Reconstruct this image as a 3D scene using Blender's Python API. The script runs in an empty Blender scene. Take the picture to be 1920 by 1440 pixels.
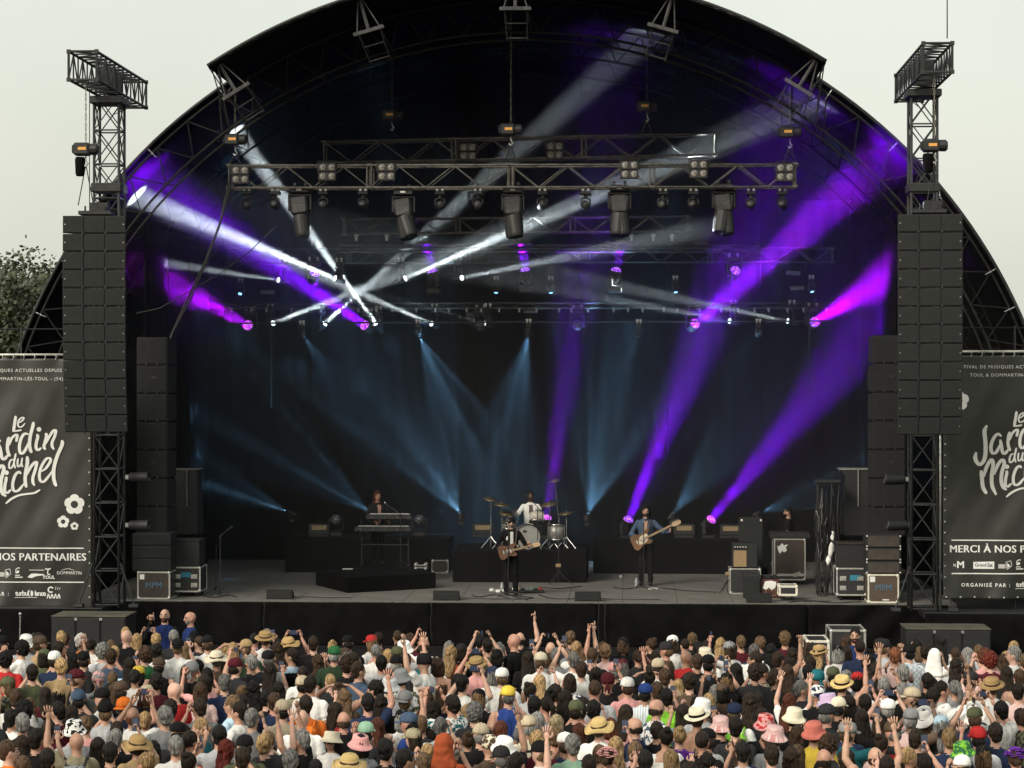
import bpy, bmesh, math, random
import numpy as np
from mathutils import Vector, Matrix, Quaternion, noise
R = math.radians
random.seed(7); rng = np.random.default_rng(7)
sc = bpy.context.scene; COL = sc.collection

# ------------------------------------------------------------------ camera, sky, sun, exposure
F = 4270.0; CAM = Vector((2.6, -49.5, 6.75)); YAW = math.atan2(2.6, 49.5)
cam = bpy.data.objects.new('camera', bpy.data.cameras.new('camera')); COL.objects.link(cam); sc.camera = cam
cam.location = CAM; cam.rotation_euler = (R(90), 0, YAW)
cam.data.sensor_width = 36; cam.data.lens = F / 1920 * 36; cam.data.clip_start = .5; cam.data.clip_end = 2000
SUN_EL, SUN_AZ = R(33), R(-142)          # azimuth from +Y clockwise: behind the camera, to its left
w = bpy.data.worlds.new('World'); sc.world = w; w.use_nodes = True
nt = w.node_tree; nt.nodes.clear()
wo = nt.nodes.new('ShaderNodeOutputWorld'); bg = nt.nodes.new('ShaderNodeBackground'); bg2 = nt.nodes.new('ShaderNodeBackground')
sky = nt.nodes.new('ShaderNodeTexSky'); sky.sky_type = 'NISHITA'; sky.sun_disc = False
sky.sun_elevation = SUN_EL; sky.sun_rotation = SUN_AZ; sky.dust_density = 6; sky.air_density = 1.5
bg.inputs[1].default_value = .05
nt.links.new(sky.outputs[0], bg.inputs[0])
tc = nt.nodes.new('ShaderNodeTexCoord'); nz = nt.nodes.new('ShaderNodeTexNoise'); nz.inputs['Scale'].default_value = 5.; nz.inputs['Detail'].default_value = 6
cr = nt.nodes.new('ShaderNodeValToRGB')      # thin, nearly even overcast
cr.color_ramp.elements[0].position = .3; cr.color_ramp.elements[0].color = (.73, .75, .665, 1)
cr.color_ramp.elements[1].position = .7; cr.color_ramp.elements[1].color = (.82, .835, .745, 1)
nt.links.new(tc.outputs['Generated'], nz.inputs[0]); nt.links.new(nz.outputs[0], cr.inputs[0]); nt.links.new(cr.outputs[0], bg2.inputs[0])
bg2.inputs[1].default_value = .88
ad = nt.nodes.new('ShaderNodeAddShader'); nt.links.new(bg.outputs[0], ad.inputs[0]); nt.links.new(bg2.outputs[0], ad.inputs[1]); nt.links.new(ad.outputs[0], wo.inputs[0])
sl = bpy.data.lights.new('sun', 'SUN'); sl.energy = 2.3; sl.angle = R(22); sl.color = (1, .95, .86)
so = bpy.data.objects.new('sun', sl); COL.objects.link(so)
sdir = Vector((math.sin(SUN_AZ) * math.cos(SUN_EL), math.cos(SUN_AZ) * math.cos(SUN_EL), math.sin(SUN_EL)))
so.rotation_euler = sdir.to_track_quat('Z', 'Y').to_euler(); so.location = (0, -20, 40)
vs = sc.view_settings; vs.view_transform = 'Standard'; vs.look = 'None'; vs.exposure = 0; vs.gamma = 1; vs.use_curve_mapping = False
sc.cycles.use_denoising = True; sc.cycles.max_bounces = 6; sc.cycles.diffuse_bounces = 3; sc.cycles.volume_bounces = 0
sc.cycles.sample_clamp_indirect = 4; sc.cycles.caustics_reflective = False; sc.cycles.caustics_refractive = False

# ------------------------------------------------------------------ helpers
_c, _s = math.cos(YAW), math.sin(YAW)
def at(u, v, Y):
    """the point on the plane y = Y that the photograph shows at pixel (u, v)"""
    a = (u - 960) / F; b = -(v - 720) / F
    d = Vector((a * _c - _s, a * _s + _c, b)); t = (Y - CAM.y) / d.y
    return CAM + d * t
def atz(u, v, Z):
    a = (u - 960) / F; b = -(v - 720) / F
    d = Vector((a * _c - _s, a * _s + _c, b)); return CAM + d * ((Z - CAM.z) / d.z)
def proj(p):
    q = Vector(p) - CAM; x = q.x * _c + q.y * _s; y = -q.x * _s + q.y * _c
    return 960 + F * x / y, 720 - F * q.z / y
DECK = 2.0; GZ = 1.05      # deck and field heights
def deck_y(v): return atz(960, v, DECK).y

MATS = {}
def mat(name, col, rough=.6, metal=0., var=.25, scale=6., bump=0., bscale=40., stretch=(1, 1, 1), emis=None, es=0., spec=.5, sheen=0., orand=0.):
    if name in MATS: return MATS[name]
    m = bpy.data.materials.new(name); m.use_nodes = True; nt = m.node_tree; p = nt.nodes['Principled BSDF']; L = nt.links
    p.inputs['Roughness'].default_value = rough; p.inputs['Metallic'].default_value = metal
    p.inputs['Specular IOR Level'].default_value = spec
    if sheen: p.inputs['Sheen Weight'].default_value = sheen
    tc = nt.nodes.new('ShaderNodeTexCoord'); mp = nt.nodes.new('ShaderNodeMapping'); mp.inputs['Scale'].default_value = stretch
    L.new(tc.outputs['Object'], mp.inputs[0])
    n = nt.nodes.new('ShaderNodeTexNoise'); n.inputs['Scale'].default_value = scale; n.inputs['Detail'].default_value = 5; L.new(mp.outputs[0], n.inputs[0])
    r = nt.nodes.new('ShaderNodeValToRGB'); r.color_ramp.elements[0].position = .3; r.color_ramp.elements[1].position = .7
    r.color_ramp.elements[0].color = (*[c * (1 - var) for c in col], 1); r.color_ramp.elements[1].color = (*[min(1, c * (1 + var)) for c in col], 1)
    L.new(n.outputs[0], r.inputs[0]); src = r.outputs[0]
    if orand:      # each person's own shade of the same dye
        oi = nt.nodes.new('ShaderNodeObjectInfo'); mr = nt.nodes.new('ShaderNodeMapRange'); mr.inputs['To Min'].default_value = 1 - orand; mr.inputs['To Max'].default_value = 1 + orand; L.new(oi.outputs['Random'], mr.inputs[0]); hs = nt.nodes.new('ShaderNodeHueSaturation'); L.new(mr.outputs[0], hs.inputs['Value']); L.new(src, hs.inputs['Color']); src = hs.outputs[0]
    L.new(src, p.inputs['Base Color'])
    if bump:
        n2 = nt.nodes.new('ShaderNodeTexNoise'); n2.inputs['Scale'].default_value = bscale; n2.inputs['Detail'].default_value = 4; L.new(mp.outputs[0], n2.inputs[0])
        b = nt.nodes.new('ShaderNodeBump'); b.inputs['Strength'].default_value = bump; b.inputs['Distance'].default_value = .02
        L.new(n2.outputs[0], b.inputs['Height']); L.new(b.outputs[0], p.inputs['Normal'])
    if emis: p.inputs['Emission Color'].default_value = (*emis, 1); p.inputs['Emission Strength'].default_value = es
    MATS[name] = m; return m

M_SKIN_ROOF = mat('black_tarpaulin', (.007, .0073, .0076), .9, var=.3, scale=1.5, bump=.25, bscale=3, spec=.06)
M_DRAPE = mat('black_molton_drape', (.004, .004, .0045), .95, var=.3, scale=3, bump=.2, bscale=60, spec=.04)
M_SKIRT = mat('black_stage_skirt', (.0065, .0065, .0066), .9, var=.3, scale=2, bump=.3, bscale=8, spec=.03)
M_BLACK = mat('black_powder_coat', (.016, .016, .017), .55, var=.3, scale=9, bump=.05, bscale=120)
M_TOWER = mat('black_tower_steel', (.022, .0235, .024), .65, .05, var=.35, scale=7)
M_ALU = mat('dull_truss_aluminium', (.10, .094, .084), .65, .2, var=.5, scale=9)
M_CHROME = mat('chromed_steel', (.6, .6, .6), .22, 1., var=.1)
M_STEEL = mat('galvanised_steel', (.42, .43, .42), .4, .8, var=.3, scale=30)
M_RUBBER = mat('cable_rubber', (.012, .012, .013), .6)
M_CAB = mat('speaker_cabinet_paint', (.011, .012, .012), .7, var=.2, scale=8, bump=.12, bscale=160)
M_GRILLE = mat('speaker_grille', (.0115, .0128, .0122), .85, var=.25, scale=5, bump=.25, bscale=260)
M_DECK = mat('scuffed_stage_plywood', (.155, .148, .132), .7, var=.4, scale=1.6, bump=.12, bscale=14, stretch=(.6, 3, 1))
M_CASE = mat('brown_black_flight_case_ply', (.035, .027, .022), .5, var=.3, scale=8, bump=.08, bscale=90)
M_CASEK = mat('black_flight_case_ply', (.022, .022, .023), .5, var=.3, scale=8, bump=.08, bscale=90)
M_EDGE = mat('aluminium_case_edging', (.55, .54, .50), .35, .55, var=.2, scale=20)
M_EDGEW = mat('cream_case_edging', (.72, .69, .58), .45, .1, var=.12, scale=14)
M_WHITE = mat('white_print', (.72, .72, .69), .7, var=.05)
M_PAPER = mat('white_paper', (.75, .75, .72), .8, var=.05)
M_AMBER = mat('amber_sticker', (.75, .36, .08), .5, var=.1)
M_TAN = mat('tan_grille_cloth', (.28, .19, .10), .8, var=.2, scale=30, bump=.2, bscale=200)
M_RED = mat('red_label', (.45, .03, .03), .5)
M_CYAN = mat('cyan_label', (.03, .20, .30), .5, var=.1)
M_BLUEP = mat('blue_print', (.07, .17, .27), .5, var=.1)
M_CHAIN = mat('hoist_chain_zinc', (.30, .28, .22), .4, .8, var=.3, scale=40)

class MB:
    """collects shapes given in world (or local) coordinates; build() links them as one mesh object"""
    def __init__(s): s.v = []; s.f = []; s.m = []
    def add(s, vs, fs, mi=0):
        o = len(s.v); s.v.extend([tuple(p) for p in vs]); s.f.extend([tuple(i + o for i in f) for f in fs]); s.m.extend([mi] * len(fs)); return s
    def box(s, lo, hi, bev=0., mi=0, M=None):
        lo = Vector(lo); hi = Vector(hi); c = (lo + hi) / 2; h = (hi - lo) / 2
        if bev <= 0:
            vs = [Vector((c.x + a * h.x, c.y + b * h.y, c.z + d * h.z)) for a in (-1, 1) for b in (-1, 1) for d in (-1, 1)]
            fs = [(0, 1, 3, 2), (4, 6, 7, 5), (0, 4, 5, 1), (2, 3, 7, 6), (0, 2, 6, 4), (1, 5, 7, 3)]
        else:
            vs = []; idx = {}
            for a in (-1, 1):
                for b in (-1, 1):
                    for d in (-1, 1):
                        for ax in range(3):
                            q = [a * h.x, b * h.y, d * h.z]
                            for k in range(3):
                                if k != ax: q[k] -= (a, b, d)[k] * min(bev, h[k] * .9)
                            idx[(a, b, d, ax)] = len(vs); vs.append(c + Vector(q))
            fs = []
            for ax in range(3):
                o1, o2 = [k for k in range(3) if k != ax]
                for sg in (-1, 1):
                    loop = []
                    for p, q in ((-1, -1), (1, -1), (1, 1), (-1, 1)):
                        t = [0, 0, 0]; t[ax] = sg; t[o1] = p; t[o2] = q; loop.append(idx[(*t, ax)])
                    if (sg > 0) == (ax == 1): loop.reverse()
                    fs.append(loop)
            for ax in range(3):
                o1, o2 = [k for k in range(3) if k != ax]
                for p in (-1, 1):
                    for q in (-1, 1):
                        def g(e, fa): t = [0, 0, 0]; t[ax] = e; t[o1] = p; t[o2] = q; return idx[(*t, fa)]
                        fs.append([g(-1, o1), g(1, o1), g(1, o2), g(-1, o2)])
            for a in (-1, 1):
                for b in (-1, 1):
                    for d in (-1, 1): fs.append([idx[(a, b, d, k)] for k in range(3)])
        if M is not None: vs = [M @ p for p in vs]
        return s.add(vs, fs, mi)
    def tube(s, a, b, r, r2=None, n=6, mi=0, caps=True):
        a = Vector(a); b = Vector(b); d = b - a
        if d.length < 1e-6: return s
        q = d.to_track_quat('Z', 'Y'); r2 = r if r2 is None else r2; vs = []
        for p, rr in ((a, r), (b, r2)):
            for k in range(n): t = 2 * math.pi * k / n; vs.append(p + q @ Vector((rr * math.cos(t), rr * math.sin(t), 0)))
        fs = [(k, (k + 1) % n, n + (k + 1) % n, n + k) for k in range(n)]
        if caps: fs += [tuple(range(n - 1, -1, -1)), tuple(range(n, 2 * n))]
        return s.add(vs, fs, mi)
    def path(s, pts, r, n=6, mi=0):
        pts = [Vector(p) for p in pts]; rs = r if isinstance(r, (list, tuple)) else [r] * len(pts); vs = []; up = None
        for i, p in enumerate(pts):
            d = (pts[min(i + 1, len(pts) - 1)] - pts[max(i - 1, 0)]).normalized()
            if up is None: up = d.orthogonal().normalized()
            up = (up - d * up.dot(d)).normalized(); sd = d.cross(up)
            for k in range(n): t = 2 * math.pi * k / n; vs.append(p + rs[i] * (up * math.cos(t) + sd * math.sin(t)))
        fs = []
        for i in range(len(pts) - 1):
            for k in range(n): a = i * n + k; b = i * n + (k + 1) % n; fs.append((a, b, b + n, a + n))
        fs += [tuple(range(n - 1, -1, -1)), tuple(range(len(vs) - n, len(vs)))]
        return s.add(vs, fs, mi)
    def lathe(s, prof, n=16, M=None, mi=0, caps=True):
        vs = []; fs = []
        for r, z in prof:
            for k in range(n): t = 2 * math.pi * k / n; vs.append(Vector((r * math.cos(t), r * math.sin(t), z)))
        for i in range(len(prof) - 1):
            for k in range(n): a = i * n + k; b = i * n + (k + 1) % n; fs.append((a, b, b + n, a + n))
        if caps and prof[0][0] > 1e-5: fs.append(tuple(range(n - 1, -1, -1)))
        if caps and prof[-1][0] > 1e-5: fs.append(tuple(range(len(vs) - n, len(vs))))
        if M is not None: vs = [M @ p for p in vs]
        return s.add(vs, fs, mi)
    def ell(s, c, r, n=12, m=8, mi=0, M=None):
        vs = []; fs = []; c = Vector(c)
        for i in range(m + 1):
            t = math.pi * i / m
            for k in range(n): p = 2 * math.pi * k / n; vs.append(c + Vector((r[0] * math.sin(t) * math.cos(p), r[1] * math.sin(t) * math.sin(p), r[2] * math.cos(t))))
        for i in range(m):
            for k in range(n): a = i * n + k; b = i * n + (k + 1) % n; fs.append((a, a + n, b + n, b))
        if M is not None: vs = [M @ p for p in vs]
        return s.add(vs, fs, mi)
    def prism(s, poly, d, M=None, mi=0):
        """polygon in local xy, thickness d along +z"""
        n = len(poly); vs = [Vector((x, y, 0)) for x, y in poly] + [Vector((x, y, d)) for x, y in poly]
        if M is not None: vs = [M @ p for p in vs]
        return s.add(vs, [tuple(range(n - 1, -1, -1)), tuple(range(n, 2 * n))] + [(k, (k + 1) % n, n + (k + 1) % n, n + k) for k in range(n)], mi)
    def mesh(s, name, mats, smooth=False, origin=(0, 0, 0)):
        me = bpy.data.meshes.new(name); o = Vector(origin)
        me.from_pydata([(p[0] - o.x, p[1] - o.y, p[2] - o.z) for p in s.v], [], s.f)
        for m in (mats if isinstance(mats, (list, tuple)) else [mats]): me.materials.append(m)
        me.polygons.foreach_set('material_index', s.m)
        if smooth: me.polygons.foreach_set('use_smooth', [True] * len(s.f))
        me.update()
        return me
    def build(s, name, mats, parent=None, smooth=False, kind=None):
        me = s.mesh(name, mats, smooth, org(parent)); return put(name, me, parent, kind=kind)
ORG = {}
def org(o): return ORG.get(o.name, Vector((0, 0, 0))) if o is not None else Vector((0, 0, 0))
def put(name, me, parent=None, loc=None, rot=None, kind=None):
    o = bpy.data.objects.new(name, me); COL.objects.link(o)
    if parent is not None: o.parent = parent; ORG[o.name] = org(parent)
    if loc is not None: o.location = loc
    if rot is not None: o.rotation_euler = rot
    if kind: o['kind'] = kind
    return o
THINGS = []
def thing(name, label, cat, loc=(0, 0, 0), group=None, rz=0, local=False, rot=None):
    """an Empty at the thing's base; parts are then given in world coordinates unless local"""
    o = bpy.data.objects.new(name, None); COL.objects.link(o); o.location = loc; o.empty_display_size = .1
    o.rotation_euler = rot if rot is not None else (0, 0, rz); ORG[o.name] = Vector((0, 0, 0)) if local else Vector(loc)
    return tag(o, label, cat, group)
def tag(o, label, cat, group=None):
    o['label'] = label; o['category'] = cat
    if group: o['group'] = group
    THINGS.append(o); return o
def clone(root, loc=None, rz=None, label=None, rot=None):
    c = root.copy(); COL.objects.link(c); THINGS.append(c)
    if loc is not None: c.location = loc
    if rz is not None: c.rotation_euler = (0, 0, rz)
    if rot is not None: c.rotation_euler = rot
    if label: c['label'] = label
    for ch in list(root.children):
        d = ch.copy(); COL.objects.link(d); d.parent = c
        for g in list(ch.children):
            e = g.copy(); COL.objects.link(e); e.parent = d
    return c
def text_mesh(txt, size, mat_, thick=.003, align='CENTER', bold=0., space=1.):
    cu = bpy.data.curves.new('t', 'FONT'); cu.body = txt; cu.size = size; cu.align_x = align; cu.align_y = 'CENTER'; cu.extrude = thick; cu.offset = bold; cu.space_character = space; cu.resolution_u = 3
    o = bpy.data.objects.new('t', cu); COL.objects.link(o); dg = bpy.context.evaluated_depsgraph_get(); me = bpy.data.meshes.new_from_object(o.evaluated_get(dg))
    bpy.data.objects.remove(o); me.materials.clear(); me.materials.append(mat_); return me
RX90 = Matrix.Rotation(R(90), 4, 'X')     # local xy plane -> faces -y (towards the camera)
def lettering(txt, p, size, m, parent, **k):
    me = text_mesh(txt, size, m, **k); me.transform(RX90); o = put('lettering', me, parent, kind='stuff'); o.location = Vector(p) - org(parent); return o
# ------------------------------------------------------------------ ground
def ground():
    m = bpy.data.materials.new('trodden_grass'); m.use_nodes = True; nt = m.node_tree; p = nt.nodes['Principled BSDF']; L = nt.links; p.inputs['Roughness'].default_value = .95
    tc = nt.nodes.new('ShaderNodeTexCoord'); n = nt.nodes.new('ShaderNodeTexNoise'); n.inputs['Scale'].default_value = .6; n.inputs['Detail'].default_value = 8; L.new(tc.outputs['Object'], n.inputs[0])
    r = nt.nodes.new('ShaderNodeValToRGB'); r.color_ramp.elements[0].color = (.045, .06, .02, 1); r.color_ramp.elements[1].color = (.13, .105, .06, 1); r.color_ramp.elements[0].position = .35; r.color_ramp.elements[1].position = .65
    L.new(n.outputs[0], r.inputs[0]); L.new(r.outputs[0], p.inputs['Base Color'])
    n2 = nt.nodes.new('ShaderNodeTexNoise'); n2.inputs['Scale'].default_value = 25; L.new(tc.outputs['Object'], n2.inputs[0]); b = nt.nodes.new('ShaderNodeBump'); b.inputs['Strength'].default_value = .6; L.new(n2.outputs[0], b.inputs['Height']); L.new(b.outputs[0], p.inputs['Normal'])
    N = 60; mb = MB(); vs = []
    xs = [math.copysign(abs(t) ** 3 * 900 + abs(t) * 40, t) for t in np.linspace(-1, 1, N)]
    for y in xs:
        for x in xs: vs.append((x, y, GZ - .03 + .02 * math.sin(x * .7) * math.sin(y * .9) if abs(x) < 50 and abs(y) < 60 else GZ - .03))
    mb.add(vs, [(j * N + i, j * N + i + 1, (j + 1) * N + i + 1, (j + 1) * N + i) for j in range(N - 1) for i in range(N - 1)])
    o = mb.build('ground', m, smooth=True); o['kind'] = 'structure'
ground()
mb = MB(); mb.box((-13.4, -11.0, GZ - .02), (13.4, 12.0, GZ + .004)); o = mb.build('pit_floor', mat('black_rubber_matting', (.012, .012, .0125), .9, var=.4, scale=2, bump=.3, bscale=30, spec=.1)); o['kind'] = 'structure'

# ------------------------------------------------------------------ stage: deck of plywood panels, frame, skirt
X0, X1, YB = -9.6, 9.6, 11.6
stage = thing('stage', 'wide concert stage with grey plywood deck and black cloth skirt', 'stage', (0, 0, 0))
mb = MB(); mb.box((X0, .02, DECK - .2), (X1, YB, DECK - .03)); mb.build('subframe', M_BLACK, stage)
pw, pl = (X1 - X0) / 16, YB / 6
pm = MB(); pm.box((0.004, .004, -.028), (pw - .004, pl - .004, 0), .003); pme = pm.mesh('deck_panel', M_DECK)
for i in range(16):
    for j in range(6): put('deck_panel', pme, stage, loc=(X0 + i * pw, j * pl, DECK + random.uniform(-.0015, .0015)))
mb = MB(); mb.box((X0, -.03, DECK - .1), (X1, -.001, DECK - .004), .004); mb.build('edge_rail', M_ALU, stage)
def cloth(x0, x1, z0, z1, y, fn, nx, nz, name, m, parent, thick=.006, kind=None):
    mb = MB(); vs = []
    for j in range(nz + 1):
        for i in range(nx + 1):
            x = x0 + (x1 - x0) * i / nx; z = z0 + (z1 - z0) * j / nz; vs.append((x, y + fn(x, z), z))
    k = len(vs); vs += [(a, b + thick, c) for a, b, c in vs]; W = nx + 1
    fs = [(j * W + i, j * W + i + 1, (j + 1) * W + i + 1, (j + 1) * W + i) for j in range(nz) for i in range(nx)]
    fs += [tuple(k + q for q in reversed(f)) for f in fs]
    rim = [i for i in range(W)] + [j * W + nx for j in range(1, nz + 1)] + [nz * W + i for i in range(nx - 1, -1, -1)] + [j * W for j in range(nz - 1, 0, -1)]
    fs += [(rim[(a + 1) % len(rim)], rim[a], k + rim[a], k + rim[(a + 1) % len(rim)]) for a in range(len(rim))]
    mb.add(vs, fs); return mb.build(name, m, parent, smooth=True, kind=kind)
seams = [at(495, 1150, -.06).x, at(808, 1150, -.06).x, at(1122, 1150, -.06).x]
xs = [-9.3] + seams + [6.4, 9.4]
for a, b in zip(xs[:-1], xs[1:]):
    right = b > 8
    def fold(x, z, right=right):
        t = DECK - z; g = .035 * noise.noise(Vector((x * 1.1, z * .5, 3))) + .02 * noise.noise(Vector((x * 4, z * .7, 9))) * min(1, t)
        if x > 5: g += .05 * math.sin(6.5 * (x + .9 * t)) * math.exp(-((x - 8.4 + .8 * t) / 1.6) ** 2)
        return g
    cloth(a + .004, b - .004, GZ + .005, DECK - .012, -.09, fold, int((b - a) * 9) + 2, 22, 'skirt_panel', M_SKIRT, stage)
for sx in (at(495, 1150, -.15).x, at(808, 1150, -.15).x, at(1122, 1150, -.15).x, at(1134, 1150, -.15).x):
    mb = MB(); mb.path([(sx + .01 * math.sin(k), -.17 + .012 * math.sin(k * 2.3), DECK + .02 - k * .1) for k in range(10)], .009, 5); c = mb.build('cable', M_RUBBER, stage, smooth=True)

# wings under the towers and banners
for sg, lab in ((-1, 'black scaffold wing deck carrying the tower beside the left banner'), (1, 'black scaffold wing deck carrying the tower beside the right banner')):
    t = thing('wing_deck', lab, 'platform', (sg * 11, 0, 0), 'wing decks')
    a, b = (8.75, 13.6); lo, hi = min(sg * a, sg * b), max(sg * a, sg * b)
    mb = MB(); mb.box((lo, -1.2, DECK - .2), (hi, 2.4, DECK - .06), .01); mb.build('deck', M_BLACK, t)
    mb = MB()
    for x in np.linspace(lo + .1, hi - .1, 4):
        for y in (-1.1, 2.3): mb.tube((x, y, GZ - .04), (x, y, DECK - .2), .03)
    mb.build('leg_frame', M_TOWER, t, kind='stuff')
    cloth(lo, hi, GZ + .005, DECK - .07, -1.26, lambda x, z: .03 * noise.noise(Vector((x * 1.3, z * .6, 3))) + .02 * noise.noise(Vector((x * 4, z, 9))), 40, 14, 'skirt', M_SKIRT, t)
    o = cloth(0, 1.2, GZ + .005, DECK - .07, 0, lambda x, z: .02 * math.sin(x * 9), 14, 8, 'side_skirt', M_SKIRT, None); o.parent = t; o.location = (sg * -1.4, -1.26, 0); o.rotation_euler = (0, 0, R(90))

# ------------------------------------------------------------------ arched roof
RC = Vector((.12, 0, 3.42)); RR = 12.07; Y0, Y1 = 1.4, 12.2; YV = -1.2
roof = thing('stage_roof', 'big black arched stage roof with forward visor and truss ribs', 'roof', (0, 0, 0))
def arc(r, t, y): return Vector((RC.x + r * math.sin(t), y, RC.z + r * math.cos(t)))
def shell(name, t0, t1, ya, yb, n, ny, sag=.05, RR=RR):
    mb = MB(); vs = []; 
    for lay, dr in ((0, 0), (1, .03)):
        for i in range(n + 1):
            t = t0 + (t1 - t0) * i / n
            for j in range(ny + 1):
                y = ya + (yb - ya) * j / ny; s = sag * abs(math.sin(math.pi * j / ny * 3)) if ny > 3 else 0
                vs.append(arc(RR + dr - s, t, y))
    W = ny + 1; k = (n + 1) * W
    fs = [(i * W + j, i * W + j + 1, (i + 1) * W + j + 1, (i + 1) * W + j) for i in range(n) for j in range(ny)]
    fs += [tuple(k + q for q in reversed(f)) for f in fs]
    for i in range(n): fs += [(i * W, (i + 1) * W, k + (i + 1) * W, k + i * W), ((i + 1) * W + ny, i * W + ny, k + i * W + ny, k + (i + 1) * W + ny)]
    for j in range(ny): fs += [(j, k + j, k + j + 1, j + 1), (n * W + j, n * W + j + 1, k + n * W + j + 1, k + n * W + j)]
    mb.add(vs, fs); return mb.build(name, M_SKIN_ROOF, roof, smooth=True)
TB = R(105)
shell('main_skin', -TB, TB, Y0, Y1, 84, 12)
shell('visor_skin', -R(33), R(33), YV, Y0 + .25, 40, 3, 0, RR - .045)
mb = MB(); mb.path([arc(RR + .02, R(a), YV) for a in np.linspace(-33, 33, 50)], .035, 6); mb.build('visor_rim', M_TOWER, roof, smooth=True)
mb = MB(); mb.path([arc(RR + .02, R(a), Y0) for a in np.linspace(-105, 105, 120)], .04, 6); mb.build('main_rim', M_STEEL and M_TOWER, roof, smooth=True)
M_RIB = mat('grey_rib_tube', (.075, .075, .075), .85, 0., spec=.15, var=.3, scale=8)
M_RIB3 = mat('dark_grey_rib_tube', (.024, .024, .024), .85, spec=.1)
M_RIB2 = mat('black_rib_tube', (.012, .012, .012), .8, spec=.1)
for yi, y in enumerate((Y0 + .06, 5.0, 8.6, 11.9)):
    rr = [(RR - .13, y), (RR - .86, y)] + ([(RR - .98, y + .34)] if yi == 0 else [])
    M_R = M_RIB3 if yi == 0 else M_RIB2
    for r_, yy in rr:
        mb = MB(); mb.path([arc(r_, R(a), yy) for a in np.linspace(-100, 100, 90)], .032, 6); mb.build('rib_chord', M_R, roof, smooth=True)
    mb = MB(); n = 46
    for k in range(n):
        a0 = R(-100 + 200 * k / n); a1 = R(-100 + 200 * (k + .5) / n); a2 = R(-100 + 200 * (k + 1) / n)
        mb.tube(arc(RR - .13, a0, y), arc(RR - .86, a1, y), .016, n=5); mb.tube(arc(RR - .86, a1, y), arc(RR - .13, a2, y), .016, n=5)
        if yi == 0: mb.tube(arc(RR - .86, a1, y), arc(RR - .98, a1 + .012, y + .34), .014, n=5)
    mb.build('rib_lattice', M_R, roof, kind='stuff')
mb = MB(); gv = [arc(RR + .022, t, Y1 - .06) for t in np.linspace(-TB, TB, 60)]; mb.add(gv + [p + Vector((0, .04, 0)) for p in gv], [tuple(range(59, -1, -1)), tuple(range(60, 120))] + [(k, k + 1, 61 + k, 60 + k) for k in range(59)]); mb.build('rear_gable', M_SKIN_ROOF, roof)
# bright ratchet hooks between the front rib and the skin
for u, v in ((283, 285), (412, 168), (1535, 150), (1553, 178), (1680, 270), (72, 588), (113, 487), (1860, 508), (1893, 580)):
    p = at(u, v, Y0 - .03); d = (p - RC); d.y = 0; d.normalize(); p = RC + d * (RR - .16); p.y = Y0 - .03
    mb = MB(); mb.tube(p - d * .12, p + d * .08, .010); mb.box(p - Vector((.02, .015, .02)), p + Vector((.02, .015, .02)), .006); mb.tube(p + d * .07, p + d * .14, .018, .008); mb.build('ratchet_hook', M_STEEL, roof)
# outrigger brackets under the visor
for ang in (-32, -16.1, 0, 16.1, 32):
    a = R(ang); yb = -.9; rad = Vector((math.sin(a), 0, math.cos(a))); tan = Vector((math.cos(a), 0, -math.sin(a))); b = arc(RR - .72, a, yb); top = arc(RR - .02, a, yb)
    mb = MB(); q = Matrix.Translation(b) @ Matrix(((tan.x, 0, rad.x, 0), (tan.y, 1, rad.y, 0), (tan.z, 0, rad.z, 0), (0, 0, 0, 1)))
    mb.box((-.34, -.05, -.04), (.34, .05, .04), .008, M=q)
    mb.tube(b, top, .04); mb.tube(b - tan * .26, arc(RR - .03, a, yb) - tan * .05, .016); mb.tube(b + tan * .26, arc(RR - .03, a, yb) + tan * .05, .016)
    for s_ in (-.24, .24):
        mb.tube(b + tan * s_, b + tan * s_ * .9 - rad * .55 + Vector((0, .9, 0)), .014); mb.tube(b + tan * s_, arc(RR - .1, a, Y0 + .1) + tan * s_, .014); mb.tube(b + tan * s_, b + tan * s_ + Vector((0, 2.2, -.1)), .018)
    mb.tube(b - tan * .24 - rad * .5 + Vector((0, .85, 0)), b + tan * .24 - rad * .5 + Vector((0, .85, 0)), .014); mb.tube(b - tan * .24 - rad * .25 + Vector((0, .4, 0)), b + tan * .24 - rad * .25 + Vector((0, .4, 0)), .012)
    mb.build('outrigger_bracket', M_RIB, roof)
# end struts where the visor stops
for sg in (-1, 1):
    mb = MB()
    for k in range(4):
        mb.tube(arc(RR, sg * R(33), YV + .1 + k * .4), arc(RR - .9, sg * R(34 + 2 * (k % 2)), Y0 + .1), .014)
    mb.build('visor_strut', M_RIB, roof, kind='stuff')

# back wall and side legs of black molton
bd = thing('back_drape', 'full-height black curtain closing the rear of the stage', 'curtain', (0, Y1 - .5, DECK))
n = 9
for k in range(n):
    x0 = -10.8 + 21.6 * k / n; x1 = -10.8 + 21.6 * (k + 1) / n; xm = max(abs(x0), abs(x1)); zt = RC.z + math.sqrt(max(.1, (RR - .3) ** 2 - xm * xm))
    cloth(x0 - .06, x1 + .06, DECK + .02, zt, Y1 - .5 + .1 * (k % 2), lambda x, z: .02 * math.sin(x * 14 + 1.5 * noise.noise(Vector((x, 0, 0)))) + .03 * noise.noise(Vector((x * 2, z * .3, 1))), 40, 6, 'drape_panel', M_DRAPE, bd)
for sg, lab in ((-1, 'tall black side curtain behind the left stack of hung subwoofers'), (1, 'tall black side curtain behind the right stack of hung subwoofers')):
    x = sg * 8.6; t = thing('side_drape', lab, 'curtain', (x, 3, DECK), 'side curtains')
    for j in range(3):
        o = cloth(0, 2.3, DECK + .01, 10.4, 0, lambda a, z: .05 * math.sin(a * 16), 30, 5, 'drape_panel', M_DRAPE, None); o.parent = t
        o.location = (0, -.4 + j * 2.6, -DECK); o.rotation_euler = (0, 0, R(90))

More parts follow.
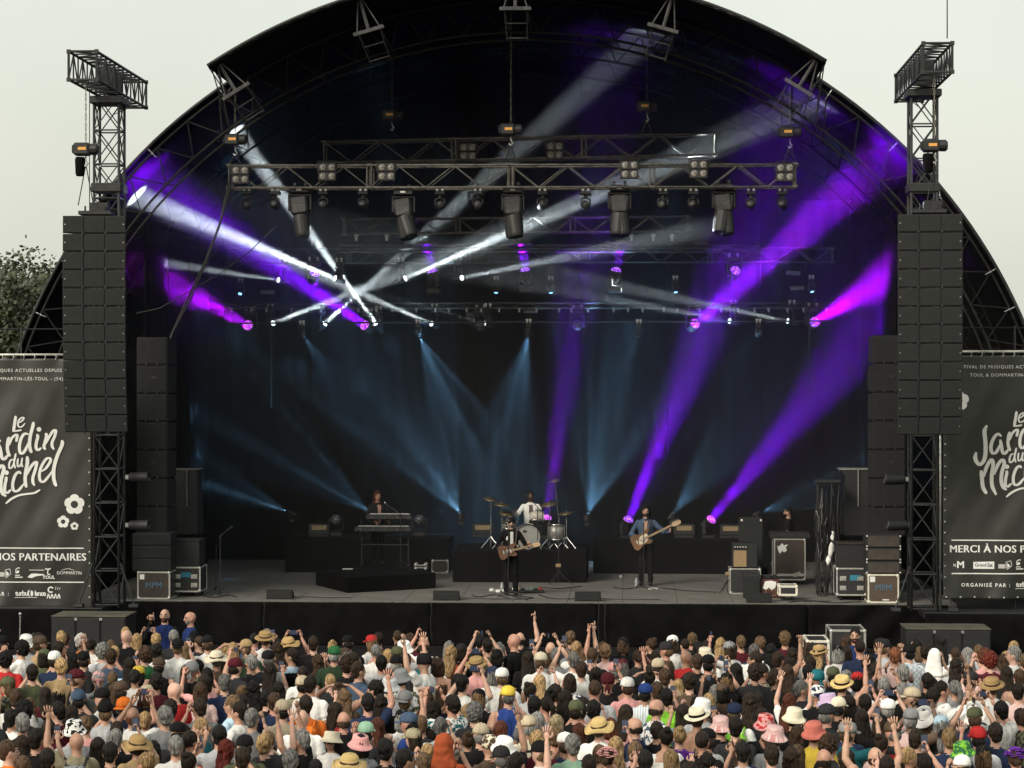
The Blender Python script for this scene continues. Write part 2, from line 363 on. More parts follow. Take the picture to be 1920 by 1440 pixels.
# ------------------------------------------------------------------ truss builder
def truss(name, label, p0, p1, h, d, bay, m=M_ALU, r=.025, rl=.012, group=None, cat='truss'):
    p0 = Vector(p0); p1 = Vector(p1); ax = (p1 - p0).normalized(); L = (p1 - p0).length
    up = Vector((0, 0, 1)) if abs(ax.z) < .9 else Vector((0, 1, 0)); up = (up - ax * up.dot(ax)).normalized(); sd = ax.cross(up)
    t = thing(name, label, cat, (p0 + p1) / 2, group); c = [(a, b) for a in (-.5, .5) for b in (-.5, .5)]
    for a, b in c: mb = MB(); mb.tube(p0 + up * h * a + sd * d * b, p1 + up * h * a + sd * d * b, r, n=8); mb.build('chord', m, t, smooth=True)
    mb = MB(); n = max(2, round(L / bay / 2) * 2)
    P = lambda k, a, b: p0 + ax * (L * k / n) + up * h * a + sd * d * b
    for k in range(n):
        e = -.5 if k % 2 else .5
        for b in (-.5, .5): mb.tube(P(k, e, b), P(k + 1, -e, b), rl, n=5)
        for a in (-.5, .5): mb.tube(P(k, a, e), P(k + 1, a, -e), rl, n=5)
    nj = max(2, round(L / 3) + 1)
    for k in range(nj):
        f = k / (nj - 1) * n
        for off in ((.0,) if k in (0, nj - 1) else (-.05 * n / L, .05 * n / L)):
            q = [P(f + off, a, b) for a, b in ((-.5, -.5), (.5, -.5), (.5, .5), (-.5, .5))]
            for i in range(4): mb.tube(q[i], q[(i + 1) % 4], r * .8, n=5)
        for a, b in c: mb.tube(P(f - .06 * n / L, a, b), P(f + .06 * n / L, a, b), r * 1.5, n=6)
    mb.build('lattice', m, t, kind='stuff'); return t

YA, YB2, YC, YD, YE = 1.6, 4.6, 6.2, 7.0, 9.0
truss('lighting_truss', 'long front lighting truss with dark moving heads hung under it', at(433, 333, YA), at(1490, 331, YA), .50, .5, .62)
truss('lighting_truss', 'shorter upper truss hung above and behind the front truss', at(610, 287, YB2), at(1340, 272, YB2), .5, .5, .65)
truss('lighting_truss', 'thin dim truss below and behind the front truss', at(645, 425, YC), at(1290, 420, YC), .36, .36, .45, r=.02)
truss('lighting_truss', 'narrow truss just above the upper row of purple wash lights', at(640, 466, YD), at(1420, 466, YD), .16, .3, .4, r=.02)
truss('lighting_truss', 'low rear truss carrying the lower row of wash and beam lights', at(425, 574, YE + .28), at(1560, 572, YE + .28), .13, .45, .5, r=.018, rl=.009)
truss('lighting_truss', 'faint ladder truss deep in the dark of the rear stage', at(430, 480, 10.4), at(1560, 478, 10.4), .36, .36, .5, r=.02)
for u, Y in ((508, YE), (1518, YE)):
    a = at(u, 578, Y); mb = MB(); mb.tube(a, at(u, 765, Y), .03); o = mb.build('drop_pipe', M_TOWER); tag(o, 'long thin pipe hanging below the low rear truss', 'pipe', 'drop pipes')

# chain hoists
def hoist_meshes():
    b = MB(); b.box((-.2, -.12, -.11), (.08, .12, .11), .03); b.lathe([(.09, 0), (.10, .02), (.10, .12), (.07, .15)], 12, Matrix.Translation((.07, 0, 0)) @ Matrix.Rotation(R(90), 4, 'Y')); b.box((-.23, -.08, -.07), (-.2, .08, .07), .01)
    st = MB(); st.box((-.11, -.125, -.02), (.03, -.121, .03)); st2 = MB(); st2.box((-.235, -.06, -.03), (-.231, .06, .03))
    hk = MB(); hk.path([(0, 0, -.1), (0, 0, -.2), (.04, 0, -.25), (.0, 0, -.3), (-.04, 0, -.26)], .014)
    bag = MB(); bag.lathe([(.07, -.12), (.085, -.16), (.075, -.38), (.06, -.42)], 10, Matrix.Translation((-.02, 0.02, 0)))
    return b.mesh('motor_body', M_BLACK), st.mesh('sticker', M_AMBER), hk.mesh('hook', M_STEEL, True), bag.mesh('chain_bag', M_SKIRT, True)
HO = hoist_meshes()
def chain(name, a, b, parent, r=.012):
    a = Vector(a); b = Vector(b); n = max(2, int((a - b).length / .1)); mb = MB()
    for k in range(n):
        p = a.lerp(b, k / n); q = a.lerp(b, (k + 1.15) / n); s = Vector((r, 0, 0)) if k % 2 else Vector((0, r, 0))
        mb.tube(p + s, q + s, r * .55, n=4); mb.tube(p - s, q - s, r * .55, n=4)
    return mb.build(name, M_CHAIN, parent, kind='stuff')
def hoist(u, v, Y, top, bottom, label, bag=False, sc_=1.2):
    p = at(u, v, Y); t = thing('chain_hoist', label, 'hoist', p, 'chain hoists')
    for nm, me in zip(('motor_body', 'sticker', 'hook'), HO): o = put(nm, me, t); o.scale = (sc_,) * 3
    if bag: o = put('chain_bag', HO[3], t); o.scale = (sc_ * 1.1,) * 3; o.location = (-.1, 0, 0)
    if top is not None: chain('chain', p + Vector((0, 0, .1)), (p.x, p.y, top), t)
    if bottom is not None:
        for dx in (-.16, .16): 
            mb = MB(); mb.tube(p - Vector((0, 0, .32)), (p.x + dx, p.y, bottom), .012, n=5); mb.build('sling', M_RUBBER, t)
    return t
hoist(441, 262, YA, at(441, 180, YA).z, at(441, 312, YA).z, 'chain hoist with amber sticker above the left end of the front truss')
hoist(958, 243, YA, at(958, 20, YA).z, at(958, 312, YA).z, 'chain hoist with amber sticker on the long centre chain')
hoist(1481, 248, YA, at(1481, 165, YA).z, at(1481, 310, YA).z, 'chain hoist above the right end of the front truss')
hoist(735, 216, YB2, at(735, 90, YB2).z, at(735, 262, YB2).z, 'dim chain hoist above the upper truss, left one')
hoist(1213, 200, YB2, at(1213, 90, YB2).z, at(1213, 255, YB2).z, 'dim chain hoist above the upper truss, right one')

# swagged power cables from the truss to the side
for pts, lab in (([(430, 340), (412, 420), (385, 490), (352, 560), (325, 620), (300, 680), (285, 708)], 'thick black cable slung from the front truss down to the left side'),
                 ([(520, 420), (470, 470), (410, 515), (352, 548), (300, 578), (255, 588)], 'thin black cable sagging across the left side of the stage')):
    mb = MB(); mb.path([at(u, v, 1.2) for u, v in pts], .028 if pts[0][0] == 430 else .014, 6)
    if pts[0][0] == 430: mb.path([at(u + 2 + 3 * math.sin(v), v + 3, 1.15) for u, v in pts], .02, 5)
    tag(mb.build('power_cable', M_RUBBER, smooth=True), lab, 'cable')

# ------------------------------------------------------------------ PA towers, line arrays
def cab_mesh(w, h, d, kind):
    b = MB(); w2 = w / 2 * (.72 if kind == 'line' else 1)
    z0, z1 = -h + .006, -.006
    b.add([(-w / 2, 0, z0), (w / 2, 0, z0), (w / 2, 0, z1), (-w / 2, 0, z1), (-w2, d, z0 + .03), (w2, d, z0 + .03), (w2, d, z1 - .03), (-w2, d, z1 - .03)], [(0, 1, 2, 3), (5, 4, 7, 6), (1, 5, 6, 2), (4, 0, 3, 7), (3, 2, 6, 7), (4, 5, 1, 0)])
    g = MB(); q = w / 3
    for k in range(3): x = -w / 2 + q * k; g.box((x + .012, -.022, z0 + .014), (x + q - .006, -.002, z1 - .012), .008)
    hw = MB()
    for x in (-w * .18, w * .18): hw.box((x - .016, -.032, z0 - .03), (x + .012, -.004, z0 + .06), .004); hw.box((x - .03, -.03, z0 - .004), (x + .03, -.024, z0 + .012))
    ha = MB()
    for x in (-w / 2 + .05, w / 2 - .05): ha.lathe([(.012, 0), (.012, .006), (.0, .008)], 8, Matrix.Translation((x, -.022, -h / 2)) @ RX90)
    return b.mesh('cabinet', M_CAB), g.mesh('grille', M_GRILLE), hw.mesh('rigging_plate', M_BLACK), ha.mesh('bolt', M_STEEL)
LA = cab_mesh(1.31, .375, .5, 'line')
def line_array(u, vtop, Y, label, sg):
    p = at(u, vtop, Y); t = thing('line_array', label, 'loudspeakers', p, 'main line arrays', rz=sg * R(-3)); ORG[t.name] = Vector((0, 0, 0))
    mb = MB(); mb.box((-.34, .0, .02), (.34, .55, .10), .01); mb.box((-.12, .1, .1), (.26, .4, .28), .01)
    for x in (-.2, .2): mb.tube((x, .05, .1), (x, .05, .2), .02)
    mb.build('bumper_frame', M_BLACK, t)
    z = 0; y = 0; an = R(-2)
    for k in range(12):
        an += R(.2 + .16 * k); c = put('cabinet', LA[0], t); c.location = (0, y, z); c.rotation_euler = (an, 0, 0)
        for nm, me in zip(('grille', 'rigging_plate', 'bolt'), LA[1:]): put(nm, me, c, kind='stuff' if nm != 'grille' else None)
        y += math.sin(an) * .378; z -= math.cos(an) * .378
    return t
line_array(177, 404, -2.7, 'tall black line array hanging in front of the left tower', -1)
line_array(1744, 401, -2.7, 'tall black line array hanging in front of the right tower', 1)
M_CAB, M_GRILLE, _keep = mat('shaded_sub_paint', (.008, .0085, .0088), .8), mat('shaded_sub_grille', (.009, .0095, .0098), .9, bump=.2, bscale=200), (M_CAB, M_GRILLE)  # darker copies of the cabinet materials: shade on the hung columns put into colour
SB = cab_mesh(.70, .625, .75, 'sub')
for u, v, Y, n, lab, sg in ((285, 632, .9, 7, 'hung column of black subwoofers just inside the left tower', -1), (1668, 628, .9, 7, 'hung column of black subwoofers just inside the right tower', 1)):
    p = at(u, v, Y); t = thing('subwoofer_column', lab, 'loudspeakers', p, 'hung subwoofer columns', local=True, rz=sg * R(4))
    for k in range(n):
        c = put('cabinet', SB[0], t, loc=(0, 0, -k * .632)); put('rigging_plate', SB[2], c, kind='stuff')
        g = MB(); g.box((-.33, -.02, -.60), (.33, -.002, -.03), .008); put('grille', g.mesh('grille', M_GRILLE), c)
        if k in (1, 4): h = MB(); h.ell((0.05, -.021, -.28), (.06, .004, .03), 10, 5); put('badge', h.mesh('badge', M_RUBBER), c)
M_CAB, M_GRILLE = _keep
def tower(u, vt, sg, label):
    Y = -.75; p = at(u, 1140, Y); zt = at(u, vt, Y).z; t = thing('speaker_tower', label, 'tower', (p.x, Y, DECK), 'speaker towers'); a = .27; r = .03
    for x in (-a, a):
        for y in (-a, a): mb = MB(); mb.tube((p.x + x, Y + y, DECK - .06), (p.x + x, Y + y, zt), r, n=8); mb.build('chord', M_TOWER, t, smooth=True)
    mb = MB(); n = 15; zs = np.linspace(DECK, zt, n + 1); cs = [(-a, -a), (a, -a), (a, a), (-a, a)]
    for k in range(n):
        for i in range(4):
            q0, q1 = cs[i], cs[(i + 1) % 4]; A = lambda q, z: Vector((p.x + q[0], Y + q[1], z)); mb.tube(A(q0, zs[k]), A(q1, zs[k]), .018, n=5)
            if (k + i) % 2: mb.tube(A(q0, zs[k]), A(q1, zs[k + 1]), .015, n=5)
            else: mb.tube(A(q1, zs[k]), A(q0, zs[k + 1]), .015, n=5)
            if k >= 11: mb.tube(A(q0, zs[k + 1]) if (k + i) % 2 else A(q1, zs[k + 1]), A(q1, zs[k]) if (k + i) % 2 else A(q0, zs[k]), .013, n=5)
    mb.build('lattice', M_TOWER, t, kind='stuff')
    mb = MB(); mb.box((p.x - .36, Y - .36, zt - .16), (p.x + .36, Y + .36, zt), .02); mb.build('head_block', M_TOWER, t)
    mb = MB(); mb.box((p.x - .33, Y - .33, at(u, 362, Y).z), (p.x + .33, Y + .33, at(u, 345, Y).z), .02); mb.build('sleeve_block', M_TOWER, t)
    # cantilever head truss along y
    hx = p.x - sg * -.0; zc = zt + .36; y0, y1 = Y - 2.4, Y + 2.4; h = .29
    for x in (-h, h):
        for z in (-h, h): mb = MB(); mb.tube((hx + x, y0, zc + z), (hx + x, y1, zc + z), .03, n=8); mb.build('head_chord', M_TOWER, t, smooth=True)
    mb = MB(); n = 12; ys = np.linspace(y0, y1, n + 1)
    for k in range(n + 1):
        for i in range(4):
            q = [(-h, -h), (h, -h), (h, h), (-h, h)]; A = lambda c, y: Vector((hx + c[0], y, zc + c[1])); mb.tube(A(q[i], ys[k]), A(q[(i + 1) % 4], ys[k]), .018 if k not in (0, n) else .028, n=5)
            if k < n: mb.tube(A(q[i if k % 2 else (i + 1) % 4], ys[k]), A(q[(i + 1) % 4 if k % 2 else i], ys[k + 1]), .016, n=5)
            if k in (0, n): mb.box(A(q[i], ys[k]) - Vector((.04, .03, .04)), A(q[i], ys[k]) + Vector((.04, .03, .04)))
    mb.build('head_lattice', M_TOWER, t, kind='stuff')
    mb = MB(); mb.box((hx - .17, Y - .5, zc - .2), (hx + .17, Y + .5, zc + .22), .02); mb.build('winch_box', M_TOWER, t)
    for dx, dy in ((-.0, y0 + .6), (.0, y1 - .2)):
        mb = MB(); mb.tube((hx + dx - sg * .12 * 0, dy, zc - h), (hx + (0 if dy < Y else sg * -.0), dy if dy < Y else Y + .35, zc - h - (.4 if dy > Y else 3.0)), .01, n=5); mb.build('guy_wire', M_RUBBER, t)
    # feet and outriggers
    for x in (-.6, .6): mb = MB(); mb.tube((p.x + x * .5, Y - .27, .9 + DECK), (p.x + x, Y - .27, DECK + .02), .02); mb.box((p.x + x - .1, Y - .37, DECK - .05), (p.x + x + .1, Y - .17, DECK + .02), .01); mb.build('outrigger', M_TOWER, t)
    return t, hx, zc
tower(205, 183, -1, 'black lattice tower with cantilever head holding the left line array')
_, hx, zc = tower(1730, 170, 1, 'black lattice tower with cantilever head and antenna at the right')
mb = MB(); a = at(1776, 72, -3.0); mb.tube(a, a + Vector((0, 0, 2.6)), .013, .008); tag(mb.build('whip_antenna', M_TOWER), 'thin whip antenna rising from the right tower head', 'antenna')
hoist(161, 280, -2.7, at(161, 150, -2.7).z, at(161, 385, -2.7).z, 'chain hoist with hanging bag beside the left tower', bag=True)
hoist(1752, 273, -2.7, at(1752, 140, -2.7).z, at(1752, 385, -2.7).z, 'chain hoist with amber sticker and bag on the right tower', bag=True)
# side lights clamped to the towers
for u, v, sg, lab in ((262, 895, -1, 'upper black side spotlight clamped to the left tower'), (262, 985, -1, 'lower black side spotlight clamped to the left tower'), (1676, 899, 1, 'upper black side spotlight clamped to the right tower'), (1681, 985, 1, 'lower black side spotlight clamped to the right tower')):
    p = at(u, v, -.6); t = thing('side_spotlight', lab, 'spotlight', p, 'tower side spotlights'); M = Matrix.Translation(p) @ Matrix.Rotation(R(90) * -sg, 4, 'Y') @ Matrix.Rotation(R(6), 4, 'X')
    mb = MB(); mb.lathe([(.06, -.24), (.105, -.2), (.11, -.05), (.118, -.04), (.118, .16), (.125, .17), (.125, .21), (.10, .21), (.1, .12)], 16, M); mb.build('housing', M_BLACK, t, smooth=True)
    mb = MB(); mb.lathe([(.0, .11), (.098, .12)], 14, M); mb.build('lens', M_CHROME, t)
    mb = MB(); mb.path([p + Vector((0, .14, 0)), p + Vector((sg * .1, .16, 0)), p + Vector((sg * .3, .05, 0))], .016); mb.box(p + Vector((sg * .28 - .04, .0, -.05)), p + Vector((sg * .28 + .04, .1, .05)), .01); mb.build('clamp', M_STEEL, t)

# ------------------------------------------------------------------ banners
LOGO_L = [([(215, 125), (198, 240), (180, 350)], 42), ([(178, 338), (235, 335), (298, 322)], 36), ([(240, 228), (290, 205), (328, 160), (305, 148), (262, 180), (244, 240), (262, 282), (305, 272), (345, 228)], 26),
  ([(118, 420), (100, 500), (95, 590), (112, 660), (130, 695)], 46), ([(118, 540), (150, 450), (205, 395), (235, 398), (222, 470), (205, 475)], 40),
  ([(395, 385), (345, 375), (300, 420), (268, 520), (268, 620), (300, 655), (345, 610), (395, 500)], 44), ([(468, 210), (455, 280), (422, 400), (408, 520), (420, 600), (440, 645)], 48), ([(543, 314), (544, 315)], 66),
  ([(515, 380), (525, 420), (505, 500), (500, 570), (525, 605), (575, 575)], 44), ([(638, 365), (648, 410), (625, 500), (612, 560), (635, 600)], 44), ([(622, 540), (680, 430), (745, 335), (780, 335), (765, 410), (730, 490), (728, 550), (755, 598)], 42),
  ([(185, 735), (140, 750), (118, 810), (125, 860), (160, 845), (190, 780)], 27), ([(215, 650), (200, 720), (188, 790), (208, 862)], 28), ([(248, 720), (238, 780), (245, 835), (275, 825), (298, 770)], 26), ([(308, 710), (296, 790), (312, 845)], 26),
  ([(81, 924), (82, 925)], 64), ([(68, 980), (78, 1010), (58, 1110), (60, 1190), (95, 1205), (145, 1160)], 44), ([(288, 940), (255, 912), (205, 960), (172, 1060), (172, 1150), (205, 1185), (260, 1160), (325, 1080)], 44),
  ([(375, 690), (378, 780), (352, 920), (345, 1040), (362, 1130)], 50), ([(365, 960), (420, 850), (480, 780), (510, 785), (490, 880), (458, 980), (455, 1050), (480, 1105)], 44),
  ([(575, 905), (640, 860), (705, 760), (690, 718), (640, 735), (575, 840), (548, 950), (560, 1030), (605, 1050), (670, 985), (735, 890)], 42), ([(868, 465), (870, 530), (800, 690), (755, 850), (750, 980), (770, 1070), (795, 1110)], 52),
  ([(68, 1358), (150, 1290), (260, 1240), (380, 1220), (480, 1205), (560, 1160)], 38)]
LOGO_R = [([(572, 395), (540, 470), (552, 600), (555, 740), (535, 840), (482, 893), (438, 850), (425, 800), (437, 735)], 52), ([(755, 535), (705, 505), (650, 570), (622, 670), (640, 745), (690, 735), (738, 640)], 44), ([(738, 575), (755, 660), (770, 735), (800, 752), (845, 700)], 42),
  ([(500, 965), (512, 1080), (525, 1180), (570, 1262)], 50), ([(530, 1050), (570, 920), (628, 830), (652, 890), (635, 1020), (640, 1160), (690, 1275)], 48), ([(662, 1020), (715, 890), (768, 832), (792, 880), (760, 1000), (755, 1110), (780, 1180), (822, 1212)], 46)]
def spline(pts, n=6):
    P = [Vector((x, y, 0)) for x, y in pts]; P = [P[0] * 2 - P[1]] + P + [P[-1] * 2 - P[-2]]; out = []
    for i in range(1, len(P) - 2):
        for k in range(n):
            t = k / n; a, b, c, d = P[i - 1:i + 3]; out.append(.5 * ((2 * b) + (c - a) * t + (2 * a - 5 * b + 4 * c - d) * t * t + (3 * b - a - 3 * c + d) * t ** 3))
    return out + [P[-2]]
def stroke(mb, pts, wd, f, n=6, taper=True):
    q = spline(pts, n); N = len(q); vs = []
    for i, p in enumerate(q):
        d = (q[min(i + 1, N - 1)] - q[max(i - 1, 0)]); d = d.normalized() if d.length > 1e-6 else Vector((1, 0, 0)); nn = Vector((-d.y, d.x, 0)); t = i / (N - 1)
        ww = wd / 2 * ((.62 + .38 * abs(d.y)) if taper else 1) * (min(1, .55 + 4 * t, .55 + 4 * (1 - t)) if taper else 1)
        vs += [f(p + nn * ww), f(p - nn * ww)]
    mb.add(vs, [(2 * i, 2 * i + 1, 2 * i + 3, 2 * i + 2) for i in range(N - 1)])
def banner(u0, label, sg):
    Y = -.62; S = (CAM - at(u0 + 140, 720, Y)).length; O = at(u0, 667 if sg < 0 else 661, Y); O2 = at(u0 + 280, 667, Y); W = (O2.x - O.x); px = W / 280; H = 468 * px
    t = thing('banner', label, 'banner', (O.x + W / 2, Y, O.z - H), 'festival banners')
    def fold(x, z):
        a = (x - O.x) / W; b = (O.z - z) / H
        s = .028 * math.sin(7 * a + 9 * b + sg) * (b * .6 + .15) + .03 * noise.noise(Vector((a * 3 + b * 2.4, b * 2.2 - a, 5 + sg))) + .018 * noise.noise(Vector((a * 9 + b * 6, b * 5, 2)))
        return s + .03 * math.sin(26 * a) * math.exp(-b * 14) + .05 * math.sin(18 * a + 4) * math.exp(-(1 - b) * 12)
    m = mat('banner_vinyl', (.024, .0248, .0215), .45, var=.15, scale=2, bump=.15, bscale=5)
    cloth(O.x, O.x + W, O.z - H, O.z - .06, Y, fold, 90, 110, 'cloth', m, t)
    def P(x, y): X = O.x + x * px; Z = O.z - y * px; return Vector((X, Y + fold(X, Z) - .008, Z))
    mb = MB(); fl = lambda p: P(137 + (p.x - 205) / 7.58, 108 + (p.y - 100) / 7.58); fr = lambda p: P(137 + (p.x - 935) / 6.54 * .98, 108 + (p.y - 195) / 6.54 * .98)
    for k, (s, wd) in enumerate(LOGO_L):
        if len(s) == 2 and abs(s[0][0] - s[1][0]) < 3:
            c = Vector((*s[0], 0)); vs = [fl(c + Vector((math.cos(a), math.sin(a), 0)) * wd / 2) for a in np.linspace(0, 2 * math.pi, 17)[:-1]]; mb.add(vs, [tuple(range(16))])
        else: stroke(mb, s, wd, lambda p, k=k: fl(p) - Vector((0, .0006 * k, 0)))
    for k, (s, wd) in enumerate(LOGO_R): stroke(mb, s, wd, lambda p, k=k: fr(p) - Vector((0, .0006 * k + .0003, 0)))
    mb.build('logo_lettering', M_WHITE, t, kind='stuff')
    for fx, fy, fr_ in ((248, 275, 19), (227, 307, 11.5), (248, 315, 7.5), (30, 91, 19)):
        mb = MB(); poly = []
        for k in range(50): a = 2 * math.pi * k / 50 - math.pi / 2; rr = fr_ * (.78 + .22 * abs(math.cos(2.5 * (a + math.pi / 2))) ** .6); poly.append((fx + rr * math.cos(a), fy + rr * math.sin(a)))
        vs = [P(*q) for q in poly] + [P(fx + fr_ * .36 * math.cos(2 * math.pi * k / 50 - math.pi / 2), fy + fr_ * .36 * math.sin(2 * math.pi * k / 50 - math.pi / 2)) for k in range(50)]
        mb.add(vs, [(k, (k + 1) % 50, 50 + (k + 1) % 50, 50 + k) for k in range(50)]); mb.build('flower_print', M_WHITE, t)
    for y in (356, 419): mb = MB(); q = [P(16 + k * 8.3, y) for k in range(31)]; mb.add([a + Vector((0, 0, z)) for a in q for z in (-.012, .012)], [(2 * k, 2 * k + 2, 2 * k + 3, 2 * k + 1) for k in range(30)]); mb.build('rule_line', M_WHITE, t)
    def word(txt, x, y, size, al='CENTER', bold=0., sp=1., m_=M_WHITE, dy=.0):
        me = text_mesh(txt, size * px, m_, .001, al, bold * px, sp)
        for v in me.vertices: X = v.co.x / px + x; Yy = y - v.co.y / px; q = P(X, Yy); v.co = q + Vector((0, -v.co.z - dy, 0)) - org(t)
        return put('lettering', me, t, kind='stuff')
    word('FESTIVAL DE MUSIQUES ACTUELLES DEPUIS', 124, 27.5, 8.6, bold=.0, sp=1.22); word('TOUL & DOMMARTIN-LÈS-TOUL - (54)', 139, 43, 8.6, bold=.0, sp=1.22)
    [word('MERCI À NOS PARTENAIRES', 141 + dx, 373, 19.5, bold=0, sp=1.06, dy=.001 * k) for k, dx in enumerate((-.55, 0, .55))]; word('ORGANISÉ PAR :', 80, 441, 9.5, bold=.15, sp=1.35); word('turbul', 150, 440, 13, bold=.35, sp=.8); word('lance', 184, 440, 13, bold=.35, sp=.8); word('TOUL', 200, 410, 8.5, bold=.3)
    word('DOMMARTIN', 238, 402, 8, sp=.95); [word('M', 33 + dx, 403, 19, dy=.001 * k) for k, dx in enumerate((-.5, .5))]; word('ɴ', 22, 403, 10)
    mb = MB(); vs = [P(x, y) for x, y in ((57, 397), (96, 396), (96, 410), (57, 410))]; mb.add(vs, [(0, 3, 2, 1)]); mb.build('logo_box', M_WHITE, t)
    word('Grand Est', 76.5, 403, 9, bold=.1, m_=M_RUBBER, sp=.9, dy=.004)
    def poly(*pts, nm='logo_print', m_=M_WHITE): mb = MB(); vs = [P(*q) for q in pts]; mb.add(vs, [tuple(reversed(range(len(vs))))]); return mb.build(nm, m_, t)
    for k in range(7): poly((104 + k * 1.9, 401), (105.2 + k * 1.9, 401), (105.2 + k * 1.9, 409), (104 + k * 1.9, 409))
    mb = MB()
    for a, b in (((118, 397), (127, 394.5)), ((127, 394.5), (129, 404)), ((129, 404), (120, 411)), ((118, 397), (120, 411))): stroke(mb, [a, b], .9, lambda p: P(p.x, p.y), 3, False)
    stroke(mb, [(138.5, 402), (138.5, 396), (142, 393), (146, 393)], 1.6, lambda p: P(p.x, p.y), 4, False); stroke(mb, [(223, 397), (235, 394), (247, 397)], .7, lambda p: P(p.x, p.y), 4, False)
    stroke(mb, [(194, 393.5), (198, 395), (204, 393.5)], 2.2, lambda p: P(p.x, p.y), 4, False); stroke(mb, [(200, 395), (198, 400), (199, 404), (203, 404)], 2, lambda p: P(p.x, p.y), 4, False)
    stroke(mb, [(208, 430), (203, 428), (199, 432), (201, 437), (207, 437)], 2.6, lambda p: P(p.x, p.y), 4, False)
    for k in range(4): stroke(mb, [(197 + k * 6.5, 449), (199 + k * 6.5, 441), (202 + k * 6.3, 449)], 1.9, lambda p: P(p.x, p.y), 4, False)
    for k in range(3): stroke(mb, [(212 + k * 3.4, 433), (213 + k * 4, 427 + k)], .9, lambda p: P(p.x, p.y), 3, False)
    stroke(mb, [(164, 434), (162, 437), (162, 443), (164, 446)], 1.6, lambda p: P(p.x, p.y), 4, False); stroke(mb, [(136, 447.5), (178, 447.5)], .9, lambda p: P(p.x, p.y), 3, False)
    mb.build('emblem_print', M_WHITE, t, kind='stuff')
    poly((120, 398), (126, 404), (121, 408)); poly((138, 403), (144, 402), (145, 398), (141, 397)); poly((137, 405.5), (146, 405.5), (146, 407), (137, 407)); poly((137, 409), (151, 409), (151, 411), (137, 411))
    poly((160, 410), (166, 404), (172, 403), (192, 404), (192, 405.5), (176, 408), (168, 411.5)); poly((163, 396), (192, 396), (192, 397), (163, 397))
    vs = [(168 + 2.6 * math.cos(a), 440 + 5.6 * math.sin(a)) for a in np.linspace(0, 2 * math.pi, 17)[:-1]]; poly(*vs)
    # eyelets, lacing, tube frame
    mb = MB()
    for k in range(22):
        if sg < 0: q = P(276, 6 + k * 21)
        else: q = P(4, 6 + k * 21)
        mb.lathe([(.012, 0), (.02, .002), (.012, .006)], 8, Matrix.Translation(q - Vector((0, .004, 0))) @ RX90)
    for k in range(11): mb.lathe([(.012, 0), (.02, .002), (.012, .006)], 8, Matrix.Translation(P(6 + k * 27, 464) - Vector((0, .004, 0))) @ RX90)
    mb.build('eyelets', M_STEEL, t, kind='stuff')
    mb = MB(); ex = O.x + W + .05 if sg < 0 else O.x - .05
    mb.tube((O.x - .2, Y + .02, O.z + .02), (O.x + W + .2, Y + .02, O.z + .02), .028, n=8); mb.build('top_tube', mat('pale_alu_tube', (.5, .49, .44), .45, .3), t, smooth=True)
    mb = MB(); mb.tube((ex, Y + .04, DECK - .1), (ex, Y + .04, O.z), .026, n=8); mb.build('side_tube', M_STEEL if sg > 0 else M_TOWER, t, smooth=True)
    mb = MB()
    for k in range(14): x = O.x + W * (k + .5) / 14; mb.path([(x, Y + .01, O.z + .04), (x + .05, Y - .02, O.z - .02), (x + .02, Y + fold(x, O.z - .08) - .01, O.z - .09)], .006, 4)
    mb.build('lacing', M_WHITE, t, kind='stuff')
    mb = MB()
    for k in range(3):
        for z in np.arange(DECK, O.z, 1.0): x = O.x + W * k / 2; mb.tube((x, Y + .35, z - .05), (x, Y + .35, z + 1.0), .024); mb.tube((O.x, Y + .35, z + .95), (O.x + W, Y + .35, z + .95), .02)
    mb.build('scaffold_frame', M_TOWER, t, kind='stuff')
banner(-108, 'black festival banner lettered in white at the left edge, right half seen', -1)
banner(1768, 'black festival banner lettered in white at the right edge, left half seen', 1)

# ------------------------------------------------------------------ trees behind
def tree(u, vtop, Y, hw, label, seed):
    rnd = random.Random(seed); top = at(u, vtop, Y); base = Vector((top.x, Y, GZ - .1)); H = top.z; t = thing('tree', label, 'tree', base, 'trees beyond the stage')
    mb = MB(); pts = [base + Vector((.25 * math.sin(k), .2 * math.cos(k * 1.7), H * .8 * k / 7)) for k in range(8)]; mb.path(pts, [.38 - .045 * k for k in range(8)], 8)
    tips = []
    for k in range(26):
        z = H * (.22 + .7 * k / 26); a = k * 2.4; L = hw * (1.05 - .75 * (z / H - .2)) * rnd.uniform(.6, 1.1); s = Vector((base.x, Y, z)); e = s + Vector((L * math.cos(a), L * math.sin(a), rnd.uniform(.2, 1.2)))
        mb.path([s, s.lerp(e, .5) + Vector((0, 0, .2)), e], [.09, .05, .02], 5); tips += [s.lerp(e, q) for q in (.45, .7, .9, 1.0)]
    tips.append(Vector((base.x, Y, H - .3))); mb.build('trunk', mat('bark', (.07, .055, .04), .9, bump=.6, bscale=20), t, smooth=True)
    vs = []; fs = []
    for c in tips:
        for _ in range(5):
            cc = c + Vector([rnd.gauss(0, .38) for _ in range(3)])
            for _ in range(52):
                p = cc + Vector([rnd.gauss(0, .26) for _ in range(3)]); n_ = Vector([rnd.gauss(0, 1) for _ in range(3)]).normalized(); a = n_.orthogonal().normalized() * rnd.uniform(.06, .13); b = n_.cross(a) * rnd.uniform(.5, .8); o = len(vs)
                vs += [p - a, p + b, p + a, p - b]; fs.append((o, o + 1, o + 2, o + 3))
    mb = MB(); mb.add(vs, fs); mb.build('crown', LEAF[seed % 2], t)
LEAF = [mat('dull_green_leaves', (.085, .095, .055), .6, var=.45, scale=1.2), mat('dark_green_leaves', (.07, .082, .045), .6, var=.45, scale=1.2)]
tree(8, 535, 26, 2.6, 'broad green tree at the left edge behind the banner', 3)
tree(82, 505, 33, 2.2, 'taller paler tree top showing between left tree and roof', 4)
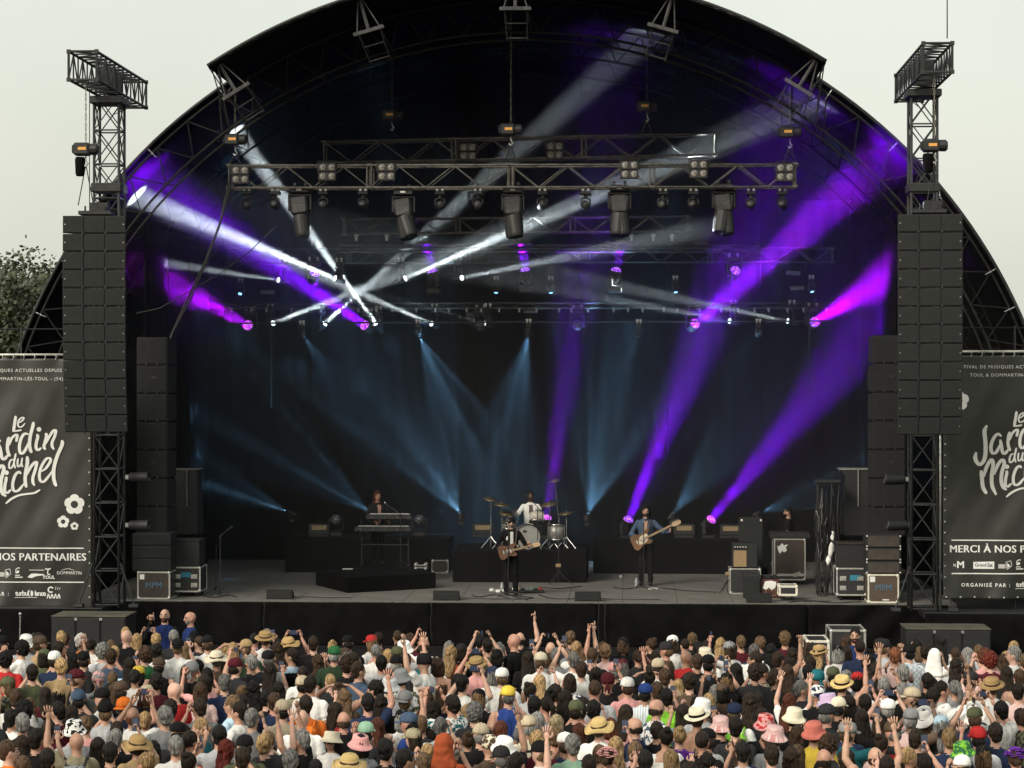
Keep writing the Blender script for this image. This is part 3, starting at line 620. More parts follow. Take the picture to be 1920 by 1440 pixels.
tree(42, 600, 29, 1.8, 'lower bushy tree between the two taller left trees', 5)
# ------------------------------------------------------------------ stage smoke that makes the beams visible
def haze(density):
    m = bpy.data.materials.new('thin_stage_smoke'); m.use_nodes = True; nt = m.node_tree; nt.nodes.clear()
    o = nt.nodes.new('ShaderNodeOutputMaterial'); p = nt.nodes.new('ShaderNodeVolumePrincipled'); p.inputs['Density'].default_value = density; p.inputs['Color'].default_value = (.93, .95, .97, 1); p.inputs['Anisotropy'].default_value = .6
    nt.links.new(p.outputs[0], o.inputs['Volume'])
    mb = MB(); r = RR - .1; zf = DECK + .02; t0 = math.acos((zf - RC.z) / r); prof = [(RC.x + r * math.sin(t), RC.z + r * math.cos(t)) for t in np.linspace(-t0, t0, 64)]
    n = len(prof); vs = [(x, Y0 + .0, z) for x, z in prof] + [(x, Y1 - .05, z) for x, z in prof]
    mb.add(vs, [tuple(range(n)), tuple(range(2 * n - 1, n - 1, -1))] + [(k, n + k, n + (k + 1) % n, (k + 1) % n) for k in range(n)])
    ob = mb.build('haze', m, kind='stuff'); bm = bmesh.new(); bm.from_mesh(ob.data); bmesh.ops.recalc_face_normals(bm, faces=bm.faces); bm.to_mesh(ob.data); bm.free()
haze(.024)

# ------------------------------------------------------------------ fixtures
W_, P_, PM_, B_ = (.86, .98, 1.0), (.20, 0., 1.0), (.38, 0., 1.0), (.24, .56, .92)
def lens_mat(name, a, b, ea, eb, scale=60.):
    if name in MATS: return MATS[name]
    m = bpy.data.materials.new(name); m.use_nodes = True; nt = m.node_tree; p = nt.nodes['Principled BSDF']; L = nt.links
    tc = nt.nodes.new('ShaderNodeTexCoord'); v = nt.nodes.new('ShaderNodeTexVoronoi'); v.inputs['Scale'].default_value = scale; L.new(tc.outputs['Object'], v.inputs[0])
    r = nt.nodes.new('ShaderNodeValToRGB'); r.color_ramp.elements[0].position = .25; r.color_ramp.elements[1].position = .5; r.color_ramp.elements[0].color = (*a, 1); r.color_ramp.elements[1].color = (*b, 1); L.new(v.outputs['Distance'], r.inputs[0])
    L.new(r.outputs[0], p.inputs['Base Color']); p.inputs['Roughness'].default_value = .3
    if ea:
        L.new(r.outputs[0], p.inputs['Emission Color']); q = nt.nodes.new('ShaderNodeMapRange'); q.inputs['From Min'].default_value = .2; q.inputs['From Max'].default_value = .5; q.inputs['To Min'].default_value = ea; q.inputs['To Max'].default_value = eb; L.new(v.outputs['Distance'], q.inputs[0]); L.new(q.outputs[0], p.inputs['Emission Strength'])
    MATS[name] = m; return m
LM = {'purple': lens_mat('lit_purple_lens', (.8, .35, 1), (.18, 0, .8), 2.2, .7, 26), 'pink': lens_mat('lit_pink_lens', (1, .4, 1), (.5, 0, .8), 2.2, .8, 26), 'off': lens_mat('unlit_led_lens', (.30, .30, .31), (.02, .02, .022), 0, 0, 26),
      'white': mat('lit_white_lens', (.9, .9, .9), .3, emis=(.9, 1, 1), es=7.), 'whitedim': mat('dim_white_lens', (.8, .8, .8), .3, emis=(.9, 1, 1), es=1.6), 'blue': mat('lit_blue_lens', (.3, .6, .9), .3, emis=(.25, .6, .95), es=3.)}
def head_set(rad, ln, dome, yl=2.15):
    b = MB(); b.lathe([(rad * .55, -ln), (rad * .85, -ln * .92), (rad, -ln * .55), (rad, -.04), (rad * 1.07, -.03), (rad * 1.07, 0), (rad * .95, .0)], 18)
    for k in range(4): b.box((-rad * .8, -rad * .8, -ln * (.62 + .07 * k)), (rad * .8, rad * .8, -ln * (.60 + .07 * k)))
    l = MB(); l.lathe([(rad * .97 * math.cos(t), rad * dome * math.sin(t) - .004) for t in np.linspace(0, math.pi / 2, 7)], 18)
    y = MB(); a = rad * 1.32
    for s in (-1, 1): y.box((s * a - .025, -.05, -.04), (s * a + .025, .05, .0 + rad * (yl - .25)), .012); y.lathe([(.05, -.03), (.05, .03)], 10, Matrix.Translation((s * (a - .02), 0, 0)) @ Matrix.Rotation(R(90), 4, 'Y'))
    y.box((-a - .025, -.055, rad * (yl - .45)), (a + .025, .055, rad * (yl - .2)), .012); y.tube((0, 0, rad * (yl - .2)), (0, 0, rad * yl), .06, n=10)
    s = MB(); q = rad * 1.25; s.box((-q, -q * .8, rad * yl), (q, q * .8, rad * yl + .12), .02); s.box((-.06, -q * .8 - .004, rad * yl + .04), (.06, -q * .8, rad * yl + .09))
    c = MB()
    for x in (-q * .6, q * .6): c.box((x - .02, -.03, rad * yl + .12), (x + .02, .03, rad * yl + .2), .006); c.tube((x, -.04, rad * yl + .2), (x, .04, rad * yl + .2), .035, n=8)
    return dict(head=b, lens=l, yoke=y, base=s, clamp=c, rad=rad, ln=ln)
HS = {k: head_set(*v) for k, v in {'wash': (.135, .30, .75), 'beam': (.075, .30, .25, 4.4), 'spot': (.055, .22, .3)}.items()}
HM = {}
for k, h in HS.items():
    for nm in ('head', 'yoke', 'base', 'clamp'): HM[k, nm] = h[nm].mesh(nm, M_STEEL if nm == 'clamp' else M_BLACK, nm in ('head',))
def lensmesh(k, c):
    if (k, c, 'lens') not in HM: HM[k, c, 'lens'] = HS[k]['lens'].mesh('lens', LM[c], True)
    return HM[k, c, 'lens']
def fixture(kind, u, v, Y, aim, lens, label, group, hang=True, cat='stage light'):
    """moving head whose lens the photograph shows at (u, v); aim is a world point"""
    p = at(u, v, Y); d = (aim - p).normalized(); h = HS[kind]; piv = p - d * h['ln'] * .42
    t = thing('moving_head_light', label, cat, piv, group, local=True, rot=(0, 0, 0) if hang else (R(180), 0, 0))
    Rm = t.rotation_euler.to_matrix(); ld = Rm.transposed() @ d
    pan = math.atan2(ld.y, ld.x) + R(90)
    put('base', HM[kind, 'base'], t); y = put('yoke', HM[kind, 'yoke'], t, rot=(0, 0, pan)); 
    if hang: put('clamp', HM[kind, 'clamp'], t, kind='stuff')
    hd = put('head', HM[kind, 'head'], t); hd.rotation_mode = 'QUATERNION'; q = ld.to_track_quat('Z', 'Y'); hd.rotation_quaternion = q; hd.location = ld * h['ln'] * .42
    put('lens', lensmesh(kind, lens), hd)
    return t, p, d
def lamp(t, p, d, dia, spread, power, col, name='lamp'):
    l = bpy.data.lights.new(name, 'AREA'); l.shape = 'DISK'; l.size = dia; l.spread = R(spread); l.energy = power; l.color = col
    o = bpy.data.objects.new(name, l); COL.objects.link(o); o.parent = t
    Rm = t.rotation_euler.to_matrix().transposed(); o.location = Rm @ (p + d * .12 - Vector(t.location)); o.rotation_mode = 'QUATERNION'; o.rotation_quaternion = (Rm @ d).to_track_quat('-Z', 'Y')
def beam_lamp(t, p, d, rad, ang, power, col):
    l = bpy.data.lights.new('lamp', 'SPOT'); l.spot_size = R(ang); l.spot_blend = .6; l.shadow_soft_size = rad; l.color = col; l.energy = power * 4 / R(ang / 2) ** 2 * .55
    o = bpy.data.objects.new('lamp', l); COL.objects.link(o); o.parent = t; Rm = t.rotation_euler.to_matrix().transposed(); o.location = Rm @ (p + d * .1 - Vector(t.location)); o.rotation_mode = 'QUATERNION'; o.rotation_quaternion = (Rm @ d).to_track_quat('-Z', 'Y')
def gobo(t, p, d, ang, power, col, seed, scale=5.5):
    l = bpy.data.lights.new('lamp', 'SPOT'); l.spot_size = R(ang); l.spot_blend = .35; l.shadow_soft_size = .008; l.energy = power; l.color = col
    l.use_nodes = True; nt = l.node_tree; L = nt.links; em = nt.nodes['Emission']
    tc = nt.nodes.new('ShaderNodeTexCoord'); sp = nt.nodes.new('ShaderNodeSeparateXYZ'); L.new(tc.outputs['Normal'], sp.inputs[0])
    dv = []
    for ax in ('X', 'Y'): q = nt.nodes.new('ShaderNodeMath'); q.operation = 'DIVIDE'; L.new(sp.outputs[ax], q.inputs[0]); L.new(sp.outputs['Z'], q.inputs[1]); dv.append(q)
    cb = nt.nodes.new('ShaderNodeCombineXYZ'); L.new(dv[0].outputs[0], cb.inputs[0]); L.new(dv[1].outputs[0], cb.inputs[1]); cb.inputs[2].default_value = seed * 3.7
    v = nt.nodes.new('ShaderNodeTexVoronoi'); v.inputs['Scale'].default_value = scale; L.new(cb.outputs[0], v.inputs[0])
    mr = nt.nodes.new('ShaderNodeMapRange'); mr.inputs['From Min'].default_value = .10; mr.inputs['From Max'].default_value = .34; mr.inputs['To Min'].default_value = 5.; mr.inputs['To Max'].default_value = .28; L.new(v.outputs['Distance'], mr.inputs[0]); L.new(mr.outputs[0], em.inputs['Strength'])
    o = bpy.data.objects.new('lamp', l); COL.objects.link(o); o.parent = t
    Rm = t.rotation_euler.to_matrix().transposed(); o.location = Rm @ (p + d * .05 - Vector(t.location)); o.rotation_mode = 'QUATERNION'; o.rotation_quaternion = (Rm @ d).to_track_quat('-Z', 'Y')

FR = 8.0      # rear floor platform depth
KW, KP, KB = .66, .42, 10.
# wash lights: (u, v, Y, aim u, v, Y, lens, spread, power, label, hang)
for u, v, Y, au, av, aY, ln, spr, pw, lab, hang in (
    (590, 513, YD, 600, 470, YD - .4, 'purple', 10, 0, 'small purple wash light in upper row behind the bright white beam', True),
    (811, 510, YD, 800, 462, YD - .1, 'purple', 12, 260, 'purple wash light in upper row aimed up at the truss, left one', False),
    (985, 508, YD, 978, 457, YD - .1, 'purple', 14, 340, 'purple wash light in upper row aimed up at stage centre', False),
    (1155, 508, YD, 1166, 458, YD - .1, 'purple', 12, 260, 'purple wash light in upper row aimed up, right of centre', False),
    (1379, 508, YD, 1420, 440, YD - 1, 'purple', 10, 0, 'blue-violet wash light in upper row inside the broad purple beam', True),
    (465, 610, YE, 245, 492, 3.4, 'pink', 13, 75, 'wash light throwing a magenta beam to the left edge', True),
    (684, 610, YE, 300, 345, 3.0, 'pink', 12, 260, 'wash light throwing a long purple beam up to the left', True),
    (901, 610, YE, 900, 640, 0, 'off', 0, 0, 'unlit grey wash light in lower row, left of centre', True),
    (1083, 610, YE, 1085, 640, 0, 'off', 0, 0, 'unlit grey wash light in lower row, right of centre', True),
    (1303, 607, YE, 1610, 330, 3.2, 'pink', 12, 430, 'wash light throwing the broad purple beam up to the right', True),
    (1527, 604, YE, 1700, 500, 3.4, 'purple', 13, 105, 'wash light throwing a magenta beam to the right edge', True),
    (630, 975, FR, 640, 960, 0, 'off', 0, 0, 'unlit wash light on rear platform left of the keyboard player', False),
    (787, 975, FR, 780, 960, 0, 'off', 0, 0, 'unlit wash light on rear platform right of the keyboard player', False),
    (1025, 972, FR, 1075, 620, 7.2, 'pink', 15, 190, 'pink wash light behind the drums throwing a beam straight up', False),
    (1178, 975, FR, 1335, 590, 6.0, 'purple', 16, 380, 'purple wash light beside the bass player throwing a tall beam', False),
    (1333, 975, FR, 1640, 600, 5.5, 'pink', 17, 430, 'pink wash light on rear platform throwing a beam to upper right', False)):
    t, p, d = fixture('wash', u, v, Y, at(au, av, aY), ln, lab, 'LED wash lights', hang)
    if pw:
        col = PM_ if ('magenta' in lab) else P_
        lamp(t, p, d, .22, spr, pw * KP, col); lamp(t, p, d, .2, spr * 4.5, pw * .07 * KP, P_)
for u in (802, 977, 1165):  # added plates that catch the purple beams, in place of the lights' own bases
    p = at(u, 458, YD); t = thing('catch_plate', 'flat grey plate added above a purple light to catch its beam', 'plate', p, 'added beam catch plates'); mb = MB(); mb.box(p + Vector((-.27, -.25, -.03)), p + Vector((.27, .25, .03)), .01); mb.build('plate', mat('grey_catch_plate', (.10, .10, .11), .6), t)
    mb = MB(); mb.box(p + Vector((-.2, -.02, .031)), p + Vector((.2, .02, .07))); mb.build('rail', M_BLACK, t)
# narrow white beams
for u, v, Y, au, av, aY, spr, pw, lab in (
    (522, 525, YD, 250, 485, 4.0, 4, 14, 'beam light throwing a dim white beam flat to the left'),
    (628, 522, YD, 245, 362, 3.6, 5.5, 160, 'beam light throwing the brightest white beam to the left'),
    (760, 522, YD, 1165, 345, 5.2, 4.4, 150, 'beam light throwing a bright white beam up to the right'),
    (866, 521, YD, 1060, 482, 4.5, 3.5, 10, 'beam light throwing a dim white beam to the right of centre'),
    (512, 606, YE, 665, 547, 6.5, 3.5, 13, 'beam light throwing a dim white beam low to the right'),
    (609, 607, YE, 940, 310, 6.8, 3.8, 165, 'beam light throwing a white beam up right, crossing another'),
    (705, 607, YE, 455, 265, 6.4, 4.0, 240, 'beam light throwing a white beam up left, crossing another'),
    (809, 607, YE, 690, 556, 7.0, 3.5, 16, 'beam light throwing a dim white beam to the left, lower row'),
    (908, 607, YE, 640, 533, 6.0, 3.5, 7, 'faintest beam light beside an unlit wash light'),
    (1368, 602, YE, 1060, 545, 6.0, 3.5, 7, 'faint beam light just right of the broad purple beam'),
    (1477, 602, YE, 1040, 512, 6.0, 4, 14, 'beam light throwing a dim white beam left from the right side')):
    t, p, d = fixture('beam', u, v, Y, at(au, av, aY), 'white' if pw > 60 else 'whitedim', lab, 'narrow beam lights')
    beam_lamp(t, p, d, .035, spr * 1.25, pw * KW * 1.9, W_); lamp(t, p - d * .08, d, .11, spr + 1, pw * KW * .5, W_)
# blue gobo fans
for i, (u, v, Y, au, av, aY, ang, pw, hang, lab) in enumerate((
    (570, 632, FR, 665, 770, 8.9, 36, 150, True, 'blue gobo light in hanging row, leftmost, fanning down right'),
    (787, 630, FR, 850, 780, 8.9, 42, 480, True, 'blue gobo light in hanging row fanning down left of centre'),
    (990, 630, FR, 955, 800, 8.9, 42, 520, True, 'blue gobo light in hanging row fanning down at stage centre'),
    (1195, 630, FR, 1130, 760, 8.9, 40, 200, True, 'blue gobo light in hanging row fanning down right of centre'),
    (1418, 628, FR, 1340, 715, 8.9, 36, 150, True, 'blue gobo light in hanging row, rightmost, fanning down left'),
    (541, 960, FR, 440, 915, 8.4, 36, 260, False, 'blue gobo light on rear platform, leftmost, fanning left'),
    (693, 960, FR, 600, 890, 8.4, 42, 260, False, 'blue gobo light behind the keyboard player fanning left'),
    (862, 962, FR, 815, 880, 8.3, 64, 380, False, 'blue gobo light left of the drums fanning up'),
    (1103, 963, FR, 1130, 860, 8.3, 64, 380, False, 'blue gobo light right of the drums fanning up'),
    (1263, 962, FR, 1330, 875, 8.4, 46, 300, False, 'blue gobo light right of the bass player fanning up right'),
    (1425, 962, FR, 1540, 915, 8.9, 36, 280, False, 'blue gobo light left of the stage technician fanning right'),
    (450, 551, 10.0, 445, 570, 9.8, 26, 14, True, 'tiny dim blue light high at the rear, leftmost of five'),
    (930, 549, 10.0, 928, 600, 9.8, 20, 30, True, 'tiny dim blue light high at the rear, left of centre'),
    (1033, 549, 10.0, 1036, 600, 9.8, 20, 30, True, 'tiny dim blue light high at the rear, right of centre'),
    (1267, 548, 10.0, 1272, 590, 9.8, 20, 16, True, 'tiny dim blue light high at the rear, fourth of five'),
    (1523, 547, 10.0, 1535, 590, 9.8, 20, 24, True, 'tiny dim blue light high at the rear, rightmost of five'))):
    t, p, d = fixture('spot', u, v, Y, at(au, av, aY), 'blue', lab, 'blue gobo lights', hang); gobo(t, p, d, ang, pw * KB, B_, i + 1)
# carrier pipe for the hanging blue row
mb = MB(); mb.tube(at(430, 606, FR), at(1560, 602, FR), .025); tag(mb.build('carrier_pipe', M_TOWER), 'long thin pipe from which the row of blue lights hangs', 'pipe')
for u in (787, 995, 1195, 1418, 570):
    pass

# four-lamp blinders
def blinder_proto():
    t = thing('blinder_light', 'four-lamp blinder', 'stage light', (0, 0, 0), 'four-lamp blinders', local=True)
    mb = MB(); mb.box((-.2, 0, -.2), (.2, .12, -.005), .01); mb.box((-.2, 0, .005), (.2, .12, .2), .01); mb.build('housing', M_BLACK, t)
    mb = MB(); mb.path([(-.22, .06, 0), (-.22, .06, .24), (.22, .06, .24), (.22, .06, 0)], .014, 6); mb.build('bracket', M_BLACK, t)
    ml = lens_mat('blinder_reflector', (.32, .30, .26), (.14, .13, .12), 0, 0, 14)
    l = MB(); l.lathe([(.0, .02), (.02, .01), (.045, .004), (.062, 0), (.070, -.012), (.076, -.014), (.076, .0)], 16, RX90); lm = l.mesh('lamp_lens', ml, True)
    for x in (-.1, .1):
        for z in (-.1, .1): put('lamp_lens', lm, t, loc=(x, -.004, z))
    return t
bp = blinder_proto()
for i, (u, v, Y) in enumerate(((450, 328, YA - .32), (613, 322, YA - .32), (724, 322, YA - .32), (877, 284, YB2 - .32), (1040, 282, YB2 - .32), (1180, 318, YA - .32), (1310, 317, YA - .32), (1472, 323, YA - .32))):
    lab = 'four-lamp blinder on the upper truss' if Y > 3 else 'unlit four-lamp blinder on the front truss'
    p = at(u, v, Y)
    if i == 0: bp.location = p; bp['label'] = lab
    else: clone(bp, p, label=lab)
# big profile moving heads under the front truss
def profile_proto():
    t = thing('profile_light', 'x', 'stage light', (0, 0, 0), 'big dark profile lights', local=True)
    mb = MB(); mb.box((-.22, -.18, -.02), (.22, .18, .12), .025); mb.build('base', M_BLACK, t)
    mb = MB(); mb.box((-.06, -.184, .03), (.05, -.181, .07)); mb.build('display', M_PAPER, t)
    mb = MB()
    for x in (-.12, .12): mb.tube((x, -.04, .19), (x, .04, .19), .035, n=8); mb.box((x - .02, -.02, .12), (x + .02, .02, .19))
    mb.build('clamp', M_BLACK, t, kind='stuff')
    return t
pp = profile_proto(); yk = MB()
for s in (-1, 1): yk.box((s * .24 - .03, -.08, -.42), (s * .24 + .03, .08, -.04), .02)
yk.box((-.27, -.1, -.1), (.27, .1, -.02), .03); ykm = yk.mesh('yoke', M_BLACK)
hb = MB(); hb.box((-.20, -.17, -.10), (.20, .17, .26), .05); hb.lathe([(.19, -.12), (.18, -.3), (.165, -.48), (.15, -.52), (.12, -.52)], 16, Matrix.Scale(1, 4)); hb.box((-.15, -.172, -.08), (.15, -.165, .08), .02)
for k in range(3): hb.box((-.16, -.178, .1 + .05 * k), (.16, -.165, .12 + .05 * k))
hb.v = [(x, y, z * 1.2) for x, y, z in hb.v]; hbm = hb.mesh('head', M_BLACK)
for i, (u, v, rx, ry, lab) in enumerate(((563, 361, -12, -8, 'big dark profile light tilted slightly right, leftmost under front truss'), (757, 365, -20, -18, 'big dark profile light tilted right, second under front truss'), (962, 361, -4, 0, 'big dark profile light hanging straight down at the centre'), (1162, 358, -14, 6, 'big dark profile light, fourth under front truss'), (1357, 356, -20, 10, 'big dark profile light, rightmost under front truss'))):
    p = at(u, v, YA); t = pp if i == 0 else clone(pp, p)
    t.location = p; t['label'] = lab
    put('yoke', ykm, t); put('head', hbm, t, loc=(0, 0, -.40), rot=(R(rx), R(ry), 0))
# small heads under the front truss
hs = HS['wash']
for i, u in enumerate((463, 516, 606, 681, 825, 896, 1017, 1098, 1243, 1300, 1408, 1467)):
    p = at(u, 372, YA + (.05 if i % 2 else 0)); t = thing('moving_head_light', 'small dark moving head with two pale clamps under the front truss', 'stage light', p, 'small dark moving heads', local=True)
    mb = MB(); mb.box((-.12, -.1, .08), (.12, .1, .16), .015); put('base', mb.mesh('base', M_BLACK), t)
    mb = MB()
    for x in (-.06, .06): mb.tube((x, -.05, .19), (x, .05, .19), .03, n=8)
    put('clamp', mb.mesh('clamp', M_STEEL), t, kind='stuff')
    mb = MB(); mb.tube((0, 0, .08), (0, 0, .0), .045); mb.path([(-.11, 0, -.14), (-.11, 0, -.02), (0, 0, .01), (.11, 0, -.02), (.11, 0, -.14)], .02); put('yoke', mb.mesh('yoke', M_BLACK), t, rot=(0, 0, R(random.uniform(-40, 40))))
    mb = MB(); mb.lathe([(.05, -.12), (.09, -.1), (.1, .02), (.09, .1), (.07, .12)], 12); put('head', mb.mesh('head', M_BLACK, True), t, loc=(0, 0, -.15), rot=(R(random.uniform(60, 110)), 0, R(random.uniform(-30, 30))))
# bits and bobs on the rear truss: clamps, small unlit lamps
cl = MB(); cl.tube((-.035, 0, 0), (.035, 0, 0), .03, n=8); cl.box((-.02, -.03, -.09), (.02, .03, -.01), .005); clm = cl.mesh('truss_clamp', M_STEEL)
for k in range(34):
    u = 440 + k * 33.5 + random.uniform(-8, 8); o = put('truss_clamp', clm, loc=at(u, 579, YE - .18)); tag(o, 'small bright clamp on the low rear truss', 'clamp', 'rear truss clamps')
for u in (668, 725, 1184, 1225, 1260):
    o = put('truss_clamp', clm, loc=at(u, 442, YC - .2)); o.scale = (1.4,) * 3; tag(o, 'pale clamp on the thin dim truss', 'clamp', 'thin truss clamps')
for u, v in ((502, 548), (888, 590), (995, 584), (1313, 457), (1488, 512), (1495, 540)):
    mb = MB(); p = at(u, v, 9.4); mb.box(p - Vector((.18, .03, .05)), p + Vector((.18, .03, .05)), .01); mb.box(p - Vector((.17, .034, .04)), p - Vector((-.17, .03, -.04))); tag(mb.build('strip_light', mat('dim_strip_lens', (.12, .12, .115), .4)), 'unlit grey strip light hanging in the dark rear rig', 'stage light', 'strip lights')
# ------------------------------------------------------------------ gear on the stage
def pbox(u0, u1, vt, vb, Y, dep, base=None):
    """box whose front face the photograph shows at that rectangle, at depth Y"""
    a = at(u0, vb, Y); b = at(u1, vt, Y); return Vector((min(a.x, b.x), Y, a.z if base is None else base)), Vector((max(a.x, b.x), Y + dep, b.z))
def plinth(name, label, lo, hi, m, cat, group=None):
    t = thing(name, label, cat, ((lo.x + hi.x) / 2, lo.y, lo.z), group); mb = MB(); mb.box(lo, (hi.x, hi.y, hi.z - .04), .005); mb.build('skirt', M_SKIRT, t); mb = MB(); mb.box((lo.x - .01, lo.y - .01, hi.z - .038), (hi.x + .01, hi.y + .01, hi.z), .006); mb.build('top', m, t); return t
M_RTOP = mat('black_riser_carpet', (.009, .009, .010), .95, bump=.3, bscale=120, spec=.05)
YR = 7.6; ZR = DECK + .88
for u0, u1, lab in ((535, 842, 'long black rear platform behind the keyboard player'), (1112, 1445, 'long black rear platform behind the bass player')):
    lo, hi = pbox(u0, u1, 1004, 1074, YR, 1.6, DECK); hi.z = ZR; plinth('rear_platform', lab, lo, hi, M_RTOP, 'platform', 'rear platforms')
YDR = deck_y(1092); lo, hi = pbox(849, 1100, 1033, 1092, YDR, 2.4, DECK); DRZ = hi.z; plinth('drum_riser', 'black cloth-fronted drum riser at the stage centre', lo, hi, M_RTOP, 'riser')
q = [atz(592, 1097, DECK), atz(652, 1112, DECK), atz(817, 1103, DECK)]; q.append(q[0] + q[2] - q[1]); t = thing('keyboard_riser', 'low black angled riser under the keyboard player', 'riser', (q[0] + q[2]) / 2); KZ = DECK + .36
mb = MB(); mb.prism([(p.x, p.y) for p in q], .33, Matrix.Translation((0, 0, DECK))); mb.build('skirt', M_SKIRT, t); mb = MB(); mb.prism([(p.x, p.y) for p in q], .028, Matrix.Translation((0, 0, DECK + .332))); mb.build('top', M_RTOP, t)

def wedge(u, vb, wpx, label):
    Y = max(.08, deck_y(vb)); p = at(u, vb, Y); s = F / 50.5; wd = wpx / s; t = thing('floor_monitor', label, 'monitor', (p.x, Y, DECK), 'wedge monitors')
    prof = [(0, 0), (.42, 0), (.36, .10), (.10, .21), (0, .17)]; M = Matrix.Translation((p.x - wd / 2, Y, DECK)) @ Matrix(((0, 0, 1, 0), (1, 0, 0, 0), (0, 1, 0, 0), (0, 0, 0, 1)))
    mb = MB(); mb.prism(prof, wd, M); mb.build('cabinet', M_CAB, t); mb = MB(); mb.box((p.x - wd / 2 + .03, Y - .012, DECK + .02), (p.x + wd / 2 - .03, Y - .001, DECK + .16), .006); mb.build('back_panel', M_GRILLE, t)
    mb = MB(); 
    for sx in (-1, 1): mb.box((p.x + sx * (wd / 2 + .004) - .004, Y + .12, DECK + .05), (p.x + sx * (wd / 2 + .004) + .004, Y + .24, DECK + .1)); 
    mb.build('handle', M_RUBBER, t)
    mb = MB(); mb.path([(p.x + wd / 2 - .05, Y + .42, DECK + .03), (p.x + wd / 2 + .25, Y + .5, DECK + .012), (p.x + wd / 2 + .7, Y + .35, DECK + .012), (p.x + wd / 2 + 1.3, Y + .4, DECK + .012)], .009, 5); mb.build('cable', M_RUBBER, t)
wedge(523, 1126, 48, 'black wedge monitor at the front left of the deck'); wedge(836, 1127, 48, 'black wedge monitor left of the singer'); wedge(1102, 1127, 48, 'black wedge monitor right of the singer'); wedge(1424, 1129, 46, 'black wedge monitor before the small guitar amplifier')

def case(name, label, lo, hi, ply=M_CASE, edge=M_EDGE, e=.035, latches=True, casters=False, group='flight cases', cat='flight case'):
    t = thing(name, label, cat, ((lo.x + hi.x) / 2, lo.y, lo.z), group); z0 = lo.z + (.1 if casters else 0)
    mb = MB(); mb.box((lo.x + .012, lo.y + .012, z0 + .012), (hi.x - .012, hi.y - .012, hi.z - .012)); mb.build('panel', ply, t)
    for nm, axes in (('edge', 0),):
        xs, ys, zs = (lo.x, hi.x), (lo.y, hi.y), (z0, hi.z)
        for y in ys:
            for z in zs: mb = MB(); mb.box((lo.x + e, y - (0 if y == lo.y else e), z - (0 if z == z0 else e)), (hi.x - e, y + (e if y == lo.y else 0), z + (e if z == z0 else 0)), .005); mb.build('edging', edge, t)
        for x in xs:
            for y in ys: mb = MB(); mb.box((x - (0 if x == lo.x else e), y - (0 if y == lo.y else e), z0 + e), (x + (e if x == lo.x else 0), y + (e if y == lo.y else 0), hi.z - e), .005); mb.build('edging', edge, t)
            for z in zs: mb = MB(); mb.box((x - (0 if x == lo.x else e), lo.y + e, z - (0 if z == z0 else e)), (x + (e if x == lo.x else 0), hi.y - e, z + (e if z == z0 else 0)), .005); mb.build('edging', edge, t)
    for x in (lo.x, hi.x):
        for y in (lo.y, hi.y):
            for z in (z0, hi.z): mb = MB(); mb.box(Vector((x, y, z)) - Vector((.045,) * 3), Vector((x, y, z)) + Vector((.045,) * 3), .018) if False else mb.ell((x + (.03 if x == lo.x else -.03), y + (.03 if y == lo.y else -.03), z + (.03 if z == z0 else -.03)), (.042,) * 3, 8, 6); mb.build('corner', edge, t, smooth=True)
    W = hi.x - lo.x; H = hi.z - z0
    if latches:
        for fx in (.22, .78):
            for fz in (.28, .62):
                x = lo.x + W * fx; z = z0 + H * fz; mb = MB(); mb.box((x - .07, lo.y + .002, z - .05), (x + .07, lo.y + .011, z + .05), .004); mb.box((x - .035, lo.y - .012, z - .03), (x + .035, lo.y + .002, z + .03), .006); mb.build('latch', edge, t)
    if casters:
        for x in (lo.x + .1, hi.x - .1):
            for y in (lo.y + .1, hi.y - .1): mb = MB(); mb.lathe([(.05, -.02), (.05, .02)], 10, Matrix.Translation((x, y, lo.z + .05)) @ Matrix.Rotation(R(90), 4, 'Y')); mb.box((x - .04, y - .04, lo.z + .09), (x + .04, y + .04, z0)); mb.build('caster', M_RUBBER, t)
    return t
YL = .25
# --- left side
lo, hi = pbox(257, 319, 1072, 1129, YL, .8, DECK); t = case('flight_case', 'flight case lettered MPM with silver edging at the left front', lo, hi, M_CASE, M_EDGE, latches=False); c = (lo + hi) / 2; lettering('MPM', (c.x, lo.y + .006, c.z - .0), .18, M_BLUEP, t, bold=.0); mb = MB(); mb.box((lo.x + .06, lo.y + .004, hi.z - .17), (lo.x + .16, lo.y + .011, hi.z - .06)); mb.build('tag', M_PAPER, t)
lo, hi = pbox(320, 376, 1063, 1119, .9, .8, DECK); t = case('flight_case', 'flight case with cyan sticker and latches at the left', lo, hi, M_CASEK, M_EDGE, casters=True); c = (lo + hi) / 2; mb = MB(); mb.box((c.x - .11, lo.y + .002, c.z + .1), (c.x + .11, lo.y + .009, c.z + .21)); mb.build('sticker', M_CYAN, t)
HZ1 = hi.z
lo, hi = pbox(324, 374, 1014, 1064, .92, .7, HZ1 + .002); t = thing('equipment_rack', 'plain dark grey rack box on the cyan-stickered left case', 'rack', lo); mb = MB(); mb.box(lo, hi, .015); mb.build('body', M_CAB, t); mb = MB(); mb.box((lo.x - .02, lo.y - .02, hi.z), (hi.x + .03, hi.y, hi.z + .03), .006); mb.build('lid', M_CASEK, t)
HZ = None
zb = pbox(257, 319, 1072, 1129, YL, .8, DECK)[1].z + .002
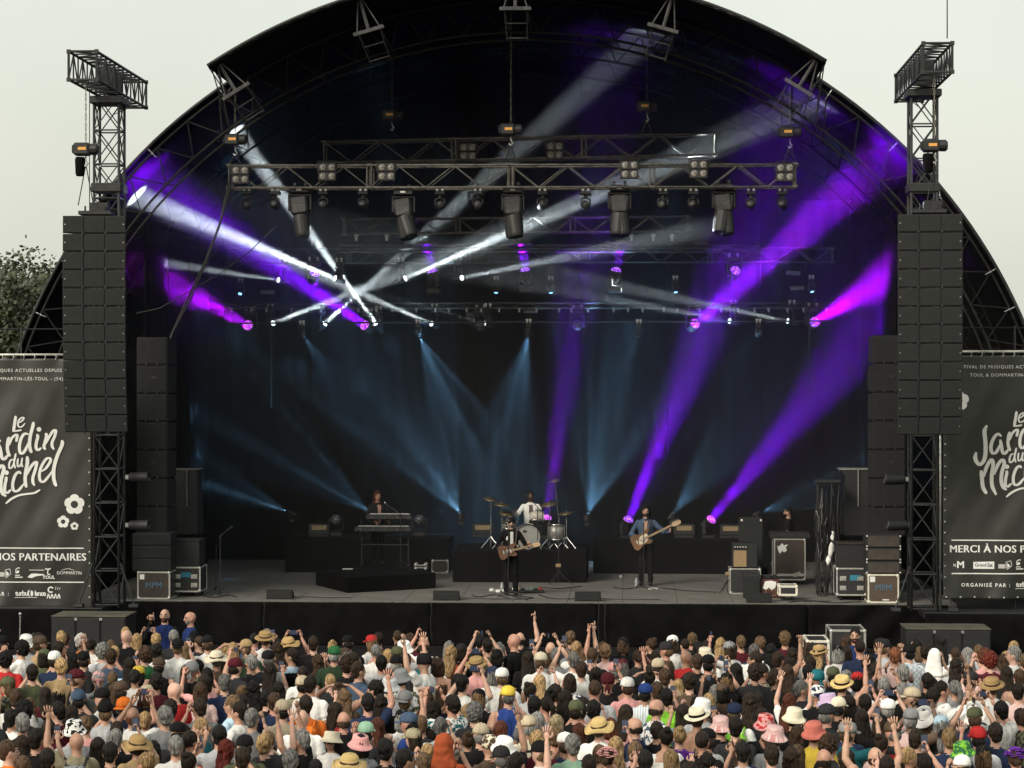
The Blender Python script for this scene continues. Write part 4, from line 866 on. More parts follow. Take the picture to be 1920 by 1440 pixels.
for k in range(3):
    lo, hi = pbox(248, 320, 1000, 1072, YL + .06, .7); h = (hi.z - zb) / (3 - k); lo.z = zb; hi.z = zb + h - .002; zb += h
    t = thing('speaker_box', 'low black speaker box in left stack of three, %s' % ('bottom', 'middle', 'top')[k], 'loudspeaker', lo, 'low stacked boxes'); mb = MB(); mb.box(lo, hi, .015); mb.build('cabinet', M_CAB, t); mb = MB(); mb.box((lo.x + .05, lo.y - .01, lo.z + .03), (hi.x - .05, lo.y - .001, hi.z - .03), .005); mb.build('grille', M_GRILLE, t)
def sidefill(u0, u1, v0, v1, v2, Y, side, base):
    lo, hi = pbox(u0, u1, v1, v2, Y, .75, base); t = thing('side_fill_subwoofer', 'grey side-fill subwoofer with paired handle holes at the %s' % side, 'loudspeaker', lo, 'side-fill speakers'); mb = MB(); mb.box(lo, hi, .012); mb.build('cabinet', M_CAB, t)
    for fx in (.25, .36, .64, .75): x = lo.x + (hi.x - lo.x) * fx; z = (lo.z + hi.z) / 2; mb = MB(); mb.box((x - .028, lo.y - .004, z - .06), (x + .028, lo.y - .0005, z + .06), .002); mb.build('handle_hole', M_RUBBER, t)
    zt = hi.z + .002; lo, hi = pbox(u0 + (4 if side == 'left' else -3), u1 - (0 if side == 'left' else 12), v0, v1, Y + .05, .6, zt); t = thing('side_fill_speaker', 'tall side-fill speaker standing on the %s side-fill subwoofer' % side, 'loudspeaker', lo, 'side-fill speakers'); W = hi.x - lo.x
    mb = MB(); mb.prism([(0, 0), (W, 0), (W, .0 + (hi.z - lo.z)), (0, hi.z - lo.z), (.0, (hi.z - lo.z) * .95), (W * .16, (hi.z - lo.z) * .82), (W * .16, (hi.z - lo.z) * .15)], .6, Matrix.Translation((lo.x, lo.y + .6, lo.z)) @ RX90); mb.build('cabinet', M_CAB, t)
    mb = MB(); mb.tube((lo.x + W * .62, lo.y - .03, lo.z), (lo.x + W * .62, lo.y - .03, hi.z + .02), .018); mb.box((lo.x - .06, lo.y - .02, hi.z + .002), (hi.x + .04, hi.y, hi.z + .03)); mb.build('bracket', M_STEEL if side == 'right' else M_ALU, t)
lo, hi = pbox(318, 372, 1003, 1120, 2.6, .8, DECK); t = plinth('side_fill_stand', 'black cloth-covered stand under the left side-fill speakers', lo, hi, M_RTOP, 'stand')
sidefill(316, 370, 882, 950, 1003, 2.6, 'left', hi.z + .002)
# --- right side
lo, hi = pbox(1627, 1686, 1077, 1133, .2, .75, DECK); t = case('flight_case', 'brown flight case lettered MPM, its sunlit edging coloured cream', lo, hi, mat('sunlit_brown_case_panel', (.085, .062, .045), .55, var=.15), M_EDGEW, latches=False); c = (lo + hi) / 2; lettering('MPM', (c.x, lo.y + .006, c.z + .02), .18, M_BLUEP, t, bold=.0)  # sunlight put into the colour: panel and edging paler than on the left case
mb = MB(); mb.box((lo.x + .05, lo.y + .004, hi.z - .17), (lo.x + .16, lo.y + .011, hi.z - .05)); mb.build('tag', M_PAPER, t); mb = MB(); mb.box((c.x - .02, lo.y + .004, lo.z + .06), (c.x + .12, lo.y + .011, lo.z + .085)); mb.build('tag', M_PAPER, t)
for sx, m_ in ((lo.x + .001, 0),): pass
zb = hi.z + .002
for k in range(3):
    lo, hi = pbox(1624, 1690, 1003, 1077, .22, .75); h = (hi.z - zb) / (3 - k); lo.z = zb; hi.z = zb + h - .002; zb += h
    t = thing('speaker_box', 'low grey speaker box in right stack of three, %s' % ('bottom', 'middle', 'top')[k], 'loudspeaker', lo, 'low stacked boxes'); mb = MB(); mb.box(lo, hi, .018); mb.build('cabinet', M_CAB, t); mb = MB(); mb.box((lo.x + .04, lo.y - .012, lo.z + .03), (hi.x - .04, lo.y - .001, hi.z - .03), .005); mb.build('grille', mat('worn_brown_grille', (.05, .043, .036), .8, bump=.2, bscale=150), t)
    for x in (lo.x + .02, hi.x - .02):
        for z in (lo.z + .03, hi.z - .03): mb = MB(); mb.ell((x, lo.y + .0, z), (.025, .02, .025), 8, 5); mb.build('corner', M_EDGE, t)
lo, hi = pbox(1568, 1626, 1065, 1121, .8, .75, DECK); t = case('flight_case', 'flight case with cyan sticker and latches at the right', lo, hi, M_CASEK, M_EDGE, casters=True); c = (lo + hi) / 2; mb = MB(); mb.box((c.x - .04, lo.y + .002, c.z + .08), (c.x + .2, lo.y + .009, c.z + .2)); mb.build('sticker', M_CYAN, t)
HZ1 = hi.z; lo, hi = pbox(1572, 1624, 1021, 1065, .82, .7, HZ1 + .002); t = thing('equipment_rack', 'plain dark grey rack box on the cyan-stickered right case', 'rack', lo); mb = MB(); mb.box(lo, hi, .015); mb.build('body', M_CAB, t); mb = MB(); mb.box((lo.x - .03, lo.y - .02, hi.z), (hi.x + .03, hi.y, hi.z + .03), .006); mb.build('lid', M_CASE, t)
lo, hi = pbox(1580, 1640, 1005, 1105, 2.4, .8, DECK); plinth('side_fill_stand', 'black cloth-covered stand under the right side-fill speakers', lo, hi, M_RTOP, 'stand')
sidefill(1581, 1640, 881, 950, 1005, 2.4, 'right', hi.z + .002)
Yq = deck_y(1094); lo, hi = pbox(1451, 1511, 1010, 1094, Yq, .7, DECK); t = case('flight_case', 'tall brown flight case with white stickers before the technician', lo, hi, mat('dark_brown_case_panel', (.045, .032, .026), .55), M_EDGE, latches=False, casters=True)
lettering('BFS', (hi.x - .2, lo.y + .005, lo.z + .24), .13, M_PAPER, t, bold=.0).rotation_euler = (0, R(-18), 0)
mb = MB(); st = [(0, .0), (.06, .07), (.1, .03), (.17, .08), (.14, .16), (.2, .22), (.1, .2), (.05, .25), (-.02, .17), (-.06, .2), (-.04, .08)]; mb.prism(st, .005, Matrix.Translation((lo.x + .14, lo.y + .01, hi.z - .36)) @ RX90); mb.build('sticker', M_PAPER, t)
mb = MB(); mb.box((lo.x + .0, lo.y - .002, lo.z + .2), (hi.x, lo.y + .01, lo.z + .26), .004); mb.build('edging', M_EDGE, t)
CASE_TOP = hi.z
mb = MB(); mb.box((lo.x - .08, lo.y - .02, hi.z + .003), (hi.x + .1, hi.y, hi.z + .14), .015); t = tag(mb.build('mixing_desk', M_BLACK), 'low black mixing desk on the stickered flight case', 'mixing desk')
Y2 = deck_y(1124); lo, hi = pbox(1460, 1496, 1098, 1124, Y2, .5, DECK); t = case('equipment_dolly', 'small white-edged case on casters near the right front', lo, hi, M_CASEK, M_EDGEW, e=.05, casters=True, latches=False)
Ya = deck_y(1112); lo, hi = pbox(1368, 1427, 1066, 1112, Ya, .6, DECK); t = case('flight_case', 'open low flight case under the tan guitar amplifier', lo, hi, M_CASEK, M_EDGE, e=.028, latches=False); z = hi.z
lo, hi = pbox(1373, 1421, 1019, 1067, Ya + .05, .45, z + .002); t = thing('guitar_amplifier', 'tan-fronted guitar amplifier on an open flight case', 'amplifier', lo); W = hi.x - lo.x
mb = MB(); mb.box(lo, hi, .018); mb.build('cabinet', M_CAB, t); mb = MB(); mb.box((lo.x + .03, lo.y - .012, lo.z + .03), (lo.x + W * .56, lo.y - .001, hi.z - .16), .006); mb.build('grille', M_TAN, t); mb = MB(); mb.box((lo.x + .02, lo.y - .01, hi.z - .13), (lo.x + W * .56, lo.y - .001, hi.z - .03), .004); mb.build('control_panel', M_GRILLE, t)
for k in range(5): mb = MB(); mb.lathe([(.014, 0), (.012, .018)], 8, Matrix.Translation((lo.x + .06 + k * .06, lo.y - .01, hi.z - .08)) @ RX90); mb.build('knob', M_PAPER, t)
mb = MB(); mb.path([(lo.x + W * .3, lo.y + .2, hi.z), (lo.x + W * .32, lo.y + .2, hi.z + .04), (lo.x + W * .68, lo.y + .2, hi.z + .04), (lo.x + W * .7, lo.y + .2, hi.z)], .012); mb.build('handle', M_RUBBER, t)
lo, hi = pbox(1387, 1431, 972, 1078, Ya + .9, .5, DECK + .5); t = thing('speaker_cabinet', 'tall grey bass speaker cabinet behind the tan amplifier', 'loudspeaker', lo); mb = MB(); mb.box(lo, hi, .02); mb.build('cabinet', M_GRILLE, t)
c = (lo + hi) / 2; mb = MB()
for k in range(6):
    for zz in (.0, .2): mb.box((c.x - .16 + k * .06, lo.y - .004, c.z + .28 + zz), (c.x - .12 + k * .06, lo.y - .0005, c.z + .295 + zz))
mb.build('port_marks', M_RUBBER, t, kind='stuff')
for x in (lo.x + .05, hi.x - .05): mb = MB(); mb.ell((x, lo.y - .0, hi.z - .05), (.03, .02, .03), 8, 5); mb.build('corner', M_EDGE, t)
mb = MB(); mb.box((lo.x - .1, lo.y, DECK), (hi.x + .1, hi.y, DECK + .498), .01); mb.build('plinth', M_SKIRT, t)
Yb = deck_y(1120); lo, hi = pbox(1394, 1426, 1076, 1118, Yb, .35, DECK); t = thing('guitar_amplifier', 'small black guitar amplifier with chrome knobs beside the wedge', 'amplifier', lo); mb = MB(); mb.box(lo, hi, .015); mb.build('cabinet', M_CAB, t); mb = MB(); mb.box((lo.x + .02, lo.y - .01, lo.z + .03), (hi.x - .02, lo.y - .001, hi.z - .1), .004); mb.build('grille', M_GRILLE, t)
for k in range(5): mb = MB(); mb.lathe([(.014, 0), (.012, .02)], 8, Matrix.Translation((lo.x + .05 + k * .065, lo.y, hi.z - .05)) @ RX90); mb.build('knob', M_CHROME, t)
lo, hi = pbox(1426, 1461, 1086, 1125, Yb + .1, .35, DECK); t = thing('merchandise_crate', 'worn maroon box with torn white stickers at the right', 'crate', lo); mb = MB(); mb.box(lo, hi, .012); mb.build('body', mat('maroon_vinyl', (.06, .018, .016), .6), t)
mb = MB(); mb.prism([(0, 0), (.08, -.04), (.13, .02), (.2, -.05), (.28, .02), (.3, .14), (.18, .17), (.05, .15)], .004, Matrix.Translation((lo.x + .05, lo.y, hi.z - .2)) @ RX90); mb.build('sticker', M_PAPER, t)
mb = MB()
for a, b in (((.12, .06), (.34, .06)), ((.34, .06), (.34, .2)), ((.34, .2), (.12, .2)), ((.12, .2), (.12, .06))): mb.tube((lo.x + a[0], lo.y - .003, lo.z + a[1]), (lo.x + b[0], lo.y - .003, lo.z + b[1]), .006, n=4)
mb.build('stitching', M_TAN, t)
mb = MB(); rnd = random.Random(5)
for k in range(18): mb.tube((lo.x + rnd.uniform(0, .4), lo.y + rnd.uniform(.05, .3), hi.z + .012), (lo.x + rnd.uniform(0, .4), lo.y + rnd.uniform(.05, .3), hi.z + rnd.uniform(.03, .1)), .012, n=5)
mb.build('cable_pile', M_RUBBER, t, kind='stuff')

# rack of hanging cables and stands
p = atz(1552, 1118, DECK); t = thing('cable_rack', 'tall dark rack crowded with hanging cables and folded stands', 'rack', p); rnd = random.Random(11)
x0, x1 = at(1530, 1000, p.y).x, at(1577, 1000, p.y).x; zt = at(1552, 908, p.y).z
mb = MB()
for x in (x0 + .05, x1 - .05):
    for y in (p.y, p.y + .4): mb.tube((x, y, DECK), (x, y, zt), .018)
mb.tube((x0, p.y, zt), (x1, p.y, zt), .02); mb.tube((x0, p.y + .4, zt), (x1, p.y + .4, zt), .02); mb.box((x0 - .02, p.y - .05, zt), (x1 + .02, p.y + .45, zt + .1), .04); mb.build('frame', M_BLACK, t)
mb = MB()
for k in range(46):
    x = rnd.uniform(x0, x1); y = p.y + rnd.uniform(-.1, .45); z = rnd.uniform(DECK + .5, zt); L = rnd.uniform(.4, 1.3); mb.path([(x, y, z), (x + rnd.uniform(-.06, .06), y - .03, z - L * .5), (x + rnd.uniform(-.15, .15), y, max(DECK + .03, z - L)), (x + rnd.uniform(-.1, .1), y + .05, max(DECK + .2, z - L * .6))], rnd.uniform(.008, .018), 5)
mb.build('cables', M_RUBBER, t, kind='stuff')
mb = MB()
for k in range(16): x = rnd.uniform(x0, x1); y = p.y - rnd.uniform(.02, .14); z = rnd.uniform(DECK + .4, zt - .2); mb.tube((x, y, z), (x + rnd.uniform(-.08, .08), y, z + rnd.uniform(.15, .5)), .009, n=5)
mb.build('stand_tubes', M_CHROME, t, kind='stuff')
for k, (du, dv, sz, m_) in enumerate(((1558, 1030, .16, M_PAPER), (1562, 1005, .10, M_PAPER), (1553, 1050, .12, M_PAPER), (1570, 1048, .09, mat('hi_vis_yellow', (.55, .6, .05), .6)))):
    c = at(du, dv, p.y - .1); mb = MB(); mb.ell(c, (sz * .35, .05, sz), 9, 7)
    mb.v = [tuple(Vector(v) + .05 * noise.noise_vector(Vector(v) * 9)) for v in mb.v]; mb.build('hanging_cloth', m_, t, smooth=True)

# mic stands
def stand(u, vb, h, label, boom=None, name='microphone_stand', cat='microphone stand', yellow=False, zb=DECK, dx=0, r=.011):
    p = atz(u, vb, zb); t = thing(name, label, cat, p, 'microphone stands'); mb = MB(); mb.tube(p + Vector((0, 0, .02)), p + Vector((dx, 0, h)), r); mb.build('pole', M_BLACK, t)
    for k in range(3): a = R(90 + 120 * k + 20); mb = MB(); mb.tube(p + Vector((0, 0, .16 if yellow is False else .3)), p + Vector((.32 * math.cos(a), .32 * math.sin(a), .012)), .010); mb.build('leg', M_BLACK, t)
    if yellow: mb = MB(); mb.box(p + Vector((-.06, -.04, .4)), p + Vector((.06, .04, .48)), .01); mb.build('collar', M_TAN, t)
    if boom is not None:
        a = p + Vector((dx, 0, h)); b = a + Vector(boom); mb = MB(); mb.tube(a - Vector(boom) * .3, b, .009); mb.build('boom', M_BLACK, t)
        d = Vector(boom).normalized(); mb = MB(); mb.tube(b, b + d * .14, .014, .018); mb.ell(b + d * .17, (.028, .028, .03), 10, 6); mb.build('microphone', M_BLACK, t, smooth=True)
    return t
stand(413, 1119, 1.35, 'microphone stand with tripod base at the left of the stage', (.12, 0, .1)); stand(405, 1113, 1.1, 'shorter spare microphone stand at the left of the stage')
stand(953, 1118, 1.45, 'microphone stand in front of the singer', (-.05, .25, .12)); stand(1207, 1101, 1.5, 'microphone stand in front of the bass player', (.06, .22, .06)); stand(1047, 1095, .98, 'tripod guitar stand with pale collar beside the drum riser', None, name='guitar_stand', cat='guitar stand', yellow=True)
stand(1600, 1121, 1.3, 'thin stand before the cyan-stickered right case', None); stand(1365, 1112, .75, 'low tripod stand left of the open flight case', None, yellow=True)

# strobe panels on the rear platform
for u, v in ((598, 990), (905, 990), (1283, 991), (1370, 992)):
    p = at(u, v, YR + .3); t = thing('strobe_light', 'amber-lensed strobe panel on the rear platform', 'stage light', p, 'strobe panels'); mb = MB(); mb.box(p + Vector((-.27, 0, -.16)), p + Vector((.27, .15, .11)), .012); mb.build('housing', M_BLACK, t); mb = MB(); mb.box(p + Vector((-.19, -.012, -.05)), p + Vector((.19, -.001, .07)), .004); mb.build('lens', mat('amber_strobe_lens', (.30, .22, .12), .4), t)
    mb = MB(); mb.box(p + Vector((-.25, .02, ZR - p.z + .002)), p + Vector((.25, .14, -.16))); mb.build('foot', M_BLACK, t)
# small things on the deck
lo, hi = pbox(809, 841, 1050, 1074, deck_y(1075), .3, DECK); t = case('tool_case', 'small dark case with silver edges beside the drum riser', lo, hi, M_CASEK, M_EDGE, e=.022, latches=False, group='small cases', cat='tool case')
lo, hi = pbox(777, 800, 1064, 1075, deck_y(1090), .25, KZ + .001); t = case('tool_case', 'tiny case with silver edge on the keyboard riser', lo, hi, M_CASEK, M_EDGE, e=.018, latches=False, group='small cases', cat='tool case')
p = at(652, 1074, 4.2); mb = MB(); mb.box((p.x - .12, p.y - .1, KZ + .002), (p.x + .12, p.y + .1, KZ + .012), .002); tag(mb.build('set_list', M_PAPER), 'white sheet of paper lying on the keyboard riser', 'paper')
p = atz(1224, 1104, DECK); mb = MB(); mb.box((p.x - .11, p.y - .15, DECK + .004), (p.x + .11, p.y + .15, DECK + .01)); tag(mb.build('set_list', M_PAPER), 'white set list on the deck by the bass player', 'paper')
for u, v, lab in ((1193, 1101, 'clear water bottle on the deck by the bass player'), (1164, 1086, 'small pale cup on the deck left of the bass player'), (941, 1110, 'clear water bottle at the feet of the singer')):
    p = atz(u, v, DECK); mb = MB(); mb.lathe([(.033, 0), (.036, .02), (.034, .09), (.036, .15), (.015, .2), (.014, .225)] if 'bottle' in lab else [(.03, 0), (.038, .1), (.034, .1)], 12, Matrix.Translation(p)); tag(mb.build('bottle' if 'bottle' in lab else 'cup', mat('clear_plastic', (.35, .37, .38), .15, var=.05), smooth=True), lab, 'bottle' if 'bottle' in lab else 'cup')
# pedalboards and cables at the singer's feet
p = atz(985, 1111, DECK); t = thing('pedalboard', 'black pedalboard with small effect pedals at the singer\'s feet', 'pedalboard', p); mb = MB(); mb.box(p + Vector((-.42, -.15, .01)), p + Vector((.42, .15, .06)), .01); mb.build('board', M_BLACK, t); rnd = random.Random(3)
for k in range(8):
    q = p + Vector((-.36 + k * .1, rnd.uniform(-.06, .04), .062)); mb = MB(); mb.box(q + Vector((-.04, -.06, 0)), q + Vector((.04, .06, .045)), .008); mb.build('pedal', [M_CASEK, M_PAPER, M_TAN, M_CASEK, M_STEEL, mat('mint_pedal', (.2, .35, .25), .4), M_CASEK, M_RED][k], t)
t = thing('pedal_cluster', 'loose silver pedals and cables left of the singer', 'pedals', atz(938, 1112, DECK))
for k in range(5): q = atz(922 + k * 6, 1109 + (k % 3), DECK) + Vector((0, 0, .005)); mb = MB(); mb.box(q + Vector((-.05, -.07, 0)), q + Vector((.05, .07, .06)), .01); mb.build('pedal', M_STEEL if k % 2 else M_PAPER, t)
def floor_cable(pts, label):
    mb = MB(); q = [atz(u, v, DECK) + Vector((0, 0, .012)) for u, v in pts]; P = spline([(a.x, a.y) for a in q], 8); mb.path([(a.x, a.y, DECK + .012) for a in P], .011, 5); tag(mb.build('floor_cable', M_RUBBER, smooth=True), label, 'cable', 'floor cables')
floor_cable([(885, 1117), (900, 1120), (930, 1116), (960, 1124), (1000, 1122), (960, 1118), (990, 1126)], 'black cable coiling on the deck before the singer')
floor_cable([(1010, 1116), (1030, 1122), (1060, 1124), (1090, 1123)], 'black cable running from pedalboard to the wedge monitor'); floor_cable([(1240, 1103), (1280, 1108), (1320, 1110), (1345, 1111)], 'black cable running right from the bass player')
floor_cable([(1150, 1102), (1175, 1105), (1200, 1102), (1230, 1106)], 'black cable lying left of the bass player'); floor_cable([(1010, 1102), (1050, 1104), (1090, 1100)], 'thin cable on the deck before the drum riser'); floor_cable([(1480, 1130), (1520, 1127), (1560, 1131), (1615, 1129)], 'black cable along the right front edge of the deck')
floor_cable([(380, 1118), (400, 1121), (430, 1117), (445, 1121)], 'black cable by the left microphone stands')

# ------------------------------------------------------------------ keyboards
ky = deck_y(1100) + 1.2
for u0, u1, vt, vb, lab in ((686, 772, 965, 974, 'upper keyboard of the two-tier stand'), (664, 771, 988, 997, 'lower keyboard of the two-tier stand')):
    lo, hi = pbox(u0, u1, vt, vb, ky, .32); t = thing('keyboard', lab, 'keyboard', lo, 'stage keyboards'); mb = MB(); mb.box(lo, hi, .012); mb.build('body', M_BLACK, t); mb = MB(); mb.box((lo.x + .08, hi.y - .16, hi.z + .001), (hi.x - .08, hi.y - .02, hi.z + .012)); mb.build('keys', M_PAPER, t)
    for k in range(4): mb = MB(); mb.tube((lo.x + .15 + k * .3, lo.y - .004, (lo.z + hi.z) / 2), (lo.x + .15 + k * .3, lo.y + .01, (lo.z + hi.z) / 2), .012); mb.build('socket', M_CHROME, t)
    if 'lower' in lab: KL = (lo.copy(), hi.copy())
    else: KU = (lo.copy(), hi.copy())
t = thing('keyboard_stand', 'black two-tier keyboard stand on the low riser', 'stand', (KL[0].x, ky, KZ)); mb = MB()
for x in (KL[0].x + .15, KL[1].x - .1): mb.tube((x, ky + .3, KZ), (x, ky + .3, KU[0].z), .02); mb.tube((x, ky + .3, KU[0].z - .005), (x, ky, KU[0].z - .012), .015); mb.tube((x, ky + .3, KL[0].z - .016), (x, ky, KL[0].z - .016), .015); mb.tube((x, ky - .05, KZ + .015), (x, ky + .6, KZ + .015), .02)
mb.tube((KL[0].x + .15, ky + .3, KZ + .5), (KL[1].x - .1, ky + .3, KZ + .5), .018); mb.build('frame', M_BLACK, t)
p = at(752, 963, ky + .1); t = thing('microphone_stand', 'microphone stand in front of the keyboard player', 'microphone stand', (p.x, p.y, KZ), 'microphone stands'); mb = MB(); mb.tube((p.x, p.y - .15, KZ), (p.x, p.y - .15, p.z), .011); mb.build('pole', M_BLACK, t); mb = MB(); mb.tube((p.x, p.y - .15, p.z), at(722, 944, ky + .12), .01); mb.build('boom', M_BLACK, t); mb = MB(); mb.ell(at(722, 943, ky + .14), (.03, .03, .03), 10, 6); mb.build('microphone', M_CHROME, t, smooth=True)
for k in range(3): a = R(120 * k); mb = MB(); mb.tube((p.x, p.y - .15, KZ + .15), (p.x + .25 * math.cos(a), p.y - .15 + .25 * math.sin(a), KZ + .01), .01); mb.build('leg', M_BLACK, t)

# ------------------------------------------------------------------ drums
M_DRUM = mat('silver_sparkle_wrap', (.30, .29, .27), .35, .3, var=.3, scale=80); M_HEADW = mat('white_drum_head', (.62, .61, .57), .5, var=.06); M_CYM = mat('dull_bronze_cymbal', (.20, .16, .09), .35, .7, var=.2); M_CREAM = mat('cream_pearl_wrap', (.50, .46, .36), .35, var=.15)
def drum(name, label, c, r, L, axis, m, front=None, feet=None):
    M = Matrix.Translation(c) @ axis; t = thing(name, label, 'drum', c, 'drum kit'); mb = MB(); mb.lathe([(r, -L / 2), (r, L / 2)], 28, M); mb.build('shell', m, t, smooth=True)
    for z in (-L / 2, L / 2): mb = MB(); mb.lathe([(r + .002, z - .02), (r + .018, z - .02), (r + .018, z + .02), (r + .002, z + .02)], 28, M, caps=False); mb.build('hoop', M_CHROME if name != 'bass_drum' else M_BLACK, t, smooth=True)
    for z in (-L / 2 - .002, L / 2 + .002): mb = MB(); mb.lathe([(.0, z), (r, z)], 28, M); mb.build('drum_head', M_HEADW, t)
    for k in range(8): a = 2 * math.pi * k / 8; mb = MB(); mb.tube(M @ Vector((r * 1.02 * math.cos(a), r * 1.02 * math.sin(a), -L * .4)), M @ Vector((r * 1.02 * math.cos(a), r * 1.02 * math.sin(a), L * .4)), .01); mb.build('lug', M_CHROME, t)
    if feet:
        for k in range(3): a = R(90 + 120 * k); x, y = c[0] + (r + .03) * math.cos(a), c[1] + (r + .03) * math.sin(a); mb = MB(); mb.tube((x, y, DRZ), (x, y, c[2] + .05), .01); mb.build('leg', M_CHROME, t)
    return t
dy = YDR + .45; AX = Matrix.Rotation(R(90), 4, 'X')
c = at(989, 1003, dy); c.z = DRZ + .305; t = drum('bass_drum', 'bass drum with white front head and small dark oval mark', c, .29, .38, AX @ Matrix.Rotation(R(8), 4, 'Y'), M_DRUM)
mb = MB(); mb.ell(c + Vector((-.06, -.205, .14)), (.06, .006, .035), 12, 6); mb.build('badge', M_RUBBER, t)
for s in (-1, 1): mb = MB(); mb.tube(c + Vector((s * .2, .0, -.2)), Vector((c.x + s * .34, c.y - .12, DRZ + .01)), .012); mb.build('spur', M_CHROME, t)
drum('rack_tom', 'pale rack tom above the bass drum', at(1006, 969, dy + .15), .17, .24, Matrix.Rotation(R(-18), 4, 'X'), M_CREAM)
mb = MB(); a = at(1006, 981, dy + .15); mb.tube(a, (a.x - .05, a.y + .05, DRZ + .58), .016); tag(mb.build('tom_mount', M_CHROME), 'chrome post between the rack tom and the bass drum', 'drum hardware')
c = at(1043, 996, dy + .35); c.z = DRZ + .4; drum('floor_tom', 'floor tom standing right of the bass drum', c, .2, .36, Matrix.Identity(4), M_DRUM, feet=True)
c = at(955, 985, dy + .5); c.z = DRZ + .56; drum('snare_drum', 'snare drum left of the bass drum', c, .18, .15, Matrix.Rotation(R(6), 4, 'X'), M_DRUM)
mb = MB(); mb.tube((c.x, c.y, DRZ), (c.x, c.y, c.z - .08), .012)
for k in range(3): a = R(120 * k); mb.tube((c.x, c.y, DRZ + .2), (c.x + .2 * math.cos(a), c.y + .2 * math.sin(a), DRZ + .01), .01); mb.tube((c.x, c.y, c.z - .2), (c.x + .14 * math.cos(a), c.y + .14 * math.sin(a), c.z - .08), .01)
tag(mb.build('snare_stand', M_CHROME), 'chrome tripod stand under the snare drum', 'drum hardware')
def cymbal(u, v, r, tilt, label, hat=False, Y=None, xo=0):
    c = at(u, v, Y or dy + .3); t = thing('cymbal_stand', label, 'cymbal', (c.x, c.y, DRZ), 'cymbal stands'); mb = MB(); bx = Vector((c.x + xo, c.y + .05, DRZ)); mb.tube(bx, (bx.x, bx.y, DRZ + .75), .013); mb.tube((bx.x, bx.y, DRZ + .72), c - Vector((0, 0, .02)), .010)
    mb.build('pole', M_CHROME, t)
    for k in range(3): a = R(90 + 120 * k); mb = MB(); mb.tube((bx.x, bx.y, DRZ + .28), (bx.x + .26 * math.cos(a), bx.y + .26 * math.sin(a), DRZ + .01), .011); mb.build('leg', M_CHROME, t)
    for dz in ((0, .03) if hat else (0,)): mb = MB(); mb.lathe([(r, 0), (r * .5, .012), (r * .18, .02), (r * .14, .04), (0, .05)], 28, Matrix.Translation(c + Vector((0, 0, dz))) @ Matrix.Rotation(R(tilt[0]), 4, 'X') @ Matrix.Rotation(R(tilt[1]), 4, 'Y')); mb.build('cymbal', M_CYM, t, smooth=True)
    mb = MB(); mb.tube(c, c + Vector((0, 0, .09)), .008); mb.build('wing_nut', M_CHROME, t)
cymbal(920, 936, .2, (12, 8), 'crash cymbal on tall stand at far left of the kit'); cymbal(941, 946, .22, (10, 5), 'cymbal on stand just left of the drummer', Y=dy + .15); cymbal(950, 964, .19, (14, 4), 'hi-hat pair left of the drummer', hat=True); cymbal(1030, 945, .24, (14, -10), 'ride cymbal right of the drummer'); cymbal(1062, 962, .2, (10, -8), 'low cymbal at the far right of the kit'); cymbal(1040, 902, .14, (16, -12), 'small high cymbal above the drummer', xo=.1)
stand(1008, 1033, 1.05, 'short overhead microphone stand over the drum kit', (-.2, 0, .2), zb=DRZ); 

# ------------------------------------------------------------------ subwoofers and cases in the pit
for u0, u1, vt, Y, lab in ((96, 236, 1157, -2.7, 'left'), (1699, 1858, 1181, -2.9, 'right')):
    a, b = at(u0, vt, Y), at(u1, vt, Y); W = (b.x - a.x); t = thing('ground_subwoofers', 'row of wide black ground subwoofers in the %s of the pit' % lab, 'loudspeakers', ((a.x + b.x) / 2, Y, GZ), 'ground subwoofers'); n = 3; rows = 1; H = a.z - GZ
    for r_ in range(rows):
        for k in range(n):
            x0 = a.x + W * k / n; mb = MB(); mb.box((x0 + .004, Y, GZ + .003), (x0 + W / n - .004, Y + 1.0, GZ + H - .003), .012); cb = mb.build('cabinet', M_CAB, t); mb = MB(); mb.box((x0 + .03, Y - .015, GZ + .03), (x0 + W / n - .03, Y - .001, GZ + H - .03), .006); mb.build('grille', mat('dark_sub_grille', (.012, .012, .0125), .8, bump=.2, bscale=200), cb)
    mb = MB(); mb.box((a.x - .01, Y - .01, a.z + .001), (b.x + .01, Y + 1.02, a.z + .03), .01); mb.build('top_board', mat('weathered_board', (.075, .07, .05), .8, var=.35, scale=3, bump=.2, bscale=20), t)
    for k in (1, 2): x = a.x + W * k / n; mb = MB(); mb.box((x - .03, Y - .03, a.z - .07), (x + .03, Y - .016, a.z - .01), .004); mb.build('latch', M_STEEL, t)
lo, hi = pbox(1556, 1624, 1181, 1230, -3.6, 1.0, GZ); case('flight_case', 'large open flight case with silver rim in the pit', lo, hi, M_CASEK, M_EDGE, e=.045, latches=False)
lo, hi = pbox(1512, 1556, 1201, 1240, -4.2, 1.0, GZ); case('flight_case', 'lower white-edged flight case in the pit beside the larger one', lo, hi, M_CASEK, M_EDGEW, e=.05, latches=False)
